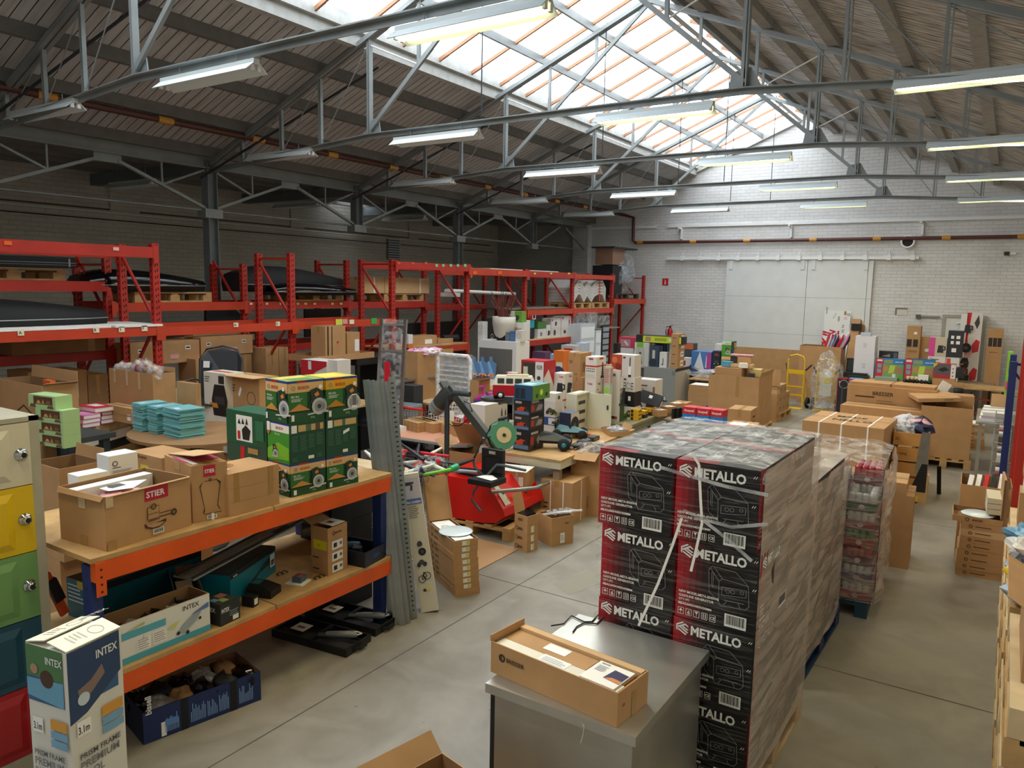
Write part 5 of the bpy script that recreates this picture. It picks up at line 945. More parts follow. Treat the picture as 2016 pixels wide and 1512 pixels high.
# stacked dark cartons on the floor under the racks
for i,(x0,x1,yt,X,hh_,lab) in enumerate(((55,95,735,-9.3,.95,'leftmost'),(95,170,735,-9.25,1.0,'with two white sheets'),(172,212,740,-9.3,.95,'third'),(470,495,700,-9.5,1.1,'fourth'))):
    R('large brown carton standing under the left racks, '+lab, X, x0, x1, yt, 0, m='card_dark', d=.5, pr='f: r .2 .8 .45 .93 paper; r .5 .8 .75 .93 paper' if i == 1 else 'f: r .4 .5 .6 .6 paper' if i == 0 else '')
R('pair of tall brown cartons behind the red rack frame, left one', -9.4, 523, 548, 686, 0, m='card', d=.5, pr='f: r .02 .55 1 .57 paper')
R('pair of tall brown cartons behind the red rack frame, right one', -9.4, 549, 572, 686, 0, m='card', d=.5, pr='f: r .0 .55 1 .57 paper')
R('dark brown carton behind the garden chair, left', -9.4, 385, 409, 708, 0, m='card', d=.4, pr=''); R('dark brown carton behind the garden chair, right', -9.4, 410, 438, 708, 0, m='card', d=.4, pr='f: r .5 .6 .8 .85 paper')
# goods lying on the open carton tray at x 615..735
tr_ = R('shallow open brown cardboard tray on top of the black stand', -8.2, 626, 737, 672, 1.602, h=.09, d=.62, open_=1)
R('brown carton with black tape standing in the cardboard tray', -8.4, 640, 680, 643, 1.612, d=.3, pr='f: r .1 0 .16 1 black; r .3 .0 .34 1 black; d .6 .5 .04 c4161c')
R('small brown carton with white label in the cardboard tray, right', -8.5, 683, 708, 655, 1.612, d=.2, pr='f: r .6 .2 .95 .7 white')
st_ = thing('black stand behind the clear crates carrying the cardboard tray', 'black_stand', 'stand', (-8.2,8.35,0)); mb = MB(); mb.box((-.62,0,1.5),(0,1.9,1.6),'black'); mb.build('top', st_)
for x in (-.6,-.06):
    for y in (.02,1.82): mb = MB(); mb.box((x,y,0),(x+.05,y+.06,1.5),'black'); mb.build('leg', st_)
mb = MB(); mb.box((-.6,.6,0),(-.57,1.8,1.5),'black_rub'); mb.build('side_panel', st_)
# bay with pinks: lower beam deck
mb = MB(); mb.box((-9.68,10.02,1.602),(-8.86,12.06,1.625),'wood'); mb.build('rack_deck', label='wooden deck on the low rack beam left of the white planter', cat='shelf board')
R('brown carton with label lying on the low rack deck, left', -9.0, 812, 860, 670, 1.627, d=.3, h=.17, pr='f: r .5 .1 .8 .6 paper'); R('flat brown carton lying on the low rack deck, right', -9.05, 862, 892, 678, 1.627, d=.3, h=.08)
mb = MB(); mb.tube([(-9.2,11.7,1.7),(-9.1,12.05,1.7)],.07,'black_rub',10); mb.build('machine_part', label='dark rolled part lying at the end of the low rack deck', cat='machine part')
mb = MB(); mb.box((-10.2,11.55,0),(-10.12,13.6,1.95),'black'); mb.build('black_screen', label='big black panel standing behind the white planter, left', cat='panel')
mb = MB(); mb.box((-9.3,13.2,1.5),(-9.25,13.75,2.05),'black'); f = Face(mb,(-9.25,13.2,1.5),(0,.55,0),(0,0,.55)); f.ring(.5,.3,.08,.006,'paper').line([(.3,.15),(.7,.15)],.01,'paper'); mb.build('black_carton', label='black carton with small white emblem behind the planter', cat='box')
# white tube bundle in the bay
mb = MB(); [mb.tube([(-9.6+.06*i,12.3,2.62),(-9.6+.06*i,14.6,2.56)],.035,'white',8) for i in range(4)]; mb.box((-9.7,12.2,2.5),(-9.3,12.4,2.58),'white'); mb.build('white_rail', label='long white rail lying across the racks behind the red uprights', cat='rail')
mb = MB(); mb.box((-9.65,13.3,3.075),(-9.2,16.2,3.1),'paper'); mb.build('board', label='long white board lying on top of the far red rack', cat='board')
mb = MB(); mb.box((-9.7,13.7,2.225),(-9.0,16.35,2.25),'wood_grey'); mb.box((-9.65,13.5,2.252),(-9.1,15.9,2.27),'galv'); mb.build('board', label='grey boards lying on the red beam above the appliance cartons', cat='board')
# low deck with appliance cartons (14.26 - 16.42)
mb = MB(); mb.box((-9.68,14.32,1.542),(-8.86,16.36,1.565),'wood_light'); mb.build('rack_deck', label='wooden deck on the low beam under the far appliance cartons', cat='shelf board')
Z = 1.567; WB = 'd8d4d0'
a = [('black mini oven carton',1039,1052,646,'black',.28,'f: r .2 .2 .8 .8 steel_dark'),('white carton with pan picture',1059,1075,648,WB,.2,'f: a pot .2 .1 .7'),('pale carton with coffee maker picture, upper row base',1076,1084,640,WB,.2,'f: a kettle .1 .1 .6'),('pale carton with fryer picture, low centre',1085,1104,645,'cfc8c2',.25,'f: a fryer .2 .1 .7'),('pale carton with grill picture, low right',1105,1127,645,'cfc8c2',.25,'f: a toaster .2 .2 .6')]
rs = [R(n+' on the far rack deck', -8.92, x0, x1, yt, Z, m=C(m_), d=dd, pr=pr, tape=False) for n,x0,x1,yt,m_,dd,pr in a]
on(rs[0],'turquoise carton stacked on the black oven carton',631,m=C('2a9aa8'),tape=False,d=.2); on(rs[3],'white carton with black kettle picture on the far rack, upper left',627,m=C('d8d0cc'),tape=False,pr='f: a kettle .3 .1 .7; d .1 .8 .12 a82a3a'); on(rs[4],'white carton with blender picture on the far rack, upper right',623,m=C('d8d0cc'),tape=False,pr='f: a bottle .5 .1 .8; d .12 .85 .12 a82a3a')
g = on(rs[1],'green and white carton on the far rack, third column',633,m=C('4a7a3a'),tape=False,h=.16)
R('red and white carton on the far rack, behind the rack post', -9.05, 1043, 1056, 619, Z+.42, m=C('c4161c'), d=.2, h=.16, tape=False, pr='f: r .4 0 .9 1 white; r .5 .2 .8 .7 black')
# grey zigzag sheets and big grey machine
zz = thing('stack of pale grey zigzag moulded sheets on pallets, top of the far rack', 'zigzag_sheets', 'sheets', (-8.95,16.55,2.2)); 
for k in range(5):
    mb = MB(); pts = [(0,0),(.22,.2),(.32,.2),(.54,0),(.7,.16),(.95,0),(1.1,.14),(1.3,.2),(1.55,.2),(1.75,0)]; z0 = .16+k*.075
    for (a,b),(c,d) in zip(pts,pts[1:]): mb.raw([(-.75,a,z0+b),(0,a,z0+b),(0,c,z0+d),(-.75,c,z0+d),(-.75,a,z0+b+.06),(0,a,z0+b+.06),(0,c,z0+d+.06),(-.75,c,z0+d+.06)],[(0,1,2,3),(7,6,5,4),(1,5,6,2),(0,3,7,4),(0,4,5,1),(2,6,7,3)],C('c9c6bf'))
    mb.build('sheet', zz)
pallet('pallet under the zigzag sheets, left one', (-9.68,16.5,2.205), .75, .95); pallet('pallet under the zigzag sheets, right one', (-9.68,17.5,2.205), .75, 1.0)
mb = MB(); mb.tube([(-8.93,17.9,2.38),(-8.93,17.9,2.92)],.012,C('e8501a'),5); mb.build('orange_strap', label='orange strap round the zigzag sheets', cat='strap')
pallet('dark pallet under the grey wrapped machine at the rack end', (-9.68,18.9,2.435), .75, 1.5, 0, 'wood_dark')
mc = thing('grey and black wrapped machine on the end rack near the white wall', 'wrapped_machine', 'machine', (-9.0,18.85,2.58)); mb = MB(); mb.box((-.65,.02,0),(-.05,.65,.75),C('15161c')); mb.build('lower_cabinet', mc)
mb = MB(); mb.box((-.6,.5,.35),(-.1,1.45,.8),C('8f949c')); mb.build('metal_box', mc); mb = MB(); mb.box((-.62,.1,.78),(-.1,.85,1.22),C('8a6a52')); mb.build('wooden_side', mc); mb = MB(); mb.box((-.7,.0,1.22),(-.0,1.5,1.26),'steel_dark'); mb.build('cover', mc)
mb = MB(); blob(mb,(-.35,1.0,.6),(.42,.6,.62),'film_clear',4,.3,14,9); mb.build('plastic_cover', mc)
# storage boxes in the far rack bottom
Z = 0
for i,(x0,x1,yt,zb,h_,c_,lab) in enumerate(((1143,1172,638,0,1.55,'c9d2d6','tall pale plastic drawer tower in the far rack, nearest'),(1173,1184,650,0,1.45,'d5dcdf','tall pale plastic drawer tower in the far rack, narrow middle'),)):
    r_ = R(lab, -8.6, x0, x1, yt, 0, m=C(c_,.25), d=.4, name='drawer_tower', cat='drawers', tape=False, pr='f: '+'; '.join('r .05 %.2f .95 %.2f eef2f4' % (.05+.19*j,.2+.19*j) for j in range(5)))
r_ = R('stack of dark framed organiser drawers in the far rack', -8.6, 1186, 1200, 640, 0, m=C('2a2c30'), d=.35, name='organiser', cat='drawers', tape=False, pr='f: '+'; '.join('r .08 %.2f .92 %.2f 9aa2a8' % (.03+.088*j,.095+.088*j) for j in range(11)))
r_ = R('clear storage box on top of the drawer tower, left', -8.65, 1152, 1176, 614, 1.72, m='film_clear', d=.35, name='storage_box', cat='storage box', tape=False, h=.4)
r_ = R('clear storage box with lid above the organiser drawers', -8.65, 1180, 1201, 622, 1.72, m='film_clear', d=.35, name='storage_box', cat='storage box', tape=False, h=.3)
mb = MB(); mb.box((-9.68,16.5,1.69),(-8.6,18.5,1.715),'wood_grey'); mb.build('rack_deck', label='grey deck under the clear storage boxes in the far rack', cat='shelf board')
on1 = ['first','second','third','fourth','fifth','sixth','seventh','eighth','ninth','tenth','eleventh','twelfth']
# ================================================================ LEFT MIDDLE: workbench, toys, books, cartons
def table(label, P, w, d, z, rot=0, top='wood', leg='steel_dark', t=.03, apron=None, name='table', ls=.05, mid=False):
    r = thing(label, name, 'table', P, radians(rot)); mb = MB(); mb.box((0,0,z-t),(w,d,z),top); mb.build('table_top', r)
    if apron: mb = MB(); mb.box((.01,.01,z-t-.09),(w-.01,.03,z-t),apron); mb.box((w-.03,.03,z-t-.09),(w-.01,d-.01,z-t),apron); mb.box((.01,d-.03,z-t-.09),(w-.01,d-.01,z-t),apron); mb.box((.01,.03,z-t-.09),(.03,d-.01,z-t),apron); mb.build('apron', r)
    for x in (.04,w-.04-ls):
        for y in (.04,d-.04-ls): mb = MB(); mb.box((x,y,0),(x+ls,y+ls,z-t),leg); mb.build('leg', r)
    return r
# dark workbench with animal toy sets
zb = 1.25
P = atz(76,862,zb); table('dark workbench standing behind the locker with the green toy cartons', (P.x-.45,P.y-.02,0), .8, .5, zb, 8, C('3c413f',.5), C('30424a'), .05, ls=.07)
AN = 'f: r .2 .3 .9 .9 5c3a26; p c99a5a .3,.35 .36,.6 .42,.6 .48,.35; p b98a4a .5,.35 .56,.7 .62,.35; p 7a5a34 .66,.35 .7,.62 .82,.6 .86,.35; p 6a5236 .05,.05 .1,.3 .25,.3 .3,.05; p 6a5236 .7,.05 .75,.25 .9,.25 .95,.05 | l: d .5 .5 .2 2c4a22'
GB = C('a9c88a')
for i,(x0,x1,yt,yb) in enumerate(((74,128,852,875),(74,128,829,0),(74,128,800,0))):
    if i == 0: an = box('green toy animal carton with brown window, lowest of the stack by the locker',(74,875),127,851,zb,m=GB,d=.16,pr=AN,rot=8,tape=False,group='green toy animal cartons'); h0 = an.h
    else: an = on(an,'green toy animal carton with brown window, %s of the stack by the locker' % ['','second','third'][i],h=h0,m=GB,pr=AN,tape=False,group='green toy animal cartons')
an = on(an,'green toy animal carton on top of the stack, shifted to the left',h=h0*1.05,dx=-.09,m=GB,pr=AN,tape=False,group='green toy animal cartons'); 
# hannspree style big open carton
hc = G('large open brown carton with diamond print at the left edge', 3.75, -8, 82, 742, .3, d=.35, open_=1, pr='f: p dark_print .25,.72 .6,.84 .95,.72 .6,.6; p card .29,.72 .6,.826 .91,.72 .6,.614; t HANNspree .4 .7 .035 dark_print .4; t MADE_IN_CHINA .4 .5 .03 dark_print .5'.replace('.68,.48','.68 .48'), flaps=[('b',5,.12),('r',60,.05)])
inside(hc,'scooter_parts','black and orange parts lying in the large open carton at the left edge','parts',lambda mb,w,d,h: (blob(mb,(w*.6,d*.5,h*.9),(.2,.1,.07),'black_gloss',3,.3,16,8), mb.box((w*.8,d*.3,h*.97),(w*.95,d*.45,h*1.03),C('d8642a'))))
# pile of long goods
q0 = atz(130,850,1.17); q1 = atz(262,815,1.17); pr_ = math.atan2(q1.y-q0.y,q1.x-q0.x); Lp = (q1-q0).length+.35
for k,(zz,c1,lab) in enumerate(((.0,'wood_dark','dark pallet at the bottom of the pile of boards behind the locker'),(.15,'wood','wooden pallet in the middle of the pile of boards behind the locker'))): pallet(lab, (q0.x,q0.y,zz), Lp, .8, pr_, c1)
for k in range(8):
    h_ = .106; mb = MB(); mb.box((0,0,0),(Lp+.05*(k%3),.75,h_-.006),[C('cfc9ba'),'steel_dark','wood_dark','paper','card','steel_dark',C('d8d2c4'),'wood_light'][k]); mb.build('board_bundle',None,TR(q0.x-.03*(k%2),q0.y,.30+k*h_,pr_),['pale','dark','brown','white','tan','black','cream','light wooden'][k]+' long bundle in the pile behind the locker, '+on1[k]+' from below','boards')
# pink books and boxes
zt_ = 1.151
def book(P, w, d, t, rot, c_, lab, pic=None, grp=None, pages='paper'):
    r = empty('book', P, radians(rot), lab, 'book', grp); mb = MB(); mb.box((.003,.003,.002),(w-.003,d-.003,t-.002),'paper'); mb.build('pages', r)
    mb = MB(); mb.box((0,0,t-.003),(w,d,t),C(c_)); mb.box((0,0,0),(w,d,.003),C(c_)); mb.box((0,0,0),(.004,d,t),C(c_)); mb.box((0,-.001,0),(w,.003,t*.92),C(c_)) if pages == 'x' else None
    if pic: f = Face(mb,(0,0,t),(w,0,0),(0,d,0)); f.rect(.2,.3,.7,.75,C(pic)); 
    mb.build('cover', r); return r
PK = ['d678b4','cc6aa8','dd86bd']; n = 0
for row,(px,py) in enumerate(((133,838),(170,830),(205,822))):
    P = atz(px,py,zt_)
    for k in range((3,3,3)[row]):
        n += 1; book((P.x,P.y,zt_+k*.045), .27, .2, .042, 4+k*2, PK[(n+k)%3], 'pink book in the pile behind the locker, stack %s, %s from below' % (['left','middle','right'][row], on1[k]), 'e8a0cc', 'pink books', 'paper' if k%2 else 'x')
P = atz(140,825,zt_); 
P = atz(150,806,zt_+.14); book((P.x,P.y,zt_+.137), .36, .24, .05, 3, 'c42a3a', 'red and white flat game box lying on the pink books', 'e8e0dc'); 
# turquoise envelopes, three stacks of mailing bags
TQ = ['7fc4c8','86cace','74b8be']; tb = thing('pale round table board under the turquoise packets', 'table_board', 'board', (-6.88,4.68,1.17)); mb = MB(); mb.prism([(.75*cos(a*pi/12)*.95,.6*sin(a*pi/12)) for a in range(24)],0,.03,'card_dark'); mb.build('top', tb)
mb = MB(); mb.lathe([(.3,-1.17),(.3,-1.14),(.05,-1.1),(.05,0)],'steel_dark',n=14); mb.build('pedestal', tb)
for s,(px,py,hh,w_) in enumerate(((262,846,25,.19),(292,851,24,.18),(322,857,25,.3))):
    P = atz(px,py,1.202)
    for k in range(hh):
        mb = MB(); q = .0115; mb.box((0,0,0),(w_,.27,q*.75),C(TQ[(k*7+s)%3],.3)); 
        if k == hh-1: f = Face(mb,(0,0,q*.75),(w_,0,0),(0,.27,0)); f.rect(.4,.1,.7,.3,C('cfe0e0'))
        mb.build('packet',None,TR(P.x+random.uniform(-.01,.01),P.y+random.uniform(-.008,.008),1.202+k*q,radians(random.uniform(-3,3)-4)),'turquoise plastic-wrapped packet in the %s of the three turquoise stacks' % ['left','middle','right'][s],'packet','turquoise packets, %s stack' % ['left','middle','right'][s])
R_ = G('brown carton with label behind the turquoise stacks', 4.62, 205, 258, 778, 1.17, d=.15, h=.17, pr='f: r .85 .2 .98 .6 paper; r 0 .45 1 .55 tape')
# open carton with plush toys
oc2 = G('big open brown carton with tape strips full of bagged soft toys', 4.95, 214, 300, 724, .9, xr=345, open_=1, pr='f: r .12 .8 .16 1.0 tape_clear; r .4 .78 .45 1 tape_clear; r .68 .75 .73 1 tape_clear', flaps=[('b',8,.05)])
pallet('pallet carrying the carton of soft toys', (oc2.P.x,oc2.P.y,.75), .8, .7); pallet('lower pallet under the carton of soft toys', (oc2.P.x,oc2.P.y,.6), .8, .7)
mb = MB(); mb.box((oc2.P.x,oc2.P.y,0),(oc2.P.x+.8,oc2.P.y+.7,.598),'card_dark'); mb.build('cardboard_box',label='large carton under the pallets of the soft toy carton',cat='box')
for i in range(7):
    c = oc2.T @ Vector((oc2.w*(.15+.13*i),oc2.d*(.35+.1*(i%3)),oc2.h*(.98+.06*(i in (3,4))))); t_ = empty('plush_toy',c,0,'soft toy in a clear bag in the open carton, '+on1[i]+' from the left','toy','bagged soft toys')
    mb = MB(); blob(mb,(0,0,0),(.06,.06,.055),C(['c9a184','d9b49a','b88a6a','c43a3a'][i%4]),i,.2); mb.build('body',t_); mb = MB(); blob(mb,(.02,-.02,.0),(.09,.08,.085),'film_clear',i+9,.5,12,8); mb.build('bag',t_); mb = MB(); blob(mb,(.02,-.03,.06),(.035,.035,.035),C('d9b49a'),i+3,.1); mb.build('head',t_)
# garden chair
ch = thing('black mesh garden armchair with steel arms between the cartons', 'garden_chair', 'chair', (0,0,0), radians(28)); ch.location = (-7.95,5.6,aty(385,678,5.9).z-1.06); cz_ = ch.location.z
mt_ = C('2c2f33',.4)
mb = MB(); mb.tube([(-.25,.28,.4),(-.27,.36,.9),(-.2,.4,1.02),(0,.42,1.06),(.2,.4,1.02),(.27,.36,.9),(.25,.28,.4)],.013,'steel_dark',7); mb.build('back_frame',ch)
mb = MB(); mb.raw([(-.25,.28,.42),(.25,.28,.42),(.26,.36,.9),(.19,.4,1.0),(0,.415,1.04),(-.19,.4,1.0),(-.26,.36,.9)],[(0,1,2,3,4,5,6)],mt_); mb.poly([(-.2,.3,.8),(-.12,.3,.8),(-.12,.31,.88),(-.2,.31,.88)],'paper'); mb.build('backrest',ch)
mb = MB(); mb.box((-.25,-.2,.41),(.25,.28,.425),mt_); mb.build('seat',ch)
for s in (-1,1):
    mb = MB(); mb.tube([(s*.27,-.22,0),(s*.27,-.24,.6),(s*.28,-.15,.66),(s*.28,.2,.67),(s*.27,.32,.64)],.013,'galv',7); mb.build('armrest',ch); mb = MB(); mb.tube([(s*.25,-.2,.42),(s*.25,.3,0)],.012,'steel_dark',7); mb.build('leg',ch)
box('brown carton under the garden chair',None,None,None,0,P=(ch.location.x-.4,ch.location.y-.35,0),w=.8,d=.8,h=cz_-.002)
G('brown carton leaning open beside the garden chair', 4.75, 347, 385, 750, .9, d=.06)
G('brown carton supporting the one beside the garden chair', 4.75, 345, 388, 800, 0, d=.25, h=.898)
# appliance cartons: fryer, coffee maker, Ariete
zt_ = .75; table('long trestle table behind the saw cartons holding appliance cartons', (-6.9,5.4,0), 1.75, .8, .75, 3, 'wood_light')
fy = G('brown carton at the base of the appliance cartons, left', 5.5, 403, 430, 845, .752, d=.3, h=.17)
f1 = G('white and orange carton under the air fryer carton', 5.5, 404, 446, 800, .752, m=C('d9d4c9'), d=.26, h=.32, tape=False, pr='f: r 0 .85 1 1 e0641e; l .2 .1 .8 .6 9 b0aca2 | l: r 0 .85 1 1 e0641e')
f2 = on(f1,'white air fryer carton with fryer picture and orange edge',731,m=C('ddd6c8'),tape=False,pr='f: a fryer .15 .1 .75; l .05 .8 .3 .93 3 55504a; r .7 .8 .95 .95 2c2a2a | t: r .1 .3 .9 .6 d9602a')
a1 = G('black ARIETE coffee machine carton', 5.6, 449, 512, 778, .752, m=C('151315'), d=.3, tape=False, h=.42, pr='f: t Ariete .08 .72 .16 white .55; d .85 .85 .07 5a5a5a; r .6 .1 .8 .4 a8a29a; d .1 .6 .06 5a5a5a; p b07a4a .62,.12 .78,.12 .74,.3 .66,.3')
a2 = on(a1,'brown coffee machine carton with open flap on the black ARIETE carton',737,d=.28,pr='f: o .75 .5 .15 dark_print; t Best .05 .1 .1 dark_print .3; p paper .35,.55 .42,.75 .47,.7 .4,.5; l .1 .6 .3 .8 3 dark_print')
fb = MB(); fb.box((0,-.1,a2.h),(a2.w*1.05,.12,a2.h+.005),'card_light'); fb.build('flap',a2.o)
G('small pale carton stack right of the coffee machine carton', 5.8, 515, 530, 790, .752, d=.2, m='card_light', h=.28)
# low cartons near bresser flat: carton w/ yellow label
q = G('wide brown carton with yellow label between shelf and turquoise packets', 3.45, 255, 318, 898, .62, d=.35, pr='f: r .35 .7 .6 .95 d8c84a; d .15 .85 .05 dark_print')
on(q,'flat BRESSER carton on the wide carton with yellow label',h=.05,d=.3,pr='f: o .3 .5 .2 dark_print; t BRESSER .36 .3 .35 dark_print .3',tape=False)
G('large brown carton supporting the wide carton with yellow label', 3.45, 250, 322, 925, 0, d=.45, h=.618)
G('brown carton standing open behind the yellow locker door', 2.9, 60, 116, 905, .55, d=.35, open_=1, flaps=[('b',5,.1)]); G('brown carton below the open one behind the locker', 2.9, 58, 118, 1000, 0, d=.36, h=.548)
G('small brown carton behind the white star cartons', 3.4, 270, 293, 893, .9, d=.2, h=.25); G('tall carton under the small brown carton behind the shelf', 3.4, 262, 296, 960, 0, d=.25, h=.898)
mb = MB(); blob(mb,(0,0,0),(.28,.3,.12),'poly_bag',11,.5,14,9); mb.build('plastic_bags',None,TR(-5.75,4.3,.12),'crumpled white and blue plastic bags on the floor behind the orange shelf','plastic bags',kind='stuff')
for i in range(5): mb = MB(); mb.box((0,0,0),(.12,3.2,.025),'wood_light'); mb.build('floor_plank',None,TR(-5.35-.16*i,3.3,0,radians(-2)),'pale floor plank lying behind the orange shelf, '+on1[i]+' from the right','plank','planks behind the orange shelf')
# bag with red meat-like print seen under shelf, black crate
mb = MB(); blob(mb,(0,0,0),(.2,.16,.22),'poly_bag',5,.4,14,9); o_ = mb.build('plastic_bag',None,TR(-5.5,3.55,.22),'white plastic bag with red and brown print standing behind the orange shelf','bag'); mb = MB(); blob(mb,(.05,-.02,.0),(.12,.1,.17),C('8a2f22'),6,.4); mb.build('contents',o_)
bk = thing('tall stack of black tool trays standing behind the orange shelf', 'tool_trays', 'tool trays', (-4.95,4.35,0)); 
for k in range(4): mb = MB(); mb.box((-.02*(k%2),0,k*.26),(.45+.02*(k%2),.4,k*.26+.25),C('0e1420')); mb.box((.03,-.01,k*.26+.08),(.42,0,k*.26+.17),'black_gloss'); mb.build('tray',bk)
# bagged orange saws below the left end
fs_ = thing('orange and black folding saw in packaging left of the blue upright','folding_saw','saw',(-4.6,2.12,.72),radians(95)); mb = MB(); mb.bar((0,0,.3),(.1,0,.02),.02,.05,C('d8541a')); mb.build('blade_guard',fs_); mb = MB(); mb.bar((.02,-.01,.26),(.07,-.01,.12),.035,.06,'black'); mb.build('handle',fs_)
# ================================================================ CENTRE LEFT: trestle table, crates, trolleys, machine
# shopping trolleys of bagged tools
def wires(mb, a, b, c, n, r, m):   # grid on parallelogram a + b*s + c*t
    a, b, c = Vector(a), Vector(b), Vector(c)
    for i in range(n[0]+1): p = a+b*(i/n[0]); mb.bar(p,p+c,r,r,m)
    for i in range(n[1]+1): p = a+c*(i/n[1]); mb.bar(p,p+b,r,r,m)
def trolley(label, P, rot, red=True):
    r = thing(label,'shopping_trolley','trolley',P,rot); w0, w1, L, z0, z1 = .36, .5, .8, .5, .98
    mb = MB(); wires(mb,(-w0/2,0,z0),(w0,0,0),(-.05,-.06,z1-z0-.05),(8,5),.005,'galv'); wires(mb,(-w1/2,L,z0),(w1,0,0),(0,.08,z1-z0),(9,5),.005,'galv')
    wires(mb,(-w0/2,0,z0),(-.07,L,0),(-.05,0,z1-z0-.03),(10,5),.005,'galv'); wires(mb,(w0/2,0,z0),(.07,L,0),(.05,0,z1-z0-.03),(10,5),.005,'galv'); wires(mb,(-w0/2,0,z0),(w0,0,0),(0,L,0),(7,10),.005,'galv'); mb.build('basket',r)
    mb = MB(); [mb.tube([(s*.22,.05,.12),(s*.2,.3,.12),(s*.25,.85,.12),(s*.26,.9,.5),(s*.26,.95,1.02)],.012,'galv',6) for s in (-1,1)]; mb.build('frame',r)
    mb = MB(); mb.tube([(-.28,.95,1.03),(.28,.95,1.03)],.017,C('c4161c') if red else 'black',8); mb.build('handle',r)
    for s in (-1,1):
        for y in (.08,.82): mb = MB(); mb.lathe([(0,-.012),(.05,-.012),(.055,0),(.05,.012),(0,.012)],'black_rub',T=TR(s*.21,y,.055,ry=pi/2),n=12); mb.build('wheel',r)
    return r
trolley('wire shopping trolley behind the steel studs filled with bagged hand tools', (-4.75,5.0,0), radians(8))
rr = random.Random(5)
for i in range(26):
    x, y = -5.0+rr.random()*.5, 5.05+rr.random()*.85; z = .82+rr.random()*.18+.1*(1-abs(y-5.4)); a = rr.uniform(0,pi); L = rr.uniform(.18,.42); c_ = ['1c1c1e','c42030','e0dccf','2a2c33','8a8f92','d8d4c4'][i%6]
    mb = MB(); d = Vector((cos(a),sin(a),rr.uniform(-.25,.35))); mb.tube([Vector((0,0,0)),d*L*.45,d*L],[.02,.022,.012],C(c_,.4),7); 
    if i%2: blob(mb,tuple(d*L*.6),(.07,.05,.035),'film_clear',i,.5)
    mb.build('bagged_tool',None,TR(x,y,z),'%s hand tool in a clear bag on the heaped shopping trolley' % {'1c1c1e':'black','c42030':'red','e0dccf':'white','2a2c33':'dark grey','8a8f92':'grey','d8d4c4':'cream'}[c_],'hand tool','%s bagged tools on the trolley' % c_.replace('1c1c1e','black').replace('c42030','red').replace('e0dccf','white').replace('2a2c33','dark grey').replace('8a8f92','grey').replace('d8d4c4','cream'))
P = atz(833,935,.95); mb = MB(); mb.tube([P,atz(885,925,1.0),atz(898,920,1.0)],[.016,.018,.02],C('6fc02a',.35),9); o_ = mb.build('green_tool',label='bright green rod with teal end on the heaped trolley',cat='tool'); mb = MB(); q = atz(886,924,1.0); mb.tube([q,atz(899,919,1.0)],[.03,.035],C('1f9a6a',.3),10); mb.build('end_cap',o_)
# left table with taped cartons (round edge)
tz = .75
tp = thing('grey edged folding table with pinkish top carrying taped cartons', 'folding_table', 'table', (-6.9,7.45,0)); mb = MB(); outl = [(0,0),(1.2,.05),(1.33,.15),(1.38,.35),(1.35,1.0),(0,1.1)]; mb.prism(outl,tz-.035,tz-.003,C('9a9a96')); mb.prism([(x*.985+.01,y*.97+.015) for x,y in outl],tz-.003,tz,C('c98f72')); mb.build('table_top',tp)
for x in (.2,1.1): mb = MB(); mb.tube([(x,.1,tz-.04),(x,.15,0)],.018,'black',7); mb.tube([(x,.95,tz-.04),(x,.9,0)],.018,'black',7); mb.bar((x,.12,.4),(x+.35*(1 if x < 1 else -1),.4,tz-.05),.02,.02,'black'); mb.build('leg_frame',tp)
t1 = box('small brown carton wrapped in brown tape on the folding table, front',(793,844),(822,852),826,tz,xr=862,d=None,h=.13,pr='fr: r .1 0 .2 1 tape; r .35 0 .43 1 tape; r .6 0 .7 1 tape; r .85 0 .95 1 tape; r 0 .45 1 .55 tape | t: r 0 .3 1 .5 tape')
box('small brown carton with round print behind the taped one',(862,838),(868,842),822,tz,xr=888,h=.12,tape=True,pr='r: o .6 .5 .2 dark_print')
box('red and white carton on the folding table',(890,833),(908,838),817,tz,m=C('e6e2dc'),xr=935,h=.11,pr='f: r 0 0 1 1 c4202a | r: o .3 .5 .2 c4202a; d .7 .5 .1 5a5a5a')
box('white carton tray with white boxes left on the folding table',(768,846),(788,851),838,tz,m='white',xr=800,h=.07,open_='white'); box('long white carton lying behind the taped carton',None,None,None,tz,P=(-6.6,8.0,tz),w=.12,d=.3,h=.07,rot=-20,m='white')
box('long flat brown carton at the back of the folding table, left',None,None,None,tz,P=(-6.95,8.05,tz),w=.6,d=.25,h=.13,rot=-14); box('long flat brown carton at the back of the folding table, right',None,None,None,tz,P=(-6.3,8.0,tz),w=.55,d=.25,h=.13,rot=-12)
# under it: Vileda boxes, vacuum
vl = G('carton with red VILEDA panel under the folding table', 7.9, 795, 830, 858, 0, d=.25, m=C('3a4a7a'), h=.45, tape=False, pr='f: r .1 .3 .9 .7 c4161c; t vileda .2 .42 .16 white .6')
G('pale yellow carton under the folding table', 8.0, 842, 862, 862, 0, d=.2, m=C('cfcf9a'), h=.42, tape=False, pr='f: l .2 .2 .8 .8 5 8a8a6a'); G('dark blue carton under the folding table', 8.1, 868, 884, 862, 0, d=.2, m=C('1f2a5a'), h=.46, tape=False, pr='f: v fun .3 .3 .3 white')
vc = thing('dark grey robot lawn machine with EUFY lettering beside the grinder', 'grey_machine', 'appliance', (-5.75,8.05,0)); mb = MB(); mb.prism([(0,0),(.42,.05),(.5,.3),(.35,.45),(.02,.4)],.4,.66,C('2c2f33',.35)); f = Face(mb,(0,0,.4),(.42,.05,0),(0,0,.26)); f.text('eufy',.3,.5,.25,'white'); mb.build('hood',vc); mb = MB(); mb.box((.03,.05,0),(.4,.4,.4),'black'); mb.build('base',vc)
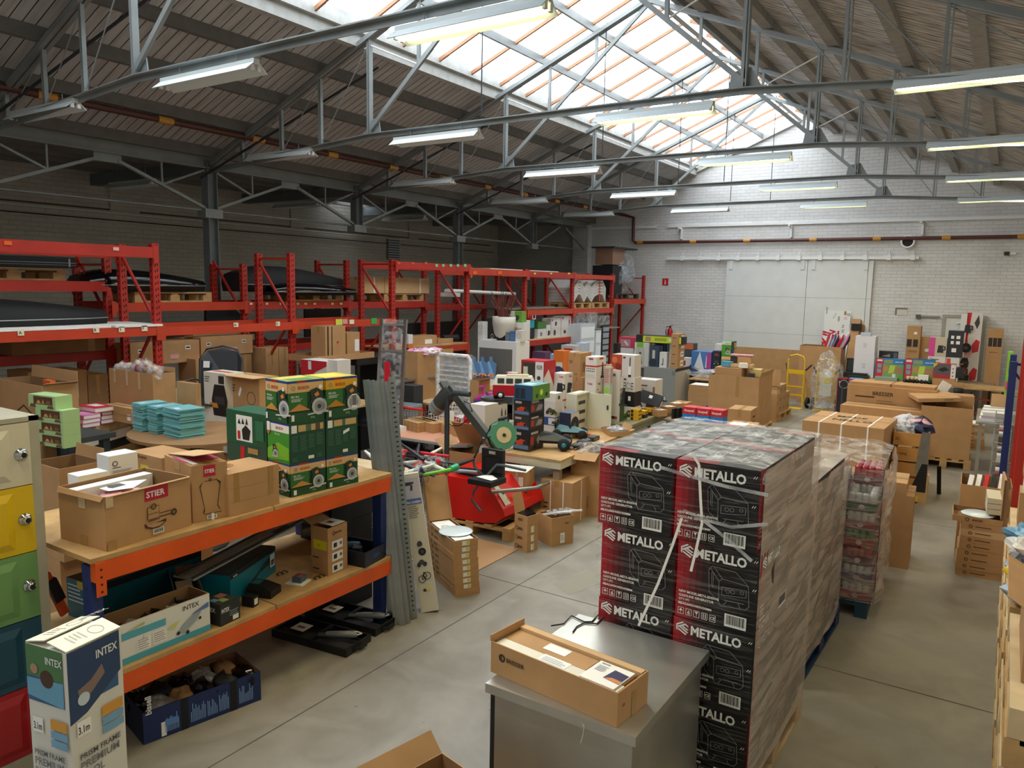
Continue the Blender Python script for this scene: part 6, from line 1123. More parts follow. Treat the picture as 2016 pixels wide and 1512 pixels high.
# clear plastic crate ladder, organisers
la = thing('tall clear plastic panel with red sticker leaning beside the racks', 'clear_organiser', 'panel', (-6.4,6.9,0)); 
b0 = Vector((-7.25,7.7,0)); t0 = aty(752,628,7.95); 
mb = MB(); wv = Vector((.33,.12,0)); mb.raw([(0,0,0),wv,Vector(t0)-b0+wv,Vector(t0)-b0],[(0,1,2,3)],'film_clear'); mb.build('sheet',la)
for k in range(7): s_ = (Vector(t0)-b0)*(k/6.2); mb = MB(); mb.bar(s_,s_+wv,.02,.03,'galv'); mb.build('rung',la)
for s_ in (Vector((0,0,0)),wv): mb = MB(); mb.bar(s_,s_+(Vector(t0)-b0),.03,.05,'galv'); mb.build('rail',la)
mb = MB(); s_ = (Vector(t0)-b0)*.6+wv*.3+Vector((0,-.03,0)); mb.box((s_.x,s_.y,s_.z),(s_.x+.1,s_.y+.004,s_.z+.32),C('d4182a')); mb.build('sticker',la); la.location = b0
def crate(label, P, w, d, h, rot=0, m='film_clear'):
    r = thing(label,'plastic_crate','crate',P,radians(rot)); mb = MB()
    t = .05; mb.raw([(t,t,0),(w-t,t,0),(w-t,d-t,0),(t,d-t,0),(0,0,h),(w,0,h),(w,d,h),(0,d,h)],[(0,3,2,1),(0,1,5,4),(1,2,6,5),(2,3,7,6),(3,0,4,7)],m); mb.build('tub',r); mb = MB(); [mb.box(a,b,m) for a,b in (((-.02,-.02,h-.03),(w+.02,0,h)),((-.02,d,h-.03),(w+.02,d+.02,h)),((-.02,0,h-.03),(0,d,h)),((w,0,h-.03),(w+.02,d,h)))]; mb.build('rim',r); return r
mat('crate_blue','a9bccb',.3,alpha=.65)
tb2 = table('dark table behind the saw cartons holding a clear crate', (-7.9,7.9,0), .85, .8, .72, 10, C('2a2c30'))
crate('clear bluish plastic crate on the dark table beside the studs', (-7.6,7.95,.722), .62, .42, .3, 8, 'crate_blue')
for i in range(3): mb = MB(); mb.box((0,0,0),(.5,.35,.03),'black_gloss'); mb.build('black_tray',None,TR(-7.15,7.95,.722+i*.032,radians(10+i*3)),'flat black tray lying beside the clear crate, '+on1[i]+' from below','tray')
blb = MB(); blob(blb,(0,0,0),(.17,.15,.24),C('1f4a74',.3),8,.45,14,9); blb.build('blue_bag',None,TR(-8.1,9.0,1.0),'shiny dark blue plastic bag hanging beside the black stand','bag')
for i in range(4): mb = MB(); mb.box((0,0,0),(.06,1.5,.03),'galv'); mb.build('metal_rail',None,TR(-7.95+.08*i,8.6,1.24+.02*(i%2),radians(-8)),'silver metal rail lying on the dark cabinet, '+on1[i]+' from the left','rail','silver rails on the dark cabinet')
box('dark grey cabinet under the silver rails',None,None,None,0,P=(-8.1,8.72,0),w=.75,d=.2,h=1.23,rot=-4,m=C('34363a'),name='dark_cabinet',cat='cabinet')
# white & red appliance boxes behind saw cartons
zt2 = 1.0; sh2 = table('table behind the rack post holding the red and white cartons', (-8.5,7.15,0), .9, 1.1, 1.02, 0, 'wood')
G('red and white carton with circle print behind the saw cartons', 7.3, 592, 643, 707, 1.022, d=.3, m=C('d9d4cc'), tape=False, pr='f: p c42a34 0,0 .3,0 .3,.3 .55,.75 1,.9 1,1 0,1; a kettle .1 .1 .5; r .3 .8 .42 .98 e8e8e8')
G('white carton with burger grill picture behind the saw cartons', 7.35, 645, 664, 708, 1.022, d=.25, m=C('d9d4cc'), tape=False, pr='f: p 2a2422 .1,.6 .3,.75 .8,.4 .7,.2; p b0703a .2,.2 .6,.2 .7,.4 .3,.45')
q = G('dark bottle carton pack, upper left behind the saw cartons', 7.5, 588, 610, 705, 1.022, d=.2, m='black', h=.33); on(q,'black and orange power tool set standing on the dark pack',h=.22,m=C('4a3a34'),w=.32,tape=False,pr='f: r .1 .8 .9 1 d9822b; r .1 .1 .3 .7 222222; r .4 .1 .6 .7 222222')
G('white tool set card with grey parts behind the saw cartons', 7.6, 613, 632, 686, 1.24, d=.05, m=C('c9c6bf'), h=.3, tape=False, pr='f: a blob .1 .5 .4; a drill .4 .1 .5'); G('carton supporting the white tool set card', 7.6, 611, 634, 700, 1.022, d=.15, h=.216, m='card_dark')
# red panel cartons centre-left: brown with pink things
lc_ = G('large open brown carton with pink clothes, left of the wrapped frame', 9.0, 791, 822, 690, .95, d=.9, open_=1)
table('table carrying the large open carton with pink clothes', (lc_.P.x-.05,8.95,0), .95, 1.1, .948, 0, 'wood_light', 'steel_grey')
inside(lc_,'pink_clothes','pink and white clothes heaped in the large open carton','clothes',lambda mb,w,d,h: ([blob(mb,(w*(.3+.4*(i%2)),d*(.2+.2*(i//2)),h*.95),(.13,.14,.06),C(['d98ab0','e0b8cc','c86a90','e8dce4'][i%4]),i,.5) for i in range(6)]))
q = G('brown carton with red label below the large open carton', 8.7, 789, 808, 720, .9, d=.3, pr='f: r .7 .8 1 1 c4202a; l .1 .2 .6 .7 4 dark_print', h=.24)
G('brown carton with printed lines standing on the wooden ledge', 8.4, 779, 806, 749, .72, d=.3, h=.25, pr='f: r .4 .8 .55 1 tape; l .1 .4 .5 .65 4 dark_print; t Best .08 .08 .1 dark_print .3')
table('small wooden table holding the cartons left of the wire cages', (-7.45,8.42,0), .5, .45, .718, 0, 'wood', 'steel_dark')
q = G('white and orange small carton standing at the rack, upper', 10.2, 789, 804, 657, 1.7, m=C('e0dede'), d=.12, h=.16, tape=False); G('orange carton under the white one at the rack', 10.2, 789, 804, 672, 1.627, m=C('d8722a'), d=.12, h=.072, tape=False)
# trolleys with red handles behind
trolley('wire shopping trolley with red handle in the centre left, holding bottles', (-6.9,8.95,0), radians(180), True)
cg = thing('white wire basket stand with price tag in the centre left', 'wire_cage', 'wire stand', (-6.75,8.25,0), radians(5)); mb = MB(); wires(mb,(0,0,.55),(.38,0,0),(.0,.05,.5),(8,8),.006,'white'); wires(mb,(.38,0,.55),(0,.4,0),(0,.05,.5),(6,8),.006,'white'); wires(mb,(0,.4,.55),(.38,0,0),(0,.05,.5),(8,8),.006,'white'); wires(mb,(0,0,.55),(0,.4,0),(0,.05,.5),(6,8),.006,'white'); mb.build('basket',cg)
for x in (0,.38):
    for y in (0,.4): mb = MB(); mb.bar((x,y,0),(x,y,.55),.012,.012,'white'); mb.build('leg',cg)
mb = MB(); mb.box((.36,-.02,.85),(.46,-.015,1.02),'paper'); mb.box((.36,-.022,.85),(.46,-.018,.88),C('d8cc1a')); mb.build('price_tag',cg)
for i in range(3): mb = MB(); mb.lathe([(.0,0),(.05,0),(.05,.18),(.02,.26),(.02,.3),(0,.3)],C(['b8202a','c43a2a','2a2c5a'][i],.3),n=10); mb.build('bottle',None,TR(-6.2+.13*i,8.45,.73),['red','orange red','dark blue'][i]+' bottle standing right of the white wire stand','bottle')
box('low carton under the bottles right of the wire stand',None,None,None,0,P=(-6.3,8.35,0),w=.42,d=.22,h=.728,m=C('b9b2a4'))
# wrapped white frame
wf = thing('white slatted bed frame wrapped in clear film standing upright', 'bed_base', 'frame', (0,0,0)); a = atz(862,842,.75); a = Vector((-6.35,9.35,0)); top_ = aty(865,697,9.35); wf.location = (solve_on('y',9.35,.9,862),9.35,0); wl = solve_on('y',9.35,1.2,925)-wf.location.x; hz = top_.z
mb = MB(); mb.tube([(0,0,.05),(0,0,hz-.05),(.04,0,hz),(wl-.04,0,hz),(wl,0,hz-.05),(wl,0,.05)],.03,'white',8); mb.build('frame',wf)
for k in range(16): mb = MB(); mb.box((.02,-.005,.3+k*(hz-.4)/16),(wl-.02,.005,.325+k*(hz-.4)/16),'white'); mb.build('slat',wf)
mb = MB(); mb.box((.05,.03,.3),(wl-.05,.032,hz-.05),C('b9bec4')); mb.build('backing',wf)
mb = MB(); mb.box((-.03,-.03,.1),(wl+.03,.05,hz+.02),'film_clear'); mb.build('film',wf)
q = G('brown carton at the bottom of the column right of the wrapped frame', 9.3, 925, 942, 800, .0, d=.3, h=.98); q = on(q,'brown carton second in the column right of the wrapped frame',h=.14,tape=False); q = on(q,'brown carton third in the column right of the wrapped frame',h=.12); q = on(q,'brown carton on top of the column with its flap open',748,open_=1,flaps=[('r',70,.1)])
# ---------------- red floor grinder machine on pallet
pallet('wooden pallet under the red machine', (-5.35,6.6,0), 1.05, .95, radians(4), 'wood')
gm = thing('big red AUTOBRAC grinding machine with grey arm and green brush wheel', 'grinding_machine', 'machine', (-5.36,6.62,.146), radians(4)); RD = C('d0100e',.3)
mb = MB(); w, d = 1.0, .85
prof2 = [(0,.0),(.72,.0),(.9,.03),(1.02,.12),(.99,.2),(.78,.47),(0,.47)]
mb.raw([(x*.96,0,z) for x,z in prof2]+[(x,d*.5,z) for x,z in prof2]+[(x,d,z) for x,z in prof2],[tuple(range(7)),tuple(range(14,21))[::-1]]+[(k*7+i,(k+1)*7+i,(k+1)*7+(i+1)%7,k*7+(i+1)%7) for k in (0,1) for i in range(7)],RD); mb.build('housing',gm)
# control panel tilted on the right
mb = MB(); nrm = Vector((.55,0,.85)).normalized(); e1 = Vector((0,1,0)); e2 = e1.cross(nrm); o = Vector((.99,.08,.46)); o = Vector((.945,.06,.215)); v = Vector((-.185,0,.238)); f = Face(mb,o+Vector((.004,0,.006)),(0,.44,0),v); f.rect(0,0,1,1,C('d8d2bc')).up().rect(.05,.78,.95,.98,C('d8c8b8')).up(); f.text('AUTOBRAC',.08,.8,.14,C('b5121a'),maxw=.8); f.up().disc(.2,.5,.1,'black').rect(.35,.4,.5,.62,C('b5121a')).disc(.7,.5,.1,'black'); [f.up().poly([(x,.15),(x+.1,.15),(x+.05,.3)],C('c9a01a')) for x in (.2,.42,.64)]
f2 = Face(mb,o+Vector((.004,.46,.006)),(0,.25,0),v); f2.rect(.1,.5,.7,.9,'black').up().disc(.6,.25,.12,C('e0402a')); mb.build('control_panel',gm)
mb = MB(); mb.tube([(.85,-.1,.4),(1.08,.5,.34),(1.1,.8,.34)],.022,'galv',8); mb.build('guard_bar',gm)
mb = MB(); mb.tube([(.15,.1,.46),(.15,.1,1.3),(.18,.1,1.36),(.25,.1,1.4),(.45,.1,1.4)],.03,'steel_dark',10); mb.build('post',gm)
# arm: pixels on the plane through the machine
Ya = 6.95
def gl(px,py,Y=Ya): p = aty(px,py,Y); M4 = TR(-5.36,6.62,.146,radians(4)).inverted(); return M4 @ p
mb = MB(); mb.bar(gl(885,762),gl(962,862),.085,.085,C('3a3d3a',.45)); mb.build('arm',gm)
mb = MB(); a_, b_ = gl(890,768), gl(862,800); mb.tube([a_,a_*.7+b_*.3,b_],[.08,.1,.095],C('343734',.5),16); [mb.tube([a_*.9+b_*.1+Vector((0,0,0)),a_*.3+b_*.7],.0,'black',3) for _ in ()]; mb.build('motor',gm); mb = MB(); mb.tube([a_*.15+b_*.85,b_+(b_-a_)*.25],[.1,.085],'steel_grey',16); mb.build('motor_cap',gm)
mb = MB(); mb.bar(gl(872,752),gl(893,785),.13,.03,C('3a3d3a')); mb.build('cover_plate',gm)
c_ = gl(990,857); ax = Vector((.75,-.55,.25)).normalized(); up_ = Vector((0,0,1)); q1 = ax.cross(up_).normalized(); q2 = q1.cross(ax)
def disc_at(mb, c, r0, r1, t0, t1, m, n=26, jag=0):
    vs = []; rr = random.Random(2)
    for (r_,t_) in ((r0,t0),(r1,t0),(r1,t1),(r0,t1)):
        for j in range(n): rj = r_*(1+(rr.uniform(-jag,jag) if r_ > r0 else 0)); vs.append(c+ax*t_+(q1*cos(2*pi*j/n)+q2*sin(2*pi*j/n))*rj)
    mb.raw(vs,[(k*n+j,k*n+(j+1)%n,((k+1)%4)*n+(j+1)%n,((k+1)%4)*n+j) for k in range(4) for j in range(n)],m)
mb = MB(); disc_at(mb,c_,.06,.155,-.05,.03,C('4f8a6a',.8),30,.08); mb.build('brush_ring',gm); mb = MB(); disc_at(mb,c_,.02,.09,.0,.035,C('cdb98a')); mb.build('hub_disc',gm); mb = MB(); disc_at(mb,c_,.002,.018,.0,.05,'steel_dark'); mb.build('axle',gm); mb = MB(); disc_at(mb,c_,.06,.16,-.09,-.05,'black_rub',30,.05); mb.build('rubber_ring',gm)
mb = MB(); mb.tube([gl(963,850),gl(968,905)],.03,'galv',10); mb.tube([gl(962,868),gl(968,868)],.05,'galv',10); mb.build('spindle',gm)
for i,pts in enumerate(([(952,862),(932,905),(934,918),(954,940),(932,968),(930,985),(947,1007)],[(957,938),(978,915),(990,916),(1035,926)])):
    mb = MB(); mb.tube([gl(x,y,6.55) for x,y in pts],.015,C('4a4d4e',.4),8); mb.build('control_handle',gm)
mb = MB(); mb.tube([gl(x,y) for x,y in ((878,830),(890,838),(905,838),(922,825),(930,810),(925,795),(905,785))],.006,'black',5); mb.build('cable',gm)
bcs = thing('black plastic tool case standing open on the red machine', 'tool_case', 'tool case', aty(948,935,6.6)); a_ = bcs.location.copy(); 
mb = MB(); mb.box((0,.0,.0),(.27,.05,.3),'black'); f = Face(mb,(0,0,0),(.27,0,0),(0,0,.3)); f.line([(.12,.15),(.12,.65),(.2,.72),(.85,.72),(.9,.65),(.9,.15),(.12,.15)],.004,'black_gloss'); mb.box((.1,-.01,.25),(.18,0,.28),C('9a968a')); mb.build('lid',bcs); mb = MB(); mb.box((.02,-.28,-.035),(.32,0,.02),'black'); mb.build('base',bcs)
mb = MB(); mb.raw([(0,0,.0),(.22,-.04,.0),(.24,.05,.003),(.12,.12,.01),(.02,.1,.0)],[(0,1,2,3,4)],'paper'); mb.build('paper_scraps',None,TR(a_.x+.06,a_.y-.18,a_.z+.026),'white papers lying in the open black case on the red machine','paper')
mb = MB(); z0 = .146+.475
for k in range(3): mb.tube([(-5.0+.2*cos(a)*(1+.12*k)+.1,6.82+.09*sin(a)*(1+.1*k),z0+.012+.014*k) for a in [j*pi/10 for j in range(21)]],.009,'black_rub',6)
mb.build('coiled_hose',label='black coiled cable lying on top of the red machine',cat='cable')
# open carton with lid behind the machine, white cloth box
box('open brown carton with raised lid behind the red machine',None,None,None,0,P=(-5.72,7.3,0),w=.48,d=.4,h=.72,rot=4,open_=1,flaps=[('b',-35,.4),('l',50,.18)])
box('open white box with dark logo behind the red machine',None,None,None,.3,P=(-5.35,7.55,.3),w=.4,d=.32,h=.48,rot=2,m=C('d5d0c8'),open_='white',tape=False,pr='f: p 4a3432 .1,.5 .4,.35 .9,.45 .8,.75 .5,.6 .2,.75'); box('brown carton under the white box with logo',None,None,None,0,P=(-5.36,7.54,0),w=.42,d=.33,h=.298)
bx1 = box('tilted brown carton with white tape and pictograms under the table edge',None,None,None,.5,P=(-4.85,7.1,.42),w=.42,d=.32,h=.22,rot=14,pr='f: r .15 0 .22 1 d9a8a8; r .7 0 .76 1 d9a8a8; r .55 .2 .68 .7 paper; r .78 .25 .92 .75 paper; p black .57,.5 .66,.5 .63,.6 .6,.6 | t: r 0 0 1 1 paper')
st2 = thing('small wooden trestle stool under the tilted carton', 'wooden_stool', 'stool', (-4.85,7.1,0), radians(14)); mb = MB(); mb.box((0,0,.39),(.42,.32,.418),'wood_dark'); mb.build('seat',st2)
for x in (.02,.36):
    for y in (.02,.26): mb = MB(); mb.bar((x,y,0),(x,y,.39),.04,.04,'wood_dark'); mb.build('leg',st2)
# cartons on the floor right of machine
p = box('small brown BRESSER carton at the bottom of the four beside the red machine',(1012,1080),(1037,1089),1062,0,xr=1058,h=.095,pr=FP,tape=False)
p = on(p,'small brown BRESSER carton, second of the four beside the red machine',h=.095,pr=FP,tape=False); p = on(p,'small brown BRESSER carton, third of the four beside the red machine',h=.095,pr=FP,tape=False); p = on(p,'open small carton with raised lid on top of the four beside the red machine',h=.1,open_=1,flaps=[('l',15,.2)],pr='f: t BRESSER .3 .35 .3 dark_print .35')
mb = MB(); mb.box((.02,.02,.085),(.16,.16,.1),'black_gloss'); mb.build('tablet',None,p.T @ Matrix.Rotation(.1,4,'X'),'small black screen device in the open carton beside the red machine','device')
p = box('brown carton below the open tray carton beside the red machine',(1057,1062),(1085,1077),1045,0,xr=1128,h=.16,pr='r: r .4 .15 .6 .85 white; l .42 .3 .58 .7 3 8a8a8a',tape=False)
p = on(p,'open carton tray with white metal parts beside the red machine',h=.15,open_=1,pr='r: l .6 .4 .8 .6 1 dark_print')
for i in range(4): mb = MB(); mb.bar((.03,.05+.08*i,.12),(.2+.03*(i%2),.22+.07*i,.17),.02,.015,'white'); mb.tube([(.05,.1+.08*i,.15),(.18,.12+.08*i,.16)],.02,'poly_bag',7); mb.build('metal_part',None,p.T,'white metal part in the open carton tray, '+on1[i]+' from the front','metal part','white parts in the carton tray')
box('big strapped brown carton beside the red machine',(1060,1000),(1125,1035),945,0,P=(-4.45,7.55,0),w=.5,d=.6,h=.5,rot=8,pr='f: r .3 0 .33 1 paper; r .7 0 .73 1 paper; l .1 .3 .25 .5 2 dark_print | r: r .4 0 .43 1 paper; r .7 .2 .95 .5 card_dark')
q = box('brown carton with L print at the floor, under the table, right',None,None,None,0,P=(-4.3,8.0,0),w=.36,d=.55,h=.4,rot=8,pr='r: r .1 .3 .2 .9 paper; t L .45 .5 .3 dark_print; r .6 .1 .7 .4 paper')
q = on(q,'open brown carton with plastic film and round emblem under the table',h=.38,open_=1,flaps=[('f',120,.15)],pr='f: o .5 .75 .1 dark_print; d .5 .75 .06 3a3a3a'); mb = MB(); blob(mb,(q.w*.5,q.d*.5,q.h),(q.w*.5,q.d*.5,.06),'film_clear',3,.5,14,8); mb.build('plastic_film',None,q.T,'crumpled clear plastic film on the open carton under the table','plastic film')
for i in range(3): mb = MB(); mb.box((0,0,0),(.14,.4,.4),'black_rub'); mb.build('black_case',None,TR(-4.75+.17*i,8.6,0,radians(6)),'black case standing in the shade under the toy car table, '+on1[i]+' from the left','case','black cases under the toy car table')
# plank floor mat
mb = MB(); mb.box((-5.45,5.75,.001),(-4.1,6.55,.008),C('b08a62')); mb.build('laminate_mat',label='patch of wooden laminate on the floor in front of the red machine',cat='floor mat')
# ================================================================ CENTRE TABLES
TZ = .752
table('wooden table with cream apron carrying toy cars', (-5.14,7.52,0), .94, 2.38, .75, 3, 'wood', 'wood_grey', .025, C('cfc8ac'), ls=.08)
table('second wooden table behind the toy car table', (-6.75,8.9,0), 1.25, 1.15, .75, 2, 'wood', 'wood_grey', .03, C('b8b09a'))
table('green grey slatted table with flat cartons and yellow boxes', (-5.55,10.15,0), 1.05, 2.1, .75, 2, C('8a8468'), C('77765f'), .035, C('7a7a64'), ls=.06)
CK = C('cfc9c2'); WK = C('dbd6cf')
def g(label, Y, x0, x1, yt, z=TZ, m='card', **kw): kw.setdefault('tape', m == 'card' and 'open_' not in kw); return G(label, Y, x0, x1, yt, z, m=m, **kw)
# clear boxes with toy cars
def carbox(prev, lab, Y=7.72, x0=1011, x1=1042, yt=846):
    kw = dict(m=C('26282c',.2), d=.34, tape=False, name='toy_car_box', group='clear fronted toy car boxes', pr='f: r .05 .1 .95 .3 5a7a9a; p c8421e .2,.4 .45,.6 .75,.55 .85,.35 .3,.3; d .3 .4 .12 c8421e; d .72 .42 .1 1a1a1a; r .1 .78 .5 .92 a8a49c | r: r .05 .2 .9 .8 4a3a3a; r .1 .3 .3 .7 a83a2a; p 8a8a8c .4,.3 .6,.7 .9,.6 .8,.3; r .1 .82 .6 .94 a8a49c | t: r .1 .1 .9 .9 55585c')
    return on(prev, lab, yt, **kw) if prev else G(lab, Y, x0, x1, yt, TZ, **kw)
q = carbox(None,'clear fronted box with orange toy car, lowest of three on the table'); q = carbox(q,'clear fronted box with orange toy car, middle of three',yt=817); q = carbox(q,'clear fronted box with orange toy car, top of three',yt=786)
q = on(q,'green and blue toy truck box lying on the clear car boxes',757,m=C('3a5a4a'),tape=False,w=q.w*1.15,d=q.d*1.2,pr='f: r 0 0 1 1 2a4a6a; r .05 .1 .3 .8 1a2a3a; r .35 .1 .6 .8 1a2a3a | r: r 0 0 1 1 5a8a3a; d .5 .5 .22 a8d83a; d .5 .5 .12 d8f05a; d .25 .3 .15 2a3a1a; d .8 .3 .15 2a3a1a | t: r 0 0 1 1 6aa0a8; r .2 .2 .7 .6 c8dcd8')
def rc(label, px, py, rot, hub, body, s=1):
    P = atz(px,py,TZ); r = thing(label,'toy_car','toy car',P,rot); mb = MB(); mb.box((-.17*s,-.05*s,.05*s),(.17*s,.05*s,.075*s),'black'); mb.build('chassis',r)
    mb = MB(); mb.raw([(-.18*s,-.07*s,.08*s),(.19*s,-.06*s,.07*s),(.19*s,.06*s,.07*s),(-.18*s,.07*s,.08*s),(-.12*s,-.04*s,.15*s),(.05*s,-.035*s,.13*s),(.05*s,.035*s,.13*s),(-.12*s,.04*s,.15*s)],[(0,3,2,1),(4,5,6,7),(0,1,5,4),(1,2,6,5),(2,3,7,6),(3,0,4,7)],body); mb.build('body',r)
    mb = MB(); mb.box((-.2*s,-.1*s,.17*s),(-.14*s,.1*s,.18*s),'black'); mb.bar((-.16*s,0,.1*s),(-.17*s,0,.17*s),.02*s,.02*s,'black'); mb.build('spoiler',r)
    for x in (-.14,.14):
        for y in (-.1,.1):
            mb = MB(); mb.lathe([(.02*s,-.025*s),(.05*s,-.025*s),(.055*s,0),(.05*s,.025*s),(.02*s,.025*s)],'black_rub',T=TR(x*s,y*s,.055*s,rx=pi/2),n=16); o = mb.build('tyre',r)
            mb = MB(); mb.lathe([(0,-.026*s),(.028*s,-.024*s),(.03*s,.024*s),(0,.026*s)],hub,T=TR(x*s,y*s,.055*s,rx=pi/2),n=10); mb.build('rim',o)
    return r
rc('black and turquoise remote control car at the table front edge',1080,882,.42,C('1f8aa0'),C('263238',.3),1.45); rc('black remote control car with big tyres behind the turquoise one',1122,862,.45,'black',C('6a9aa8',.3),1.2)
mb = MB(); blob(mb,(0,0,.1),(.1,.09,.12),'poly_bag',4,.5,14,9); mb.build('plastic_bag',None,TR(*atz(1118,848,TZ)),'crumpled clear plastic bag standing on the rear toy car','bag')
mb = MB(); mb.prism([(0,0),(.2,.02),(.22,.08),(.05,.1)],0,.05,C('d83a1e',.3)); mb.prism([(.12,.04),(.18,.05),(.17,.08),(.12,.08)],.05,.075,C('e0a82a')); mb.build('toy_car_shell',None,TR(*atz(1128,860,TZ),.2),'orange red toy car shell with yellow tip on the table','toy')
for i,(x0,x1) in enumerate(((1118,1134),(1135,1150),(1151,1165))): P = atz(x0,884-i*8,TZ); box('small black toy car pack in the row at the table edge, '+['front','middle','back'][i],None,None,None,TZ,P=P,w=.12,d=.21,h=.05,rot=3,m='black',pr='r: r .1 .2 .8 .8 6a6258 | t: r .1 .3 .9 .8 55504a | f: r .2 .2 .6 .8 paper')
oc3 = box('open flat brown carton with plastic film on the toy car table',(1186,850),(1202,860),842,TZ,xr=1240,h=.07,open_=1,flaps=[('l',110,.14),('b',30,.08)]); inside(oc3,'plastic_film','clear plastic film bulging from the flat open carton on the table','plastic film',lambda mb,w,d,h: blob(mb,(w*.5,d*.5,h*1.0),(w*.45,d*.45,.04),'poly_bag',2,.4,14,8))
# cream cabinet with open door
P = Vector((solve_on('y',9.15,TZ,1113),9.15,TZ)); fc = thing('cream fuse box cabinet with open door standing on the table','fuse_cabinet','cabinet',P,radians(2)); hh = solve_h(P,775); wv = solve_w(P,Vector((1,0,0)),1133); CM = C('cfccb4',.4)
mb = MB(); D_ = .42; mb.box((0,0,0),(wv,.02,hh),CM); mb.box((0,D_-.02,0),(wv,D_,hh),CM); mb.box((0,.02,hh-.02),(wv,D_-.02,hh),CM); mb.box((0,.02,0),(wv,D_-.02,.02),CM); mb.box((0,.02,.02),(.02,D_-.02,hh-.02),CM)
mb.box((wv-.03,.03,.02),(wv-.02,D_-.03,hh-.02),C('bdbaa6')); f = Face(mb,(wv-.02,.03,.02),(0,D_-.06,0),(0,0,hh-.04)); [f.rect(.2,z,.8,z+.1,'steel_dark') for z in (.18,.45,.72)]; mb.build('body',fc)
mb = MB(); mb.box((wv,D_-.02,.02),(wv+.34,D_,hh-.02),CM); mb.box((wv+.28,D_-.035,.3),(wv+.3,D_-.02,.36),'steel_dark'); ob = mb.build('door',fc)
mb = MB(); mb.box((.05,.05,hh),(wv*.9,D_*.6,hh+.015),'paper'); mb.build('paper_sheet',None,TR(P.x,P.y,P.z,radians(2)),'white sheet lying on top of the cream cabinet','paper')
q = g('dark blue fan carton with black fan picture left of the cream cabinet',8.75,1102,1124,812,m=C('232c48'),xr=1140,pr='r: r 0 0 1 1 cfc9c2; d .5 .5 .35 1a1a1a; d .5 .5 .1 5a5a5a | t: r 0 0 1 1 55607a')
q = g('pale lower carton in the stack left of the fan carton',8.7,1071,1092,836,m=CK,d=.2); q = on(q,'blue and white carton in the stack left of the fan carton',820,m=C('2a4a8a'),tape=False,pr='f: r .4 .1 1 .9 d5cfc8 | r: r 0 .1 1 .9 d5cfc8; a blob .2 .2 .6'); q = on(q,'grey toy jeep carton in the stack left of the fan carton',790,m=CK,tape=False,pr='f: a car .1 .1 .7 5a4640; a car .5 .1 .6'); q = on(q,'small white toy carton on top of the stack left of the fan carton',773,m=WK,tape=False,pr='r: a blob .3 .2 .6')
q = g('white and red kettle carton behind the toy jeep cartons',9.6,1086,1110,789,m=WK,d=.25,pr='f: r 0 .8 1 1 d8d2cc; r .1 .85 .4 .95 c4202a; a kettle .4 .1 .6 | r: r .1 .7 .9 .8 c4202a'); q = on(q,'white TEFAL kettle carton with kettle pictures on top',734,m=WK,tape=False,pr='fr: t Tefal .5 .85 .08 c4202a .4; a kettle .1 .25 .55; d .7 .55 .06 2a2a2a; d .7 .35 .05 2a2a2a; r 0 .04 1 .1 c4202a')
# wok on carton
q = g('cream carton with bottle picture under the wok, left',8.1,940,974,827,m=CK,d=.22,h=.08); q = g('pale carton with orange product picture below the dark blue carton',8.15,958,984,838,m=CK,d=.22,pr='f: p c8703a .3,.2 .5,.5 .7,.2; r .3 .6 .7 .7 8a7a6a')
q = on(q,'dark blue flat carton with small white label under the white blender carton',822,m=C('1c2238'),tape=False,pr='f: r .1 .2 .35 .7 paper | r: r .5 .6 .8 .8 9aa4c8'); q2 = on(q,'white carton with blender pictures carrying the black wok',795,m=WK,tape=False,dx=-.12,w=q.w*1.35,d=q.d*1.1,pr='f: l .25 .2 .7 .8 7 b0aaa2; r .08 .5 .16 .8 77726a; r .8 .1 .95 .9 cfc9c2 | r: a bottle .2 .1 .7; a bottle .6 .1 .6')
mb = MB(); c_ = q2.T @ Vector((q2.w*.45,q2.d*.5,q2.h+.002)); mb.lathe([(0,0),(.07,0),(.15,.045),(.17,.085),(.165,.085),(.145,.05),(.065,.008),(0,.008)],C('2c2e2e',.4),n=28); wk = mb.build('wok',None,TR(*c_),'black wok pan standing on the white blender carton','pan'); mb = MB(); mb.bar((-.14,.1,.08),(-.24,.2,.1),.025,.015,'black'); mb.build('handle',wk)
g('tall plain white carton right of the red machine arm',7.85,925,955,795,.35,m=WK,d=.3); g('pale carton under the tall plain white carton',7.85,924,958,860,0,m=CK,d=.31,h=.348)
g('red and white striped carton right of the wok cartons',8.3,986,1000,830,m=WK,d=.2,pr='f: r .1 .3 .7 .9 c4203a'); g('orange and black carton behind the green brush wheel',8.3,954,960,822,m=C('d8922a'),d=.12)
g('white carton standing behind the clear car boxes',8.6,988,1012,795,m=WK,d=.25,pr='f: r .3 .3 .8 .7 3a3a3c')
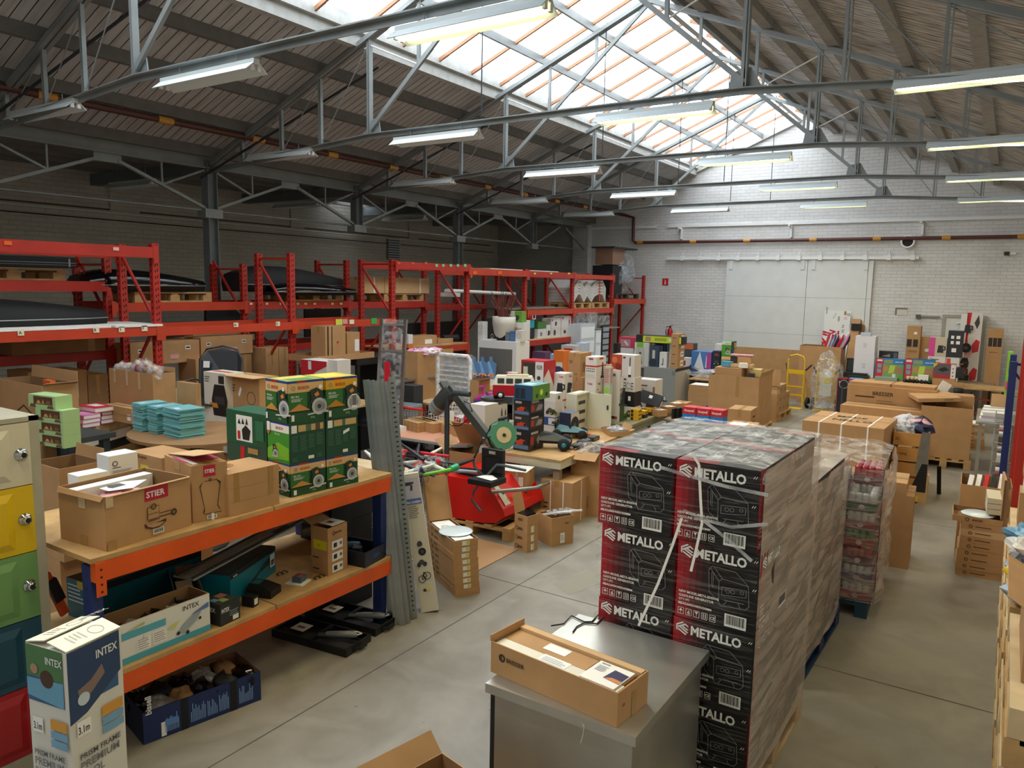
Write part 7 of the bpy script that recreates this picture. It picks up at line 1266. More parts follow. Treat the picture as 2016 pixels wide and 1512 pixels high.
# toy buses, trikes
def bus(label, P, s, rot, red='b51a28'):
    r = thing(label,'toy_bus','toy bus',P,rot); L, W, H = .62*s, .28*s, .16*s; a = C(red,.3); b = C('e0dbc8',.35)
    mb = MB(); mb.prism([(0,.02*s),(.02*s,0),(W-.02*s,0),(W,.02*s),(W,L-.03*s),(W-.02*s,L),(.02*s,L),(0,L-.03*s)],.05*s,.05*s+H,a); mb.build('lower_body',r)
    mb = MB(); z0 = .05*s+H; mb.raw([(0,0,z0),(W,0,z0),(W,L,z0),(0,L,z0),(.03*s,.04*s,z0+.13*s),(W-.03*s,.04*s,z0+.13*s),(W-.03*s,L-.05*s,z0+.13*s),(.03*s,L-.05*s,z0+.13*s)],[(4,5,6,7),(0,1,5,4),(1,2,6,5),(2,3,7,6),(3,0,4,7)],b); mb.box((.05*s,.2*s,z0+.13*s),(W-.05*s,L-.1*s,z0+.15*s),C('cdbf9a')); rf = mb.build('roof',r)
    for i in range(4): y = .07*s+i*.13*s; wb_ = MB(); wb_.raw([(W-.004*s,y,z0+.03*s),(W-.004*s,y+.1*s,z0+.03*s),(W-.022*s,y+.1*s,z0+.1*s),(W-.022*s,y,z0+.1*s),(W+.003,y,z0+.03*s),(W+.003,y+.1*s,z0+.03*s),(W-.016*s,y+.1*s,z0+.1*s),(W-.016*s,y,z0+.1*s)],[(4,5,6,7),(0,3,2,1),(0,1,5,4),(2,3,7,6)],'black'); wb_.build('window',rf)
    for x in (0,W):
        for y in (.12*s,.48*s): mb = MB(); mb.lathe([(0,-.02*s),(.03*s,-.02*s),(.055*s,-.018*s),(.06*s,0),(.055*s,.018*s),(.03*s,.02*s),(0,.02*s)],'black_rub',T=TR(x,y,.06*s,ry=pi/2),n=16); o = mb.build('wheel',r); mb = MB(); mb.lathe([(0,-.022*s),(.032*s,-.022*s),(.032*s,.022*s),(0,.022*s)],'white',T=TR(x,y,.06*s,ry=pi/2),n=12); mb.build('hubcap',o)
mx_ = mat('plinth_books','8a5a50',.6)
q = g('flat red and blue game box carrying the toy buses, lower',8.6,965,1008,800,m=C('a83a3a'),d=.6,h=.12); q = on(q,'flat clear box with red toys carrying the larger toy bus',778,m=C('8aa8b8'),tape=False)
bus('large red and white toy camper bus on the flat boxes',Vector((solve_on('y',8.5,.98,969),8.55,q.P.z+q.h+.001)),.9,radians(-62)); bus('small cream toy camper bus half hidden behind the clear car boxes',Vector((solve_on('y',8.3,TZ,986),8.32,TZ+.0)),.5,radians(60),'d8d2bc')
def trike(label, P, c1, c2, rot):
    r = thing(label,'toy_ride_on','toy',P,rot); a, b = C(c1,.3), C(c2,.3)
    mb = MB(); mb.tube([(-.1,0,.1),(0,0,.14),(.2,0,.14),(.3,0,.2)],[.04,.05,.06,.03],a,9); mb.tube([(.02,0,.12),(.0,0,.3)],.018,a,7); mb.build('body',r); mb = MB(); mb.box((.1,-.07,.18),(.32,.07,.22),b); mb.build('seat',r); mb = MB(); mb.tube([(.0,-.12,.31),(0,-.05,.3),(0,.05,.3),(0,.12,.31)],.016,C('1f7a4a') if c1 == 'c41a22' else a,7); mb.build('handlebar',r)
    for x,y in ((-.08,0),(.28,-.1),(.28,.1)): mb = MB(); mb.lathe([(0,-.02),(.06,-.02),(.065,0),(.06,.02),(0,.02)],C('2a5ab0') if x < 0 else a,T=TR(x,y,.065,rx=pi/2),n=14); mb.build('wheel',r)
tk = g('brown carton carrying the two toy tricycles',9.2,930,985,757,m='card',d=.5,h=.18)
trike('pink toy tricycle standing on a carton behind the wok',tk.T @ Vector((.1,.12,tk.h+.001)),'c83a9a','d04aa8',.2); trike('red toy tricycle with yellow seat and green handlebar beside the pink one',tk.T @ Vector((.42,.25,tk.h+.001)),'c41a22','d8a01e',.1)
g('small white carton with red trim behind the large toy bus',9.35,996,1016,733,.93,m=WK,d=.12,pr='f: r 0 .9 1 1 c4202a; l .2 .2 .8 .7 6 b8b2aa'); g('box supporting the small white carton with red trim',9.35,995,1018,760,TZ,m='card_dark',d=.14,h=.177)
# red jeep carton and stack under it
q = g('red patterned toy carton in the lower row under the red jeep carton',9.3,1030,1064,783,m=C('a82a30'),xr=1092,h=.16,pr='f: r .1 .1 .6 .9 5a2a2a; r .7 .2 .95 .8 cfc4bc | r: a car .1 .1 .7'); q = on(q,'second red toy car carton under the red jeep carton',h=.16,m=C('b02028'),tape=False,pr='f: a car .3 .1 .7 | r: r .1 .1 .9 .9 c8bcb4; a car .2 .2 .6')
q = on(q,'large red and white carton with green toy jeep picture',708,m=C('b5202a'),tape=False,dx=-.05,w=q.w*1.3,d=q.d*.8,pr='f: r .05 .05 .62 .95 3a3a2c; r .1 .55 .3 .85 c9c4aa; a car .25 .15 .65 5a6a2a; r .64 .02 1 .98 e0dad4; t RIDER .7 .8 .1 3a2a2a .25; d .8 .6 .05 3a3a3a; d .8 .4 .05 3a3a3a; d .8 .2 .04 3a3a3a | r: r 0 .6 1 1 b5202a; p e0dad4 0,0 1,0 1,.3 .4,.8 0,.6')
# brown cartons
q = g('large brown carton below the printed brown carton, centre',10.2,1122,1146,776,m='card',d=.35,h=.2,z=TZ); q = on(q,'middle brown carton below the printed brown carton, centre',733+8,tape=True); q = on(q,'printed brown carton in the centre, top of three',694,dx=-.05,pr='f: l .1 .55 .4 .7 3 dark_print; r .55 .1 .8 .12 dark_print; t QUIET .1 .08 .06 dark_print .3 | r: r .2 .2 .7 .6 card_dark')
g('plain brown carton behind the tall white and red carton',10.6,1186,1203,697,1.25,m='card',d=.3,h=.3); g('brown box supporting the plain brown carton',10.6,1184,1204,745,TZ,m='card_dark',d=.3,h=.497)
# tefal towers
q = g('tall white and red TEFAL iron carton at the bottom, centre',9.9,1150,1171,829,m=WK,xr=1190,h=.2,pr='fr: r 0 .05 1 .1 c4202a'); q = on(q,'white TEFAL toaster oven carton with red stripe, centre',748,m=WK,tape=False,pr='f: t Tefal .2 .85 .08 c4202a .5; p c8883c .2,.4 .4,.6 .6,.5 .5,.35; p c8883c .6,.4 .8,.55 .85,.4 | r: t Tefal .15 .85 .08 c4202a .6; a toaster .15 .3 .35; d .2 .7 .03 2a2a2a; d .2 .2 .03 2a2a2a; r 0 .06 1 .11 c4202a')
q = on(q,'tall white hand blender carton with red stripe, top centre',702,m=WK,tape=False,pr='f: r .3 .88 .7 .95 c4202a; r 0 .58 1 .64 c4202a; '+'; '.join('d %.2f %.2f .025 2a2a2a' % (.15+.17*i,y) for i in range(5) for y in (.5,.4))+'; '+'; '.join('r %.2f .1 %.2f .3 c8c2ba' % (.13+.17*i,.17+.17*i) for i in range(5))+' | r: r 0 .58 1 .64 c4202a; r .3 .88 .7 .95 c4202a; a vac .2 .05 .75')
q = g('clear and green juicer carton between the white towers',10.1,1189,1201,757,m=C('b8c4b4'),xr=1206,pr='f: r .2 .5 .8 .8 d8dcd4; d .5 .85 .08 9ad04a; r .1 .1 .9 .35 3a4a3a'); q = on(q,'pink and clear glassware carton on the juicer carton',722,m=C('c0b0a8'),tape=False,pr='fr: l .1 .1 .9 .9 7 b86a5a')
q = g('tall pale carton with cord and battery picture, centre right',10.3,1204,1221,728,m=CK,xr=1223,h=.78,pr='f: a vac .3 .3 .4; d .3 .08 .03 2a2a2a; d .5 .08 .03 2a2a2a; d .7 .08 .03 b0402a; r .1 .88 .5 .93 5a5a5a'); 
q = g('black lid box with pastry picture under the cutlery carton',10.6,1224,1248,780,m=WK,d=.25,h=.2,pr='f: a blob .3 .1 .7; d .6 .5 .1 c8a03a'); q = on(q,'flat black box with small label under the cutlery carton',770,m='black',tape=False,pr='f: r .5 .4 .7 .7 paper'); q = on(q,'pale carton with food processor tool pictures',742,m=CK,tape=False,pr='f: r .1 .8 .3 .9 2a2a2a; o .5 .4 .2 4a4a4a; l .1 .1 .3 .7 3 4a4a4a; l .7 .1 .9 .7 3 4a4a4a'); q = on(q,'large carton with food photo on the left and chopper on the right',697,m=CK,tape=False,dx=-.19,w=q.w*1.85,pr='f: r 0 0 .45 1 b8482a; d .12 .75 .14 d87a4a; d .3 .45 .16 8a2a1e; d .14 .2 .15 e8925a; r .5 .85 .6 .92 2a2a2a; r .74 .08 .88 .5 e8e2d8; r .75 .02 .87 .12 1c1c1c; r .79 .5 .83 .9 2a2a2a')
q = g('green boxed items at the foot of the centre towers, left',10.0,1172,1192,795,m=C('4a7a3a'),d=.14,pr='f: r .2 .1 .6 .9 cfd8c8'); q = g('green and black boxed items at the foot of the centre towers, right',10.35,1203,1222,785,m=C('3a5a34'),d=.14,pr='f: d .5 .7 .1 d8703a; r .2 .1 .8 .4 222222')
q = g('wine cooler carton with red wine picture and house photo',11.4,1252,1291,746,m=CK,d=.3,pr='f: r .05 .8 .6 .84 6a4a3a; l .05 .6 .5 .75 3 9a7a6a; p 7a3026 .55,.2 .75,.5 .95,.45 .95,.1 .55,.05; p 5a1a14 0,0 .5,0 .3,.3 0,.2; r .88 .55 .97 .8 8a5a3a; r .05 .3 .15 .42 4a4a4a')
mb = MB(); mb.box((-.19,0,0),(.19,.03,.2),'black'); mb.box((-.03,-.003,.1),(.03,0,.15),'paper'); mb.build('laptop_bag',None,TR(*(aty(1275,795,11.2)),.0) @ Matrix.Rotation(-.5,4,'X') @ Matrix.Rotation(.2,4,'Y'),'flat black bag with white tag leaning on the wine carton','bag')
# green grey table goods
q = box('green flat carton on the slatted table',(1180,820),(1216,828),814,TZ,xr=1240,h=.09,m=C('5a8a3a'),pr='t: r .05 .05 .95 .95 b8c4a0; r .4 .2 .9 .7 d8d8c8 | fr: r .3 .3 .7 .7 3a5a2a',tape=False)
q = box('flat blue edged book carton behind the green flat carton',(1213,808),(1250,815),802,TZ,xr=1275,h=.08,m=C('5a9aa8'),pr='t: r .02 .02 .98 .98 d0ccc4; r .3 .3 .8 .7 3a3632',tape=False)
for i,(x,y) in enumerate(((1240,827),(1253,822),(1266,817),(1277,812))):
    for k in range((3,2,2,1)[i]): P = atz(x,y,TZ); box('small yellow and black box on the slatted table, pile %s, %s from below' % (on1[i],on1[k]),None,None,None,TZ,P=(P.x,P.y,TZ+k*.056),w=.13,d=.16,h=.055,rot=4,m=C('d8a80e') if i < 1 or k == 1 else C('2a2822'),pr='r: r .1 .3 .9 .6 2a2822 | f: r .1 .1 .4 .9 2a2822',tape=False,group='yellow and black boxes on the slatted table')
for i,(x,y) in enumerate(((1282,818),(1300,811),(1316,804))): q = box('flat brown carton with papers on the slatted table, '+['front','middle','back'][i],(x,y),(x+14,y+3),y-14,TZ,xr=x+32,h=.1,pr='t: r .2 .2 .9 .8 paper; r .5 .3 .8 .5 222222',tape=False)
hp = thing('white and black headphones on the flat cartons of the slatted table','headphones','headphones',atz(1298,790,.855),.3); mb = MB(); mb.tube([(.09*cos(a),0,.02+.09*sin(a)) for a in [i*pi/10 for i in range(11)]],.008,'white',6); mb.build('band',hp)
for s in (-1,1): mb = MB(); mb.lathe([(0,0),(.035,0),(.04,.02),(0,.025)],'black',c=(s*.09,0,0),n=12); mb.build('ear_cup',hp)
for i in range(8): mb = MB(); mb.box((0,0,0),(.03,.15,.16),'black'); mb.build('black_folder',None,TR(-4.35+.045*i,11.4+.08*i,.7,0),'black folder standing in the row behind the slatted table, '+on1[i]+' from the left','folder','row of black folders')
table('low stand carrying the row of black folders',(-4.45,11.3,0),.5,.9,.698,2,'wood_grey'); g('brown carton right of the black folders',12.3,1322,1350,808,.7,d=.3,h=.12)
for i in range(3): mb = MB(); mb.box((0,0,0),(.2,.5,.05),C('a8c81e')); mb.build('green_case',None,TR(-4.4,10.5+.15*i,.1+.055*i,.1),'lime green flat case under the slatted table, '+on1[i]+' from below','case','lime green cases')
mb = MB(); mb.box((-4.5,10.4,0),(-4.0,11.2,.098),'card_dark'); mb.build('low_carton',label='low brown carton under the lime green cases',cat='box')
# ================================================================ WHITE COUNTER, GREY DESK, BACK OF HALL
def gb(label, Y, x0, x1, yt, z, m='card', **kw): kw.setdefault('tape', m == 'card' and 'open_' not in kw); return G(label, Y, x0, x1, yt, z, m=m, **kw)
wc = G('white counter with open front carrying the large planter', 11.6, 941, 1017, 669, 0, m='white', d=.45, name='white_counter', cat='counter', tape=False, pr='f: r .04 .05 .9 .92 6f6e6a; r .04 .3 .9 .32 d8d8d4')
cz2 = wc.h+.002
pt = thing('large white round planter with dry reddish twigs on the white counter','planter','planter',wc.T @ Vector((wc.w*.48,.25,cz2))); mb = MB(); mb.lathe([(0,0),(.1,0),(.18,.12),(.215,.3),(.22,.44),(.2,.44),(.195,.3),(0,.3)],C('cfc9bc',.4),n=24); mb.build('pot',pt)
mb = MB(); rr = random.Random(1)
for i in range(38): a = rr.uniform(0,6.3); r1_ = rr.uniform(.02,.15); mb.tube([(r1_*cos(a)*.5,r1_*sin(a)*.5,.3),(r1_*cos(a),r1_*sin(a),.55),(r1_*1.8*cos(a),r1_*1.8*sin(a),rr.uniform(.6,.95))],.006,C(['6a3028','8a4a38','5a3a30'][i%3]),4)
mb.build('dry_twigs',pt,kind='stuff')
W2 = C('dcdad6')
gb('tall white carton with round prints left of the planter',11.65,941,951,633,cz2,m=W2,d=.15,pr='f: o .5 .7 .1 8a8a8a; o .5 .4 .1 8a8a8a')
for i,(x0,x1,yt,c_,lab) in enumerate(((978,994,650,'black','black carton right of the planter foot'),(995,1003,654,'6a7078','grey carton right of the black one'),(1004,1014,652,'4a6a9a','blue and grey carton on the counter'),(1015,1027,650,'d8d4cc','white carton with round photo on the counter edge'))): gb(lab,11.72,x0,x1,yt,cz2,m=C(c_),d=.15,pr='f: o .5 .5 .2 9a9a9a')
q = gb('black and white carton behind the planter, second row',12.0,990,1004,633,cz2,m=C('2a2c30'),d=.14); q = on(q,'red and black carton left in the top row above the planter',618,m=C('c4161c'),w=.24,tape=False,pr='f: r .4 0 .65 1 e8e4e0; r .45 .3 .6 .8 222222')
q = gb('white carton with waffle iron picture, second row above the counter',12.0,1004,1032,634,cz2,m=W2,d=.16,pr='f: a toaster .3 .15 .6; d .12 .2 .08 c8883c'); q = on(q,'green carton with kettle picture, top row above the counter',612,m=C('6a9a3a'),w=.26,tape=False,pr='f: r 0 .5 .4 1 e0e4d8; a kettle .3 .1 .7'); 
gb('small white carton with toaster picture at the right of the top row',12.2,1025,1037,619,cz2+.24,m=W2,d=.12,h=.13,pr='f: a toaster .2 .1 .6'); gb('white box supporting the small white toaster carton',12.2,1025,1037,640,cz2,m=W2,d=.12,h=.238)
# sweets display cartons
sw = table('low brown table with lollipop displays in front of the white counter',(aty(905,715,10.8).x,10.75,0),1.0,.5,.958,0,'wood','wood_dark')
for i,(x,y) in enumerate(((922,709),(938,706),(955,703))):
    P = aty(x-12,y+4,10.9+.1*i); P.z = .96; r = thing('lollipop display with blue header card, '+['left','middle','right'][i]+' of three','sweet_display','display',P,.1); mb = MB(); mb.box((0,0,0),(.24,.18,.1),'white'); mb.build('tray',r); mb = MB(); mb.raw([(0,.18,.1),(.24,.18,.1),(.24,.22,.38),(.16,.23,.42),(.14,.24,.5),(.08,.24,.5),(.08,.23,.42),(0,.22,.36)],[(0,1,2,3,4,5,6,7),(7,6,5,4,3,2,1,0)],C('8ab8e0')); mb.build('header_card',r)
    mb = MB(); rr = random.Random(i); [mb.lathe([(0,-.016),(.014,-.008),(.016,.006),(0,.018)],C(['c4203a','e0922a','d8d4cc','4a2a3a'][rr.randrange(4)],.3),c=(rr.uniform(.01,.23),rr.uniform(.01,.17),.14+rr.uniform(0,.06)),n=6) for _ in range(40)]; mb.build('lollipops',r,kind='stuff')
gb('brown open carton left of the lollipop displays',10.0,930,953,702,.802,d=.2,h=.2,open_=1); 
mb = MB(); blob(mb,(0,0,0),(.3,.25,.12),'black_rub',3,.5,14,8); blob(mb,(.4,-.1,-.03),(.25,.2,.1),'poly_bag',7,.5,14,8); mb.build('bagged_goods',None,TR(-6.55,11.0,.9),'heap of black goods and clear bags below the white counter','bags',kind='stuff'); table('dark low table carrying black goods and clear bags',(-6.95,11.0,0),1.1,.55,.79,2,'wood_dark')
# more boxes between counter and towers
for Y,x0,x1,yt,z,c_,lab,pr in ((12.6,1048,1073,692,.95,'5a3a5a','purple and white toy carton in the middle distance','f: r .5 .1 .95 .5 d8d0d4'),(12.8,1075,1090,697,.95,'8ab0c8','pale blue carton in the middle distance','f: r .1 .1 .6 .6 e0e4e8'),(12.0,1090,1110,690,.9,'d9722a','orange and white toy carton behind the red jeep carton','f: r .3 .1 .9 .7 d8d4cc; d .5 .4 .2 3a3a5a'),(12.2,1110,1130,692,.9,'c9c4bc','white and orange carton behind the printed brown carton','f: r 0 .8 1 1 d88a2a'),(13.6,1105,1133,679,.95,'c8bcb8','white carton with small red motifs in the middle distance','f: r .2 .6 .8 .9 a83a3a'),(13.8,1134,1150,675,.95,'b8c4d8','upright pale blue pack in the middle distance','f: l .2 .1 .8 .8 5 6a7a9a')):
    gb(lab,Y,x0,x1,yt,z,m=C(c_),d=.25,pr=pr)
table('long table in the middle distance behind the red jeep carton',(-8.35,12.5,0),2.6,1.6,.948,0,'wood_grey'); table('table carrying orange toy cartons behind the centre towers',(-7.3,11.75,0),1.6,.7,.898,0,'wood')
for k in range(10): mb = MB(); mb.box((0,0,0),(.42,.3,.022),C(['d8b8c0','a8ccc8','cfd0cc','c88a9a'][k%4])); mb.build('magazine',None,TR(-7.55+.01*(k%3),13.55,.95+k*.024,.05*(k%3)),'thin pastel book in the pile in the middle distance, '+on1[k]+' from below','book','pastel books in the middle distance')
gb('black speaker box behind the pile of pastel books',14.0,1208,1216,676,.95,m='black',d=.15); 
gb('open brown carton with curved cut standing under the far drawers',14.6,1130,1162,655,.55,d=.3,open_=1,h=.55); gb('dark base carton under the curved cut carton',14.6,1128,1164,690,0,d=.35,h=.548,m='card_dark')
# grey desk with BBQ cartons
dk = G('large grey cabinet with pale end carrying garden cartons', 15.9, 1268, 1330, 722, 0, m=C('8f928e',.4), d=.9, xr=None, name='grey_cabinet', cat='cabinet', tape=False, pr='f: o .3 .15 .2 a8a08a; r .9 .85 1 .95 7a7d7a | r: r 0 0 1 .93 b8b0a4; r 0 .93 1 1 2a2826')
dk2 = G('lower grey cabinet joined at the left of the large grey one', 16.3, 1238, 1272, 722, 0, m=C('8a8d89',.4), d=.8, name='grey_cabinet', cat='cabinet', tape=False)
DZ = dk.h+.002; DZ2 = dk2.h+.002
q = gb('brown carton with label, bottom of four on the grey cabinet',15.95,1320,1334,706,DZ,xr=1347,tape=False,pr='r: r .4 .2 .85 .8 paper; r .5 .4 .6 .6 222222; r .7 .4 .8 .6 222222 | f: l .2 .4 .8 .6 1 dark_print'); 
for k,yt in enumerate((689,673,657)): q = on(q,'brown carton with label, %s of four on the grey cabinet' % ['second','third','top'][k],yt,tape=False,pr='r: r .4 .2 .85 .8 paper; r .5 .4 .6 .6 222222; r .7 .4 .8 .6 222222 | f: l .2 .4 .8 .6 1 dark_print')
gb('narrow white carton with slim tool picture on the grey cabinet',15.95,1299,1313,693,DZ,m=W2,d=.15,pr='f: r .45 .2 .55 .6 2a2a2a; r .35 .15 .5 .25 2a2a2a')
q = gb('white carton with garden tool picture on green, grey cabinet',15.95,1250,1277,674,DZ,m=W2,d=.3,pr='f: r .15 .8 .65 1 7ac03a; r .1 .0 .75 .8 b8bcb0; p 6a5a4a .2,.1 .6,.1 .55,.3 .5,.6 .35,.6 .3,.3; r .78 .02 1 .98 c8cac8')
q2 = gb('dark blue garden tool carton on the grey cabinet',16.0,1280,1297,681,DZ,m=C('3a4a5c'),d=.25,pr='f: r .3 .4 .6 .8 c9c4b8; d .4 .2 .2 2a3440'); gb('navy carton with small emblem behind the garden tool carton',16.3,1282,1308,672,DZ,m=C('1c2440'),d=.2,pr='f: o .3 .85 .05 paper; r .5 .1 .9 .7 b8b0a8')
mb = MB(); L = 0; P = aty(1238,674,16.1); P.z = 0; z_ = q.P.z+q.h+.003; mb.box((0,0,0),(1.12,.2,.17),C('2a2c26')); f = Face(mb,(0,0,0),(1.12,0,0),(0,0,.17)); f.rect(.15,.08,.95,.92,C('c8d83a')).up().rect(.2,.2,.32,.8,C('b08a70')).rect(.7,.3,.9,.7,C('e0e4d0')).rect(.4,.3,.65,.7,C('9aa81e')); mb.build('long_carton',None,TR(solve_on('y',16.0,z_,1252),16.0,z_),'long lime green and black carton lying on the garden cartons','box')
q = gb('white carton with fine line drawing at the left of the grey cabinets',16.35,1218,1247,684,DZ2,m=W2,d=.3,pr='f: l .1 .1 .5 .3 1 8a8a8a'); on(q,'pink and red carton on the white carton at the left of the grey cabinets',663,m=C('c8405a'),w=.42,tape=False,pr='f: r .1 .1 .7 .8 b88a90; p e0dcd8 .3,.6 .5,.2 .6,.3 .4,.7')
gb('small dark green carton standing between garden cartons',16.4,1308,1314,668,DZ,m=C('1f3a30'),d=.15)
# sailing boat and toy cartons behind
ZB2 = .78
table('long table with the sailing boat carton, back of the hall',(-8.1,17.1,0),3.7,.9,.776,0,'wood_grey')
gb('dark carton with orange figure picture left of the sailing boat carton',17.6,1347,1365,676,ZB2,m=C('3a4a50'),d=.3,pr='f: r 0 .8 1 1 c8603a; a blob .2 .1 .6'); gb('red and white carton left of the sailing boat carton',17.3,1345,1362,704,ZB2,m=W2,d=.2,pr='f: r 0 .2 .3 .8 c4202a; a kettle .5 .1 .6')
gb('blue toy sailing boat carton with white sails picture',17.2,1362,1401,691,ZB2,m=C('4a7ab8'),d=.3,pr='f: r 0 0 1 .25 3a5a8a; p e0e4ea .15,.3 .42,1 .68,.15; p c8ccd8 .7,.3 .75,.85 .95,.3; r .78 .25 .98 .95 b83a8a; p e8e4e4 0,.3 .7,.05 .9,.05 .7,.15; p b8283a .05,.27 .7,.04 .8,.05')
gb('dark blue model car carton right of the sailing boat carton',17.2,1403,1418,691,ZB2,m=C('1e2a4a'),d=.25,pr='f: a car .1 .1 .3 8a3a2a; a car .1 .4 .3; a car .1 .7 .3 8a3a2a')
q = gb('green and orange saw carton, lower of the far pair',17.1,1419,1437,715,ZB2,m=C('3a6a2a'),xr=1447,h=.18,pr='f: r 0 .6 1 .9 d9b078; r 0 0 1 .2 1f4a2c'); q = on(q,'green and tan saw carton, middle of the far stack',700,m=C('3a6a2a'),tape=False,pr='f: r 0 .7 1 .95 d9b078; a saw .3 .1 .6; r 0 .4 .4 .7 6a9a3a'); q = on(q,'bright green saw carton on top of the far stack',672,m=C('4a9a30'),tape=False,pr='f: r 0 .78 1 1 e0e0dc; a saw .3 .1 .5; t BOSCH .4 .84 .08 b01e24 .5 | r: r 0 0 1 1 2a4036; r .55 .1 .95 .9 b89a70; a saw .5 .1 .5')
gb('small white carton with red tool picture behind the far saw cartons',17.9,1408,1420,677,ZB2,m=W2,d=.2,pr='f: a drill .3 .1 .6 c4202a')
mb = MB(); blob(mb,(0,0,0),(.5,.25,.09),'poly_bag',5,.6,20,9); mb.build('bagged_goods',None,TR(-5.4,16.7,.86),'heap of bagged goods before the sailing boat carton','bags',kind='stuff'); table('low wooden table before the sailing boat carton',(-5.9,16.4,0),1.1,.55,.76,0,'wood')
# big open carton with goods (left of the yellow truck)
P = atz(1395,905); bc_ = box('very large open brown carton filled with boxed goods in the middle of the hall',None,None,None,.146,P=(-4.74,14.3,.146),w=.95,d=1.1,h=.98,rot=2,open_=1,flaps=[('r',20,.1)],pr='f: r .55 .6 .62 1 tape')
pallet('pallet under the very large open carton',(-4.77,14.28,0),1.02,1.2,radians(2)); 
inside(bc_,'inner_carton','brown inner carton sitting high in the very large carton','box',lambda mb,w,d,h: mb.box((.08,.1,.4),(w*.62,d*.6,h+.14),'card'))
for i,(x,y,z,w_,d_,h_,c_,lab,a) in enumerate(((.3,.2,1.13,.45,.3,.06,'card_light','flat brown carton with vent prints on the inner carton',.1),(.15,.25,1.13,.2,.12,.1,'5a9ab8','blue and white tube pack leaning on the goods',-.5),(.45,.3,1.2,.25,.25,.13,'card','brown open carton high on the heap of goods',.15),(.3,.35,1.19,.16,.2,.12,'3a342e','dark carton high on the heap of goods',.1),(.3,.3,1.34,.42,.25,.02,'c88a90','pink lid lying on top of the heap of goods',.1),(.7,.3,.96,.2,.3,.14,'c8b06a','yellowish carton at the right of the heap',.1),(.72,.1,.94,.12,.12,.1,'2c3238','dark blue device at the right of the heap',.3),(.55,.12,1.13,.15,.1,.09,'paper','white appliance part on the heap of goods',.5))):
    mb = MB(); mb.box((0,0,0),(w_,d_,h_),C(c_)); mb.build('boxed_goods',None,bc_.T @ TR(x,y,z,a),lab,'box')
# stacks next to it
P_ = [(-5.35,12.6)]
q = box('flat brown cartons pile left of the very large carton, lowest',None,None,None,0,P=(-5.45,15.2,0),w=.45,d=.45,h=.11,rot=2,tape=False,pr='r: l .2 .4 .8 .6 1 dark_print')
for k in range(6): q = on(q,'flat brown carton in the pile left of the very large carton, %s from below' % on1[k+1],h=.11,tape=False,dx=.01*((k*7)%3-1),pr='r: l .2 .4 .8 .6 1 dark_print'+(' | t: r .05 .05 .9 .9 paper' if k == 5 else ''))
q = box('flat brown carton at the floor in the pile right of the very large carton',None,None,None,0,P=(-4.27,16.22,0),w=.37,d=.24,h=.08,rot=0,tape=False,pr='f: r .05 .3 .35 .7 paper')
q0 = q
for k in range(7): q = on(q,'flat brown carton in the pile right of the very large carton, %s from below' % on1[k+1],h=.085,tape=False,dx=.012*((k*5)%3-1),pr='f: r .05 .3 .3 .7 %s' % ('paper' if k%2 else 'card_dark'),m='card' if k != 6 else 'card_light')
q = on(q,'open flat carton with raised lid on top of the pile by the yellow hand truck',h=.06,open_=1,flaps=[('b',5,.35)])
pallet('pallet with brown cartons left of the yellow hand truck',(-4.7,16.5,0),.8,1.05)
for i in range(3):
    for k in range(3): box('brown carton on the pallet left of the hand truck, %s column, %s from below' % (on1[i],on1[k]),None,None,None,0,P=(-4.68,16.52+.32*i,.146+.2*k),w=.74,d=.31,h=.197,tape=False,pr='r: l .3 .3 .7 .7 2 dark_print | f: o .8 .5 .2 dark_print',group='cartons on the pallet left of the yellow hand truck') if not (i == 2 and k == 2) else None
sp = box('brown carton supporting the blue HONEYWELL cartons',None,None,None,0,P=(-4.05,10.0,0),w=.72,d=.3,h=.62,rot=2)
for i in range(3): G('blue and red HONEYWELL heater carton, '+['left','middle','right'][i]+' of three', 10.03+.02*i, 1344+27*i, 1370+27*i, 801+i*3, .622, m=C('1f7ac0'), d=.2, tape=False, name='heater_carton', group='blue heater cartons', pr='f: r 0 .82 1 1 c4202a; t Honeywell .15 .86 .09 white .7; d .6 .2 .28 3a3a3c; l .2 .6 .8 .75 2 c8e0f0 | t: r 0 0 1 1 c4202a | r: r 0 .82 1 1 c4202a')
q = G('brown strapped carton right of the HONEYWELL cartons, lower',11.2,1427,1480,838,0,d=.55,rot=4,pr='t: r .1 .2 .7 .7 paper; r 0 .45 1 .5 paper'); q = G('flat brown carton behind the strapped one, upper',12.1,1434,1478,805,0,d=.5,rot=4,pr='r: l .3 .7 .7 .9 2 dark_print')
# clothes pallets at the back
for i,(x,y,h_,w_,d_) in enumerate(((-6.2,19.3,.62,1.3,.9),(-4.9,18.2,.42,1.2,.8),(-5.8,17.9,.35,1.1,.7))):
    for k in range(int(h_/.15)+1): pallet('dark pallet in the pile under the bagged clothes, %s pile, %s from below' % (['rear','right','left'][i],on1[k]),(x-w_/2,y-d_/2,k*.147),w_,d_,0,'wood_dark')
    zz = (int(h_/.15)+1)*.147+.003; rr = random.Random(i)
    for j in range(16): mb = MB(); blob(mb,(0,0,0),(.2,.16,.07),C(['b8c0cc','8a98b0','d0d4dc','7a8494','c8a8ac','3a4250','a8b0b8'][(j*3+i)%7],.4),j+i*20,.5,12,7); mb.build('bagged_garment',None,TR(x+rr.uniform(-.45,.45)*w_,y+rr.uniform(-.42,.42)*d_,zz+.08+.09*(j//8),rr.uniform(0,3)),'plastic-bagged folded garment in the %s heap at the back' % ['rear','right','left'][i],'garment','bagged garments, %s heap' % ['rear','right','left'][i])
mb = MB(); mb.box((-6.0,20.2,0),(-4.3,20.24,1.25),'card'); mb.build('cardboard_sheet',label='wide brown cardboard sheet standing behind the bagged clothes',cat='cardboard'); 
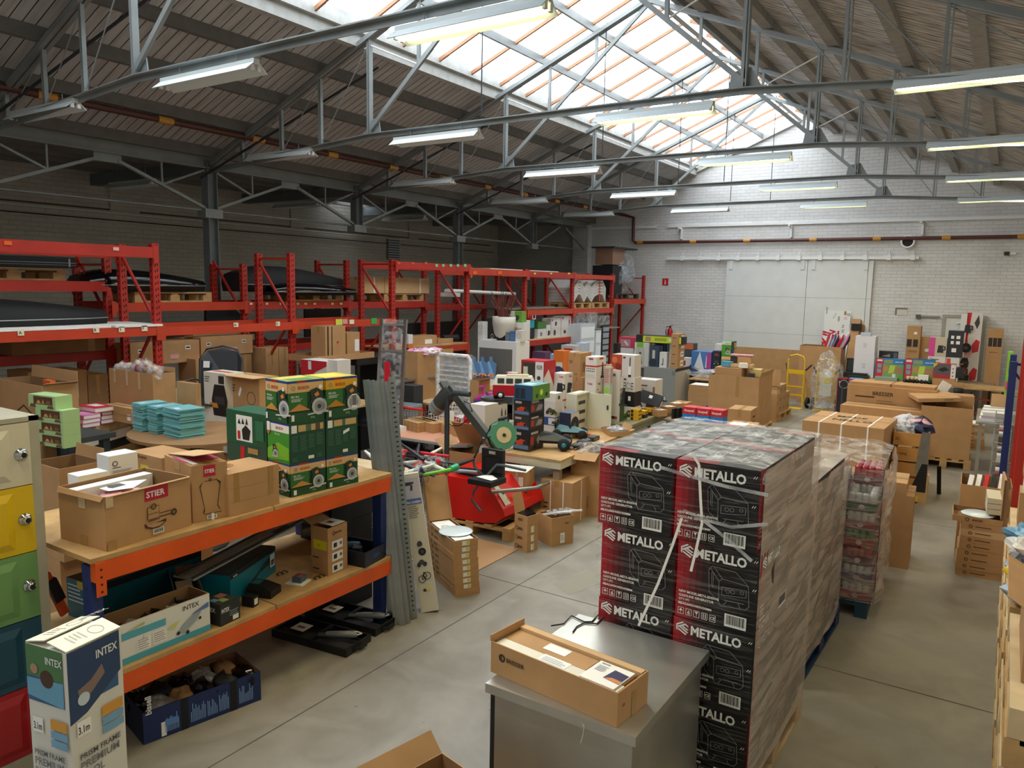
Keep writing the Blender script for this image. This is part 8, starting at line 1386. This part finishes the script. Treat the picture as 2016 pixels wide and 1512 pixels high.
bcb = box('tall open brown carton with umbrellas near the white doors',None,None,None,0,P=(-4.25,19.6,0),w=.95,d=.6,h=1.42,open_=1)
for i in range(14): mb = MB(); x = .5+.035*i; mb.tube([(x*.7+.1,.3,1.0),(x+.1,.25+.02*(i%3),1.62-.03*(i%4)),(x+.13,.25+.02*(i%3),1.75-.03*(i%4))],[.02,.035,.008],C(['c8304a','e0e0e4','b01a2a','8aa8c8','2a5a9a','d88aa8','1c1c20'][i%7],.4),7); mb.build('umbrella',None,bcb.T,['pink','white','red','pale blue','blue','rose','black'][i%7]+' folded umbrella standing in the tall open carton','umbrella','%s umbrellas in the tall carton' % ['pink','white','red','pale blue','blue','rose','black'][i%7])
# sign board
a = Vector((solve_on('y',20.85,1.2,1618),20.85,0)); mb = MB(); wS = .62; mb.box((0,0,.9),(wS,.02,2.27),'white'); f = Face(mb,(0,0,.9),(wS,0,0),(0,0,1.37)); RC_ = C('c8182a')
f.text('ZOEK !!',.27,.0,.14,RC_,rot=pi/2,bold=.06,shear=.25); f.text('BETALEN',.48,.05,.11,RC_,rot=pi/2,bold=.05,shear=.25); f.lines(.55,.05,.62,.9,1,RC_) ; f.rect(.76,.92,.84,.99,C('a8703a')); f.ring(.82,.86,.02,.008,RC_); f.ring(.93,.93,.02,.012,'black',12); f.line([(.35,.85),(.45,.95)],.01,C('5a5a5a'))
[f.text(t_,x,y,h_,'dark_print',rot=pi/2) for t_,x,y,h_ in (('WWW',.1+.02,.93,.03),('HERE',.6,.8,.03),('PC TV',.8,.6,.04),('AUDIO',.9,.4,.035))]; mb.build('sign_board',None,TR(a.x,a.y,0,0),'white sign board with red lettering standing against the white doors','sign')
def pole(label, x0, y0, x1, y1, Y0, r_, m, name='long_tube', w=None):
    a = aty(x0,y0,Y0); b = aty(x1,y1,20.95); mb = MB(); mb.bar(a,b,r_*2,r_*2,m); return mb.build(name,None,None,label,'carton')
o_ = pole('long brown carton with black band leaning on the white door, front',1662,800,1688,630,20.3,.1,'card'); a = aty(1685,640,20.75); mb = MB(); mb.box((-.105,-.105,-.06),(.105,.105,.1),'black'); mb.build('black_band',o_,TR(*aty(1686,645,20.83)))
pole('second long brown carton leaning behind the first one',1678,800,1697,640,20.5,.06,'card_dark'); pole('white plastic roll leaning left of the brown cartons',1645,800,1673,640,20.4,.05,C('d8dcde'))
# yellow hand truck + wrapped one
def htruck(label, P, rot, s=1):
    r = thing(label,'hand_truck','hand truck',P,rot); Yc = C('e0b40a',.35); mb = MB()
    for x in (-.19,.19): mb.tube([(x*s,0,.05),(x*s,0,1.12*s)],.018,Yc,8)
    mb.tube([(-.19*s,0,1.12*s),(-.15*s,0,1.22*s),(0,0,1.26*s),(.15*s,0,1.22*s),(.19*s,0,1.12*s)],.018,Yc,8); [mb.bar((-.19*s,0,z),(.19*s,0,z),.02,.09 if z == .85*s else .03,Yc) for z in (.3*s,.5*s,.85*s)]; [mb.tube([(x*s,0,.8*s),(x*s,.22,.62*s),(x*s,.22,.2*s),(x*s,.05,.1)],.012,Yc,6) for x in (-.19,.19)]; mb.build('frame',r)
    mb = MB(); mb.box((-.24*s,-.28,.0),(.24*s,0,.012),Yc); mb.build('toe_plate',r)
    for x in (-.27,.27): mb = MB(); mb.lathe([(0,-.035),(.08,-.035),(.12,-.03),(.13,0),(.12,.03),(.08,.035),(0,.035)],'black_rub',T=TR(x*s,.12,.13,ry=pi/2),n=18); mb.build('wheel',r); mb = MB(); mb.bar((x*.8*s,.02,.9*s),(x*1.1*s,.18,1.02*s),.03,.03,'black'); mb.build('grip',r)
    return r
htruck('yellow two wheeled hand truck standing on the floor',tuple(atz(1562,803)+Vector((-.02,.1,0))),radians(-5)); htruck('second yellow hand truck inside clear plastic wrapping',(-3.45,18.75,.0),radians(5),.95)
mb = MB(); blob(mb,(0,0,.62),(.36,.34,.68),'film_clear',7,.22,20,16); blob(mb,(0,0,.1),(.36,.36,.1),'film_clear',9,.3,20,8); mb.build('plastic_cover',None,TR(-3.42,18.72,.0),'big clear plastic cover over the second hand truck','plastic wrap'); mb = MB(); mb.box((-.12,-.14,.35),(.14,-.1,.9),C('c8c4b0')); mb.box((-.1,-.145,.65),(.12,-.141,.78),C('d8b81e')); mb.build('label_sheet',None,TR(-3.42,18.72,0),'pale sheet with yellow panel on the wrapped hand truck','label')
# display boxes: black/red and blue standing fans
gb('tall black and red fan carton beside the wrapped hand truck',17.7,1649,1669,744,0,m=C('1c1c20'),d=.25,pr='f: r 0 0 .06 1 c4202a; r 0 .97 1 1 c4202a; o .65 .85 .1 paper; r .45 .1 .65 .8 3a3c42; r .3 .0 .7 .1 2a2a2e; l .15 .88 .4 .93 2 paper'); gb('tall blue and white tower heater carton beside the black and red one',17.6,1671,1697,746,0,m=C('3a8ac8'),d=.3,pr='f: r 0 .93 1 1 c4202a; t Honeywell .3 .945 .03 white .6; r .5 .25 .8 .8 dfe4ea; d .65 .8 .05 dfe4ea; r .45 .1 .85 .2 5a6a80; p 1a4a8a 0,0 1,0 1,.12 .4,.2 0,.3')
# back right tables
bt = table('long wooden table along the back right wall',(-3.2,18.95,0),3.3,.85,.76,-1,'wood','black',.035)
ZT3 = .765
dc = thing('open black carrying case at the left of the back table','carrying_case','case',(-3.15,19.2,ZT3)); mb = MB(); mb.box((0,0,0),(.5,.35,.1),'black'); mb.build('base',dc); mb = MB(); mb.box((0,.33,.1),(.5,.37,.42),'black'); f = Face(mb,(0,.33,.1),(.5,0,0),(0,0,.32)); f.rect(.08,.1,.92,.9,'steel_dark'); mb.build('lid',dc)
q = gb('large white carton, lower one on the back table',19.4,1682,1722,698,ZT3,m=C('dcdae0'),d=.45,pr='f: l .42 .4 .6 .65 4 a8a8b0'); q = on(q,'large white carton, upper one on the back table',661,m=C('dcdae0'),tape=False,w=q.w*.98,pr='f: l .42 .4 .6 .65 4 a8a8b0'); on(q,'small pale blue box on top of the white cartons',655,m=C('b8c0d4'),w=.22,d=.2,dx=.1,tape=False)
gb('dark model tank carton behind the playset cartons',19.75,1731,1768,680,ZT3,m=C('2c2a2c'),d=.1,h=.62,pr='f: p 6a6a6c .1,.5 .3,.7 .7,.72 .65,.5; r .78 .1 .98 .95 5a5e64; p 8a8a88 .1,.8 .6,.9 .6,.78; r .5 .1 .7 .3 6aa0c8')
PS = 'f: r 0 0 .25 1 c4283a; r .03 .86 .22 .95 e8d8d8; r .05 .55 .2 .75 7a9ab0; r .05 .32 .2 .5 7a9ab0; r .25 .75 1 1 2a7ab8; r .28 .78 .6 .95 8a9a6a; t playmobil .68 .82 .08 white .28; r .25 0 1 .75 7a9a5a; p b8c84a .45,.3 .5,.7 .7,.7 .65,.35; r .28 .4 .45 .65 b88a5a; r .7 .35 .95 .6 a8785a; r .25 0 1 .15 5aa83a; r .6 .1 .72 .3 d8dcd0'
q = gb('colourful PLAYMOBIL playset carton, left one on the back table',19.25,1726,1781,705,ZT3,m=C('2a6aa8'),d=.15,pr=PS); q = gb('colourful PLAYMOBIL playset carton, right one on the back table',19.15,1783,1841,706,ZT3,m=C('1a2a5a'),d=.15,pr=PS)
gb('flat green and silver tool set case on the back table, left',19.1,1670,1708,740,ZT3,m=C('1c2a24'),d=.3,h=.06); gb('long silver tool box on the back table',19.05,1722,1766,742,ZT3,m=C('8a9a94'),d=.3,h=.07)
for i in range(3): P = aty(1788+i*8,745,19.02); mb = MB(); mb.lathe([(0,0),(.04,0),(.04,.13),(.035,.14),(0,.14)],C('d8c89a'),n=12); mb.build('paper_roll',None,TR(P.x,19.05,ZT3),'cream roll standing before the playset cartons, '+['left','middle','right'][i],'roll')
gb('small white carton among the cream rolls on the back table',19.0,1808,1828,738,ZT3,m='paper',d=.1)
for i in range(7): P = aty(1782+i*8,750,18.98); mb = MB(); blob(mb,(0,0,.04),(.045,.05,.04),'black',i,.4); mb.build('small_machine',None,TR(P.x,18.98+.03*(i%2),ZT3),'small black device at the front edge of the back table, '+on1[i]+' from the left','device','black devices on the back table')
q = gb('brown flat carton under the red toy helicopter carton',19.0,1836,1880,750,ZT3,d=.4,h=.14); q = on(q,'red toy helicopter carton with yellow corner on the back table',715,m=C('a83038'),tape=False,d=.2,pr='f: r .05 .3 .75 .95 5a5a60; p 2a2020 .2,.6 .5,.8 .7,.6 .4,.45; p d8c81e 0,.7 .0,1 .2,1; r .78 .02 1 .98 e0dcd8; d .88 .7 .04 222222; d .88 .45 .04 222222; d .88 .2 .04 222222')
gb('long flat brown carton at the right end of the back table',18.92,1848,1898,757,ZT3,d=.2,h=.08)
# white/orange vacuum cleaner cartons stacked behind
wtab = table('table behind the red helicopter carton carrying appliance cartons',(-1.75,19.85,0),1.6,.7,.76,0,'wood_grey')
q = gb('white carton with orange robot picture, back right',19.9,1827,1862,715,ZT3,m=W2,d=.3,h=.55,pr='f: d .6 .5 .28 d8862a; t Cleaner .1 .85 .08 5a4a3a; a blob .05 .4 .3'); q1 = on(q,'pink and beige coffee machine carton, back right',664,m=C('c8bca4'),tape=False,pr='f: r 0 0 .35 1 d84a94; a kettle .3 .15 .6; r .7 .4 .8 .6 3a3a3a'); q = gb('white carton with orange label and black machine picture, back right',19.88,1863,1889,690,ZT3,m=W2,d=.3,h=.55,pr='f: r .05 .65 .35 .95 d8442a; a kettle .4 .1 .7'); on(q,'narrow dark carton with white pictograms, back right',651,m=C('2c2e34'),w=.3,tape=False,pr='f: r .2 .7 .4 .82 paper; r .55 .7 .8 .82 paper; r .2 .5 .4 .62 paper; r .55 .5 .8 .62 paper; r .3 .2 .6 .35 paper')
# tall cartons standing at wall
gb('tall brown carton with two black squares against the back wall, left',20.4,1787,1814,642,0,d=.3,tape=False,pr='f: r .05 .75 .4 .84 2a2520; r .5 .75 .85 .84 2a2520; r .5 .9 .75 .93 paper; t FITWOOD .2 .68 .03 card_dark .6; r .3 .1 .7 .2 card_dark'); gb('second tall brown carton against the back wall behind the pink carton',20.5,1812,1840,664,0,d=.25,tape=False,pr='f: r .6 .6 .9 .62 2a2520; r .4 .8 .7 .84 white'); gb('tall brown carton with three black squares at the right of the red posters',20.3,1946,1977,648,0,d=.3,tape=False,pr='f: r .08 .8 .33 .9 2a2520; r .37 .8 .62 .9 2a2520; r .66 .8 .92 .9 2a2520; l .2 .72 .8 .75 1 card_dark')
pan = 'r 0 0 1 1 d8d0cc; p c4202a 0,0 .28,0 .2,.25 .3,.5 .15,.75 .3,1 0,1; p c02a30 .45,.68 .7,.74 .95,.72 .9,.62 .5,.6; p c02a30 .45,.4 .7,.46 .95,.44 .9,.34 .5,.32; p 3a383a .5,.9 .75,.98 .85,.9 .7,.84; p 3a383a .5,.14 .75,.22 .85,.12 .7,.06; d .15 .6 .05 d8a8a0; d .15 .3 .05 d8a8a0'
gb('tall red and white carton with toy vehicle pictures, back right corner',20.5,1905,1936,616,0,m=W2,d=.3,pr='f: '+pan); gb('tall white carton with small tool pictures left of the red one',20.45,1893,1905,618,0,m=W2,d=.3,pr='f: a kettle .1 .8 .12; a robot .1 .6 .12; a fryer .1 .45 .12; a toaster .1 .3 .12')
# under the back table
tp2 = thing('black and yellow folding work stand under the back table','work_stand','stand',(-1.95,18.75,0)); mb = MB(); [mb.bar((x,0,0),(.0,0,.5),.025,.025,'black') for x in (-.15,.15)]; mb.build('leg',tp2); mb = MB(); mb.box((-.05,-.03,.42),(.05,.03,.52),C('d8b40e')); mb.build('head',tp2)
crate('grey plastic crate under the back table',(-1.6,19.1,.02),.6,.4,.35,0,'crate_blue'); gb('small white carton before the grey crate under the back table',18.8,1838,1854,776,.0,m=W2,d=.2,h=.22); 
mb = MB(); mb.box((-2.9,18.97,.2),(.0,19.0,.24),C('8a2a24')); mb.box((-2.9,18.97,.5),(.0,19.0,.53),C('8a2a24')); mb.build('rail_bar',label='dark red rails running under the back table',cat='rail')
# ================================================================ RIGHT AISLE
# beverage pallet
BP = (-1.72,6.8,0); pallet('blue painted pallet under the wrapped drinks',(-1.75,6.77,0),.96,1.15,radians(3),C('1a4258'))
rr = random.Random(9)
for L_ in range(7):
    z = .147+L_*.155
    for i in range(4):
        for j in range(3):
            if L_ == 6 and (i+j) % 2: continue
            if 0 < j < 2 and i in (1,2) and L_ < 6: continue
            if i in (1,2) and j == 2 : continue
            x, y = .0+i*.235, j*.37; c_ = ['7a1a28','8a2230','5a1a3a','a02030','2a5a3a','9a3020','3a3a6a'][(i+j*2+L_*3)%7]
            r = empty('drinks_tray',TR(BP[0],BP[1],0,radians(3)) @ Vector((x,y,z)),radians(3),'%s tray of drink cans in the wrapped pallet, layer %s, %s row' % ({'7a1a28':'dark red','8a2230':'crimson','5a1a3a':'purple','a02030':'bright red','2a5a3a':'green','9a3020':'orange red','3a3a6a':'blue'}[c_],on1[L_],['front','middle','back'][j]),'drinks tray','drinks trays on the blue pallet')
            mb = MB(); mb.box((0,0,0),(.23,.36,.07),C(c_)); f = Face(mb,(0,0,0),(.23,0,0),(0,0,.07)); f.disc(.5,.5,.35,C('c9b8b8'),ry=.3); mb.build('tray',r)
            mb = MB(); [mb.lathe([(.024,.0),(.03,.01),(.03,.12),(.024,.135),(0,.135)],C(['b8bcc0','a02030','2a6a3a','c8c8c8'][(L_+i)%4],.25),c=(.035+.053*a,.035+.058*b,.01),n=8) for a in range(4) for b in range(6) if a in (0,3) or b in (0,) or L_ == 6 or (a+b)%9 == 0]; mb.build('cans',r,kind='stuff')
film_shell('clear shiny stretch film round the drinks pallet',(BP[0]-.03,BP[1]-.03,.146),radians(3),1.0,1.2,1.15,{'f':'film_milky','r':'film_dense','t':'film_clear'},.05,7)
q = box('brown cartons behind the drinks pallet, lower',None,None,None,0,P=(-1.25,8.3,0),w=.62,d=.5,h=.45,rot=3); q = on(q,'brown carton behind the drinks pallet, middle',h=.3); on(q,'flat brown carton sheet behind the drinks pallet, top',h=.12,w=.55)
# big strapped carton, crate, steps
bs = box('very large brown carton with three white straps behind the generator stacks',None,None,None,.15,P=(-2.2,10.6,.15),w=1.0,d=1.05,h=.88,rot=-2,tape=False,pr='f: r .2 0 .22 1 paper; r .48 0 .5 1 paper; r .8 0 .82 1 paper; p card_dark .32,.2 .6,.18 .6,.42 .32,.44 | t: r .2 0 .22 1 paper; r .48 0 .5 1 paper; r .8 0 .82 1 paper; t NELLO .3 .3 .12 dark_print .5; t MADE .3 .6 .1 dark_print .4; r 0 .49 1 .5 dark_print')
pallet('pallet under the very large strapped carton',(-2.2,10.5,0),1.0,1.05,radians(-2),'wood_dark')
pallet('pallet with yellow corner block under the wooden crate',(-1.18,11.1,0),.48,1.3,radians(3),'wood'); mb = MB(); mb.box((-.0,-.012,.02),(.2,.0,.12),C('d8b81e')); mb.build('yellow_block',None,TR(-.93,11.13,0,radians(3)),'yellow plastic block at the corner of the crate pallet','block')
cr = thing('wooden slatted crate with stencilled numbers and grey steel corner','wooden_crate','crate',(-1.15,11.15,.147),radians(3)); wC, dC, hC = .42, 1.15, .78
for k in range(4):
    z = k*.2; mb = MB(); mb.box((0,0,z),(wC,.02,z+.17),C('c08a48')); f = Face(mb,(0,0,z),(wC,0,0),(0,0,.17)); f.text(['33 Nilde','','39 NNL',''][k] or '22',.05,.4,.22,C('5a3a1a'),maxw=.5); mb.build('slat',cr); mb = MB(); mb.box((wC-.02,.02,z),(wC,dC,z+.17),C('b07c40')); mb.build('slat',cr); mb = MB(); mb.box((0,dC-.02,z),(wC-.02,dC,z+.17),C('b07c40')); mb.build('slat',cr); mb = MB(); mb.box((0,.02,z),(.02,dC-.02,z+.17),C('b07c40')); mb.build('slat',cr)
mb = MB(); mb.raw([(wC+.004,-.004,.25),(wC-.14,-.004,.25),(wC-.0,-.004,.8),(wC-.09,-.004,.8),(wC+.004,.06,.25),(wC+.004,.06,.8)],[(0,1,3,2),(0,2,5,4)],'galv'); mb.build('steel_corner',cr); mb = MB(); mb.raw([(wC+.006,-.008,0),(wC-.18,-.008,0),(wC+.006,-.008,.38),(wC-.06,-.008,.38),(wC+.006,.12,0),(wC+.006,.1,.38)],[(0,1,3,2),(0,2,5,4)],'black'); mb.build('black_guard',cr)
mb = MB(); [blob(mb,(wC*(.3+.4*(i%2)),dC*(.15+.12*i),hC-.0),(.14,.13,.09),['poly_bag',C('20264a'),C('c8c4c8'),C('d8a0a8')][i%4],i,.5) for i in range(7)]; mb.build('bagged_clothes',None,TR(-1.15,11.15,.147,radians(3)),'bagged dark and white clothes heaped in the wooden crate','clothes')
mb = MB(); mb.bar((-.62,11.7,.42),(-.6,11.85,.0),.05,.02,'black'); mb.build('handle',label='black handle sticking out beside the wooden crate',cat='handle')
# carton cluster with long boxes (1660-1860)
CL = [('long brown carton lowest in front of the back table',-2.35,13.4,1.25,.55,.6,0),('long brown carton with small print behind, second step',-2.3,13.98,1.3,.5,.82,0),('long brown carton with printed panel, highest step',-2.3,14.55,1.4,.6,1.12,0)]
for lab,x,y,w_,d_,h_,_ in CL: box(lab,None,None,None,0,P=(x,y,0),w=w_,d=d_,h=h_,rot=-3,pr='f: l .1 .8 .35 .86 1 dark_print'+('; l .35 .5 .6 .8 8 card_dark; t BRESSER .3 .86 .06 dark_print .3; r .25 .3 .32 .35 paper' if h_ > 1 else '')+' | r: l .2 .6 .5 .8 3 dark_print')
for i in range(2): box('long flat carton lying on the highest long carton, '+['left','right'][i],None,None,None,0,P=(-2.28+.68*i,14.6,1.121),w=.66,d=.5,h=.05,rot=-3,tape=False)
oc4 = box('very large open brown carton right of the long cartons',None,None,None,.146,P=(-1.05,13.75,.146),w=.72,d=1.0,h=.82,rot=3,open_=1); pallet('pallet under the very large open carton at the aisle',(-1.06,13.72,0),.76,1.05,radians(3))
o_ = box('flat brown BRESSER carton lying tilted on the very large open carton',None,None,None,0,P=(-1.1,13.8,1.0),w=.62,d=.75,h=.06,rot=18,tape=False,pr='f: l .6 .3 .9 .7 1 dark_print | t: t BRESSER .5 .2 .04 dark_print .3'); o_.o.matrix_world = o_.T @ Matrix.Rotation(-.08,4,'Y'); box('brown carton standing in the very large open carton, back right',None,None,None,0,P=(-.75,14.3,.2),w=.4,d=.35,h=.9,rot=5); mb = MB(); mb.box((0,0,0),(.16,.02,.35),'paper'); mb.build('white_board',None,TR(-1.0,14.75,.98,.3) @ Matrix.Rotation(.5,4,'Y'),'white panel sticking up behind the very large open carton','panel')
# flat carton piles down the aisle
def pile(P, w, d, n, h, lab, rot, cap=None, wrap=()):
    q = None
    for k in range(n):
        kw = dict(h=h, tape=False, m='card' if k not in wrap else 'card_light', pr='f: l .3 .35 .7 .65 1 dark_print; o .2 .5 .2 dark_print')
        L = 'flat brown carton in the %s, %s from the floor' % (lab, (on1+['thirteenth','fourteenth'])[k])
        q = box(L,None,None,None,0,P=P,w=w,d=d,rot=rot,group='flat cartons, '+lab,**kw) if q is None else on(q,L,dx=random.uniform(-.012,.012),dy=random.uniform(-.01,.01),w=w,d=d,group='flat cartons, '+lab,**kw)
    return q
a = pile((-.58,15.7,0),.42,.42,7,.062,'nearer pile in the far aisle',3,wrap=(3,5)); on(a,'loose white papers in plastic on the nearer pile in the far aisle',h=.02,m='paper',tape=False)
a = pile((-.85,17.7,0),.44,.44,11,.062,'farther pile in the far aisle',3,wrap=(4,6,8)); 
cu = thing('black pencil cup basket on the farther pile in the far aisle','basket','basket',a.T @ Vector((.15,.1,a.h+.001))); mb = MB(); mb.lathe([(0,0),(.07,0),(.09,.16),(.085,.16),(.065,.008),(0,.008)],'black_rub',n=12); mb.build('cup',cu)
st5 = pile((-.23,8.5,0),.40,.42,8,.066,'pile beside the right hand open carton',3,wrap=(6,))
st6 = on(st5,'open flat BRESSER carton with clear disc and raised lid, right aisle',h=.06,dx=-.08,w=.42,open_=1,pr='f: o .3 .5 .25 dark_print; t BRESSER .4 .35 .3 dark_print .4'); fb = MB(); fb.box((.40,-.0,.06),(.42,.42,.46),'card'); fb.box((.40,-.0,.06),(.44,.006,.46),'card_dark'); fb.build('lid',st6.o); mb = MB(); mb.lathe([(0,.012),(.13,.01),(.15,0)],C('cfdadd',.2),c=(.22,.2,.05),n=20); mb.build('glass_lens',None,st6.T,'clear round disc in the open flat carton, right aisle','disc')
oc5 = box('open brown carton with red tools and tubes, right aisle',None,None,None,0,P=(-.27,9.1,0),w=.46,d=.6,h=.78,rot=2,open_=1)
for i in range(5): mb = MB(); mb.bar((.06+.07*i,.1,.55),(.1+.07*i,.3+.05*i,.82),.045,.045,['white','paper','c4202a','black','white'][i] if i != 2 else C('c4202a')); mb.build('packed_part',None,oc5.T,['white','cream','red','black','second white'][i]+' part standing in the open carton, right aisle','part')
for i in range(3): mb = MB(); mb.box((0,0,0),(.14,.4,.05),C('cfc4a8')); mb.build('white_strip_pack',None,TR(-.02,8.62,.62+.055*i,.05),'cream slatted pack on the pile at the right aisle, '+on1[i]+' from below','pack')
# blue rack with wire baskets, stainless table
br_ = thing('blue post rack with wire shelves in the right aisle','wire_rack','rack',(.0,10.3,0))
for y in (0,1.2):
    for x in (.06,.5): mb = MB(); mb.box((x,y,0),(x+.07,y+.06,2.0),'blue_post'); mb.build('upright',br_)
mb = MB(); mb.bar((.1,.03,1.97),(.5,.03,1.97),.03,.03,'blue_post'); mb.bar((.1,.03,1.9),(.5,.03,1.3),.025,.025,'blue_post'); mb.build('brace',br_)
for k in range(5): z = .35+.22*k; mb = MB(); wires(mb,(-.02,.05,z),(.5,0,0),(0,1.15,0),(2,12),.006,'galv'); mb.tube([(-.03,.05,z+.04),(-.03,1.2,z+.04)],.006,'galv',4); mb.tube([(-.03,.02,z+.04),(.5,.02,z+.04)],.006,'galv',4); mb.build('wire_shelf',br_)
for k in range(4):
    for j in range(4): mb = MB(); mb.box((0,0,0),(.1,.16,.09),C(['c9c4b8','8a3a3a','d8d4cc','5a5048'][(k+j)%4])); mb.build('small_pack',None,TR(.02+.0*j,10.42+.26*j,.36+.22*k),'small pack on the wire shelf, %s level, %s from the front' % (on1[k],on1[j]),'pack','small packs on the wire shelves')
stt = table('stainless table with stacked catalogues in the far right aisle',(-.28,13.2,0),.6,1.6,.86,1,'stainless','stainless',.03)
for i in range(3):
    for k in range(3): mb = MB(); mb.box((0,0,0),(.3,.22,.045),'white'); mb.box((.001,-.001,.0),(.3,0,.04),C(['c8c8d4','b8a8b8','d8d8dc'][k])); mb.build('catalogue',None,TR(-.24+.02*k,13.3+.34*i,.863+.047*k,.03*k),'white catalogue bundle on the stainless table, pile %s, %s from below' % (on1[i],on1[k]),'catalogue','catalogues on the stainless table')
mb = MB(); mb.box((0,0,0),(.25,.02,.2),'card_light'); mb.build('card',None,TR(-.12,14.0,1.01),'beige card standing among the catalogues','card')
q = box('brown carton stack at the right edge behind the blue rack, lower',None,None,None,.9,P=(.25,13.0,.9),w=.7,d=.8,h=.2); q = on(q,'brown carton stack at the right edge behind the blue rack, middle',h=.2); q = on(q,'brown carton stack at the right edge behind the blue rack, upper',h=.22); table('bench under the brown cartons at the right edge',(.22,12.95,0),.8,.9,.898,0,'wood_grey')
gb('green and pink packs seen between the blue posts',16.0,1985,1995,685,1.0,m=C('8ac83a'),d=.3,h=.75,pr='f: r .1 .1 .5 .3 d84a7a; r .4 .5 .7 .8 5a8a2a'); table('bench under the green packs',(.05,15.9,0),1.0,.9,.998,0,'wood_grey')
# red rack at the right edge with goods
rk = thing('red pallet rack at the right edge of the aisle','pallet_rack','rack',(.16,8.08,0))
for y in (0.,2.05): mb = MB(); mb.box((-.0,y,0),(.09,y+.08,3.3),'red_rack'); mb.build('upright',rk)
for z in (2.35,): 
    for y in (.08,): mb = MB(); mb.box((.02,y,z),(.07,y+1.97,z+.12),'red_rack'); mb.build('beam',rk)
# pallets standing on edge between (edge on) and cartons
for i in range(3):
    r = pallet('wooden pallet in the row along the right edge, stack base, '+['near','middle','far'][i],(.14,4.0+1.35*i,0),.34,1.25,0,'wood_light' if i else 'wood')
for i in range(3):
    for k in range(1,6): pallet('wooden pallet in the stack along the right edge, %s stack, %s from the floor' % (['near','middle','far'][i],on1[k]),(.14+.008*(k%3),4.0+1.35*i,.147*k),.34,1.25,0,'wood_light' if (i+k)%2 else 'wood')
ZR = .147*6
box('brown EPAL printed carton on the right hand pallets',None,None,None,ZR,P=(.2,7.3,ZR),w=.26,d=.3,h=.28,tape=False,pr='f: t EPAL .25 .4 .25 dark_print .6; o .5 .5 .3 dark_print'); box('small white box on the EPAL carton',None,None,None,ZR,P=(.22,7.3,ZR+.281),w=.22,d=.28,h=.12,m='white',pr='f: l .4 .4 .6 .7 2 8a8a8a'); box('brown carton on the small white box at the right edge',None,None,None,ZR,P=(.21,7.3,ZR+.402),w=.24,d=.3,h=.12)
box('tall brown strapped carton at the right edge of the aisle',None,None,None,1.47,P=(.2,8.25,.95),w=.3,d=.55,h=1.05,tape=False,pr='l: r .45 0 .5 1 paper; r 0 .62 1 .64 paper | f: r 0 .62 1 .64 paper; r .05 0 .1 1 paper')
for i,(y,c_,lab) in enumerate(((7.0,'6a9ab8','blue and green bagged goods on the right hand pallets'),(6.65,'d8d4cc','white bagged goods on the right hand pallets'),(6.2,'3a3c44','dark and white striped bag on the right hand pallets'),(5.95,'c8a82a','yellow and pink bag on the right hand pallets'),(5.7,'9aa8b8','pale blue bag on the right hand pallets'))): mb = MB(); blob(mb,(0,0,0),(.11,.14,.07),C(c_,.3),i,.5,12,8); blob(mb,(.05,.05,.03),(.09,.1,.06),'film_clear',i+5,.5); mb.build('bagged_goods',None,TR(.24,y-.3,ZR+.09),lab,'bag')
box('orange and white carton on the right hand pallets',None,None,None,ZR,P=(.26,6.05,ZR+.001),w=.17,d=.2,h=.19,m=C('d8641e'),pr='l: r 0 .7 1 1 e0dcd4 | f: r 0 .7 1 1 e0dcd4; r .3 .8 .7 .9 c4202a',tape=False)
oc6 = box('open brown carton at the right edge, near the bottom',None,None,None,ZR,P=(.2,4.3,ZR),w=.27,d=.75,h=.36,open_=1,flaps=[('l',60,.1)])
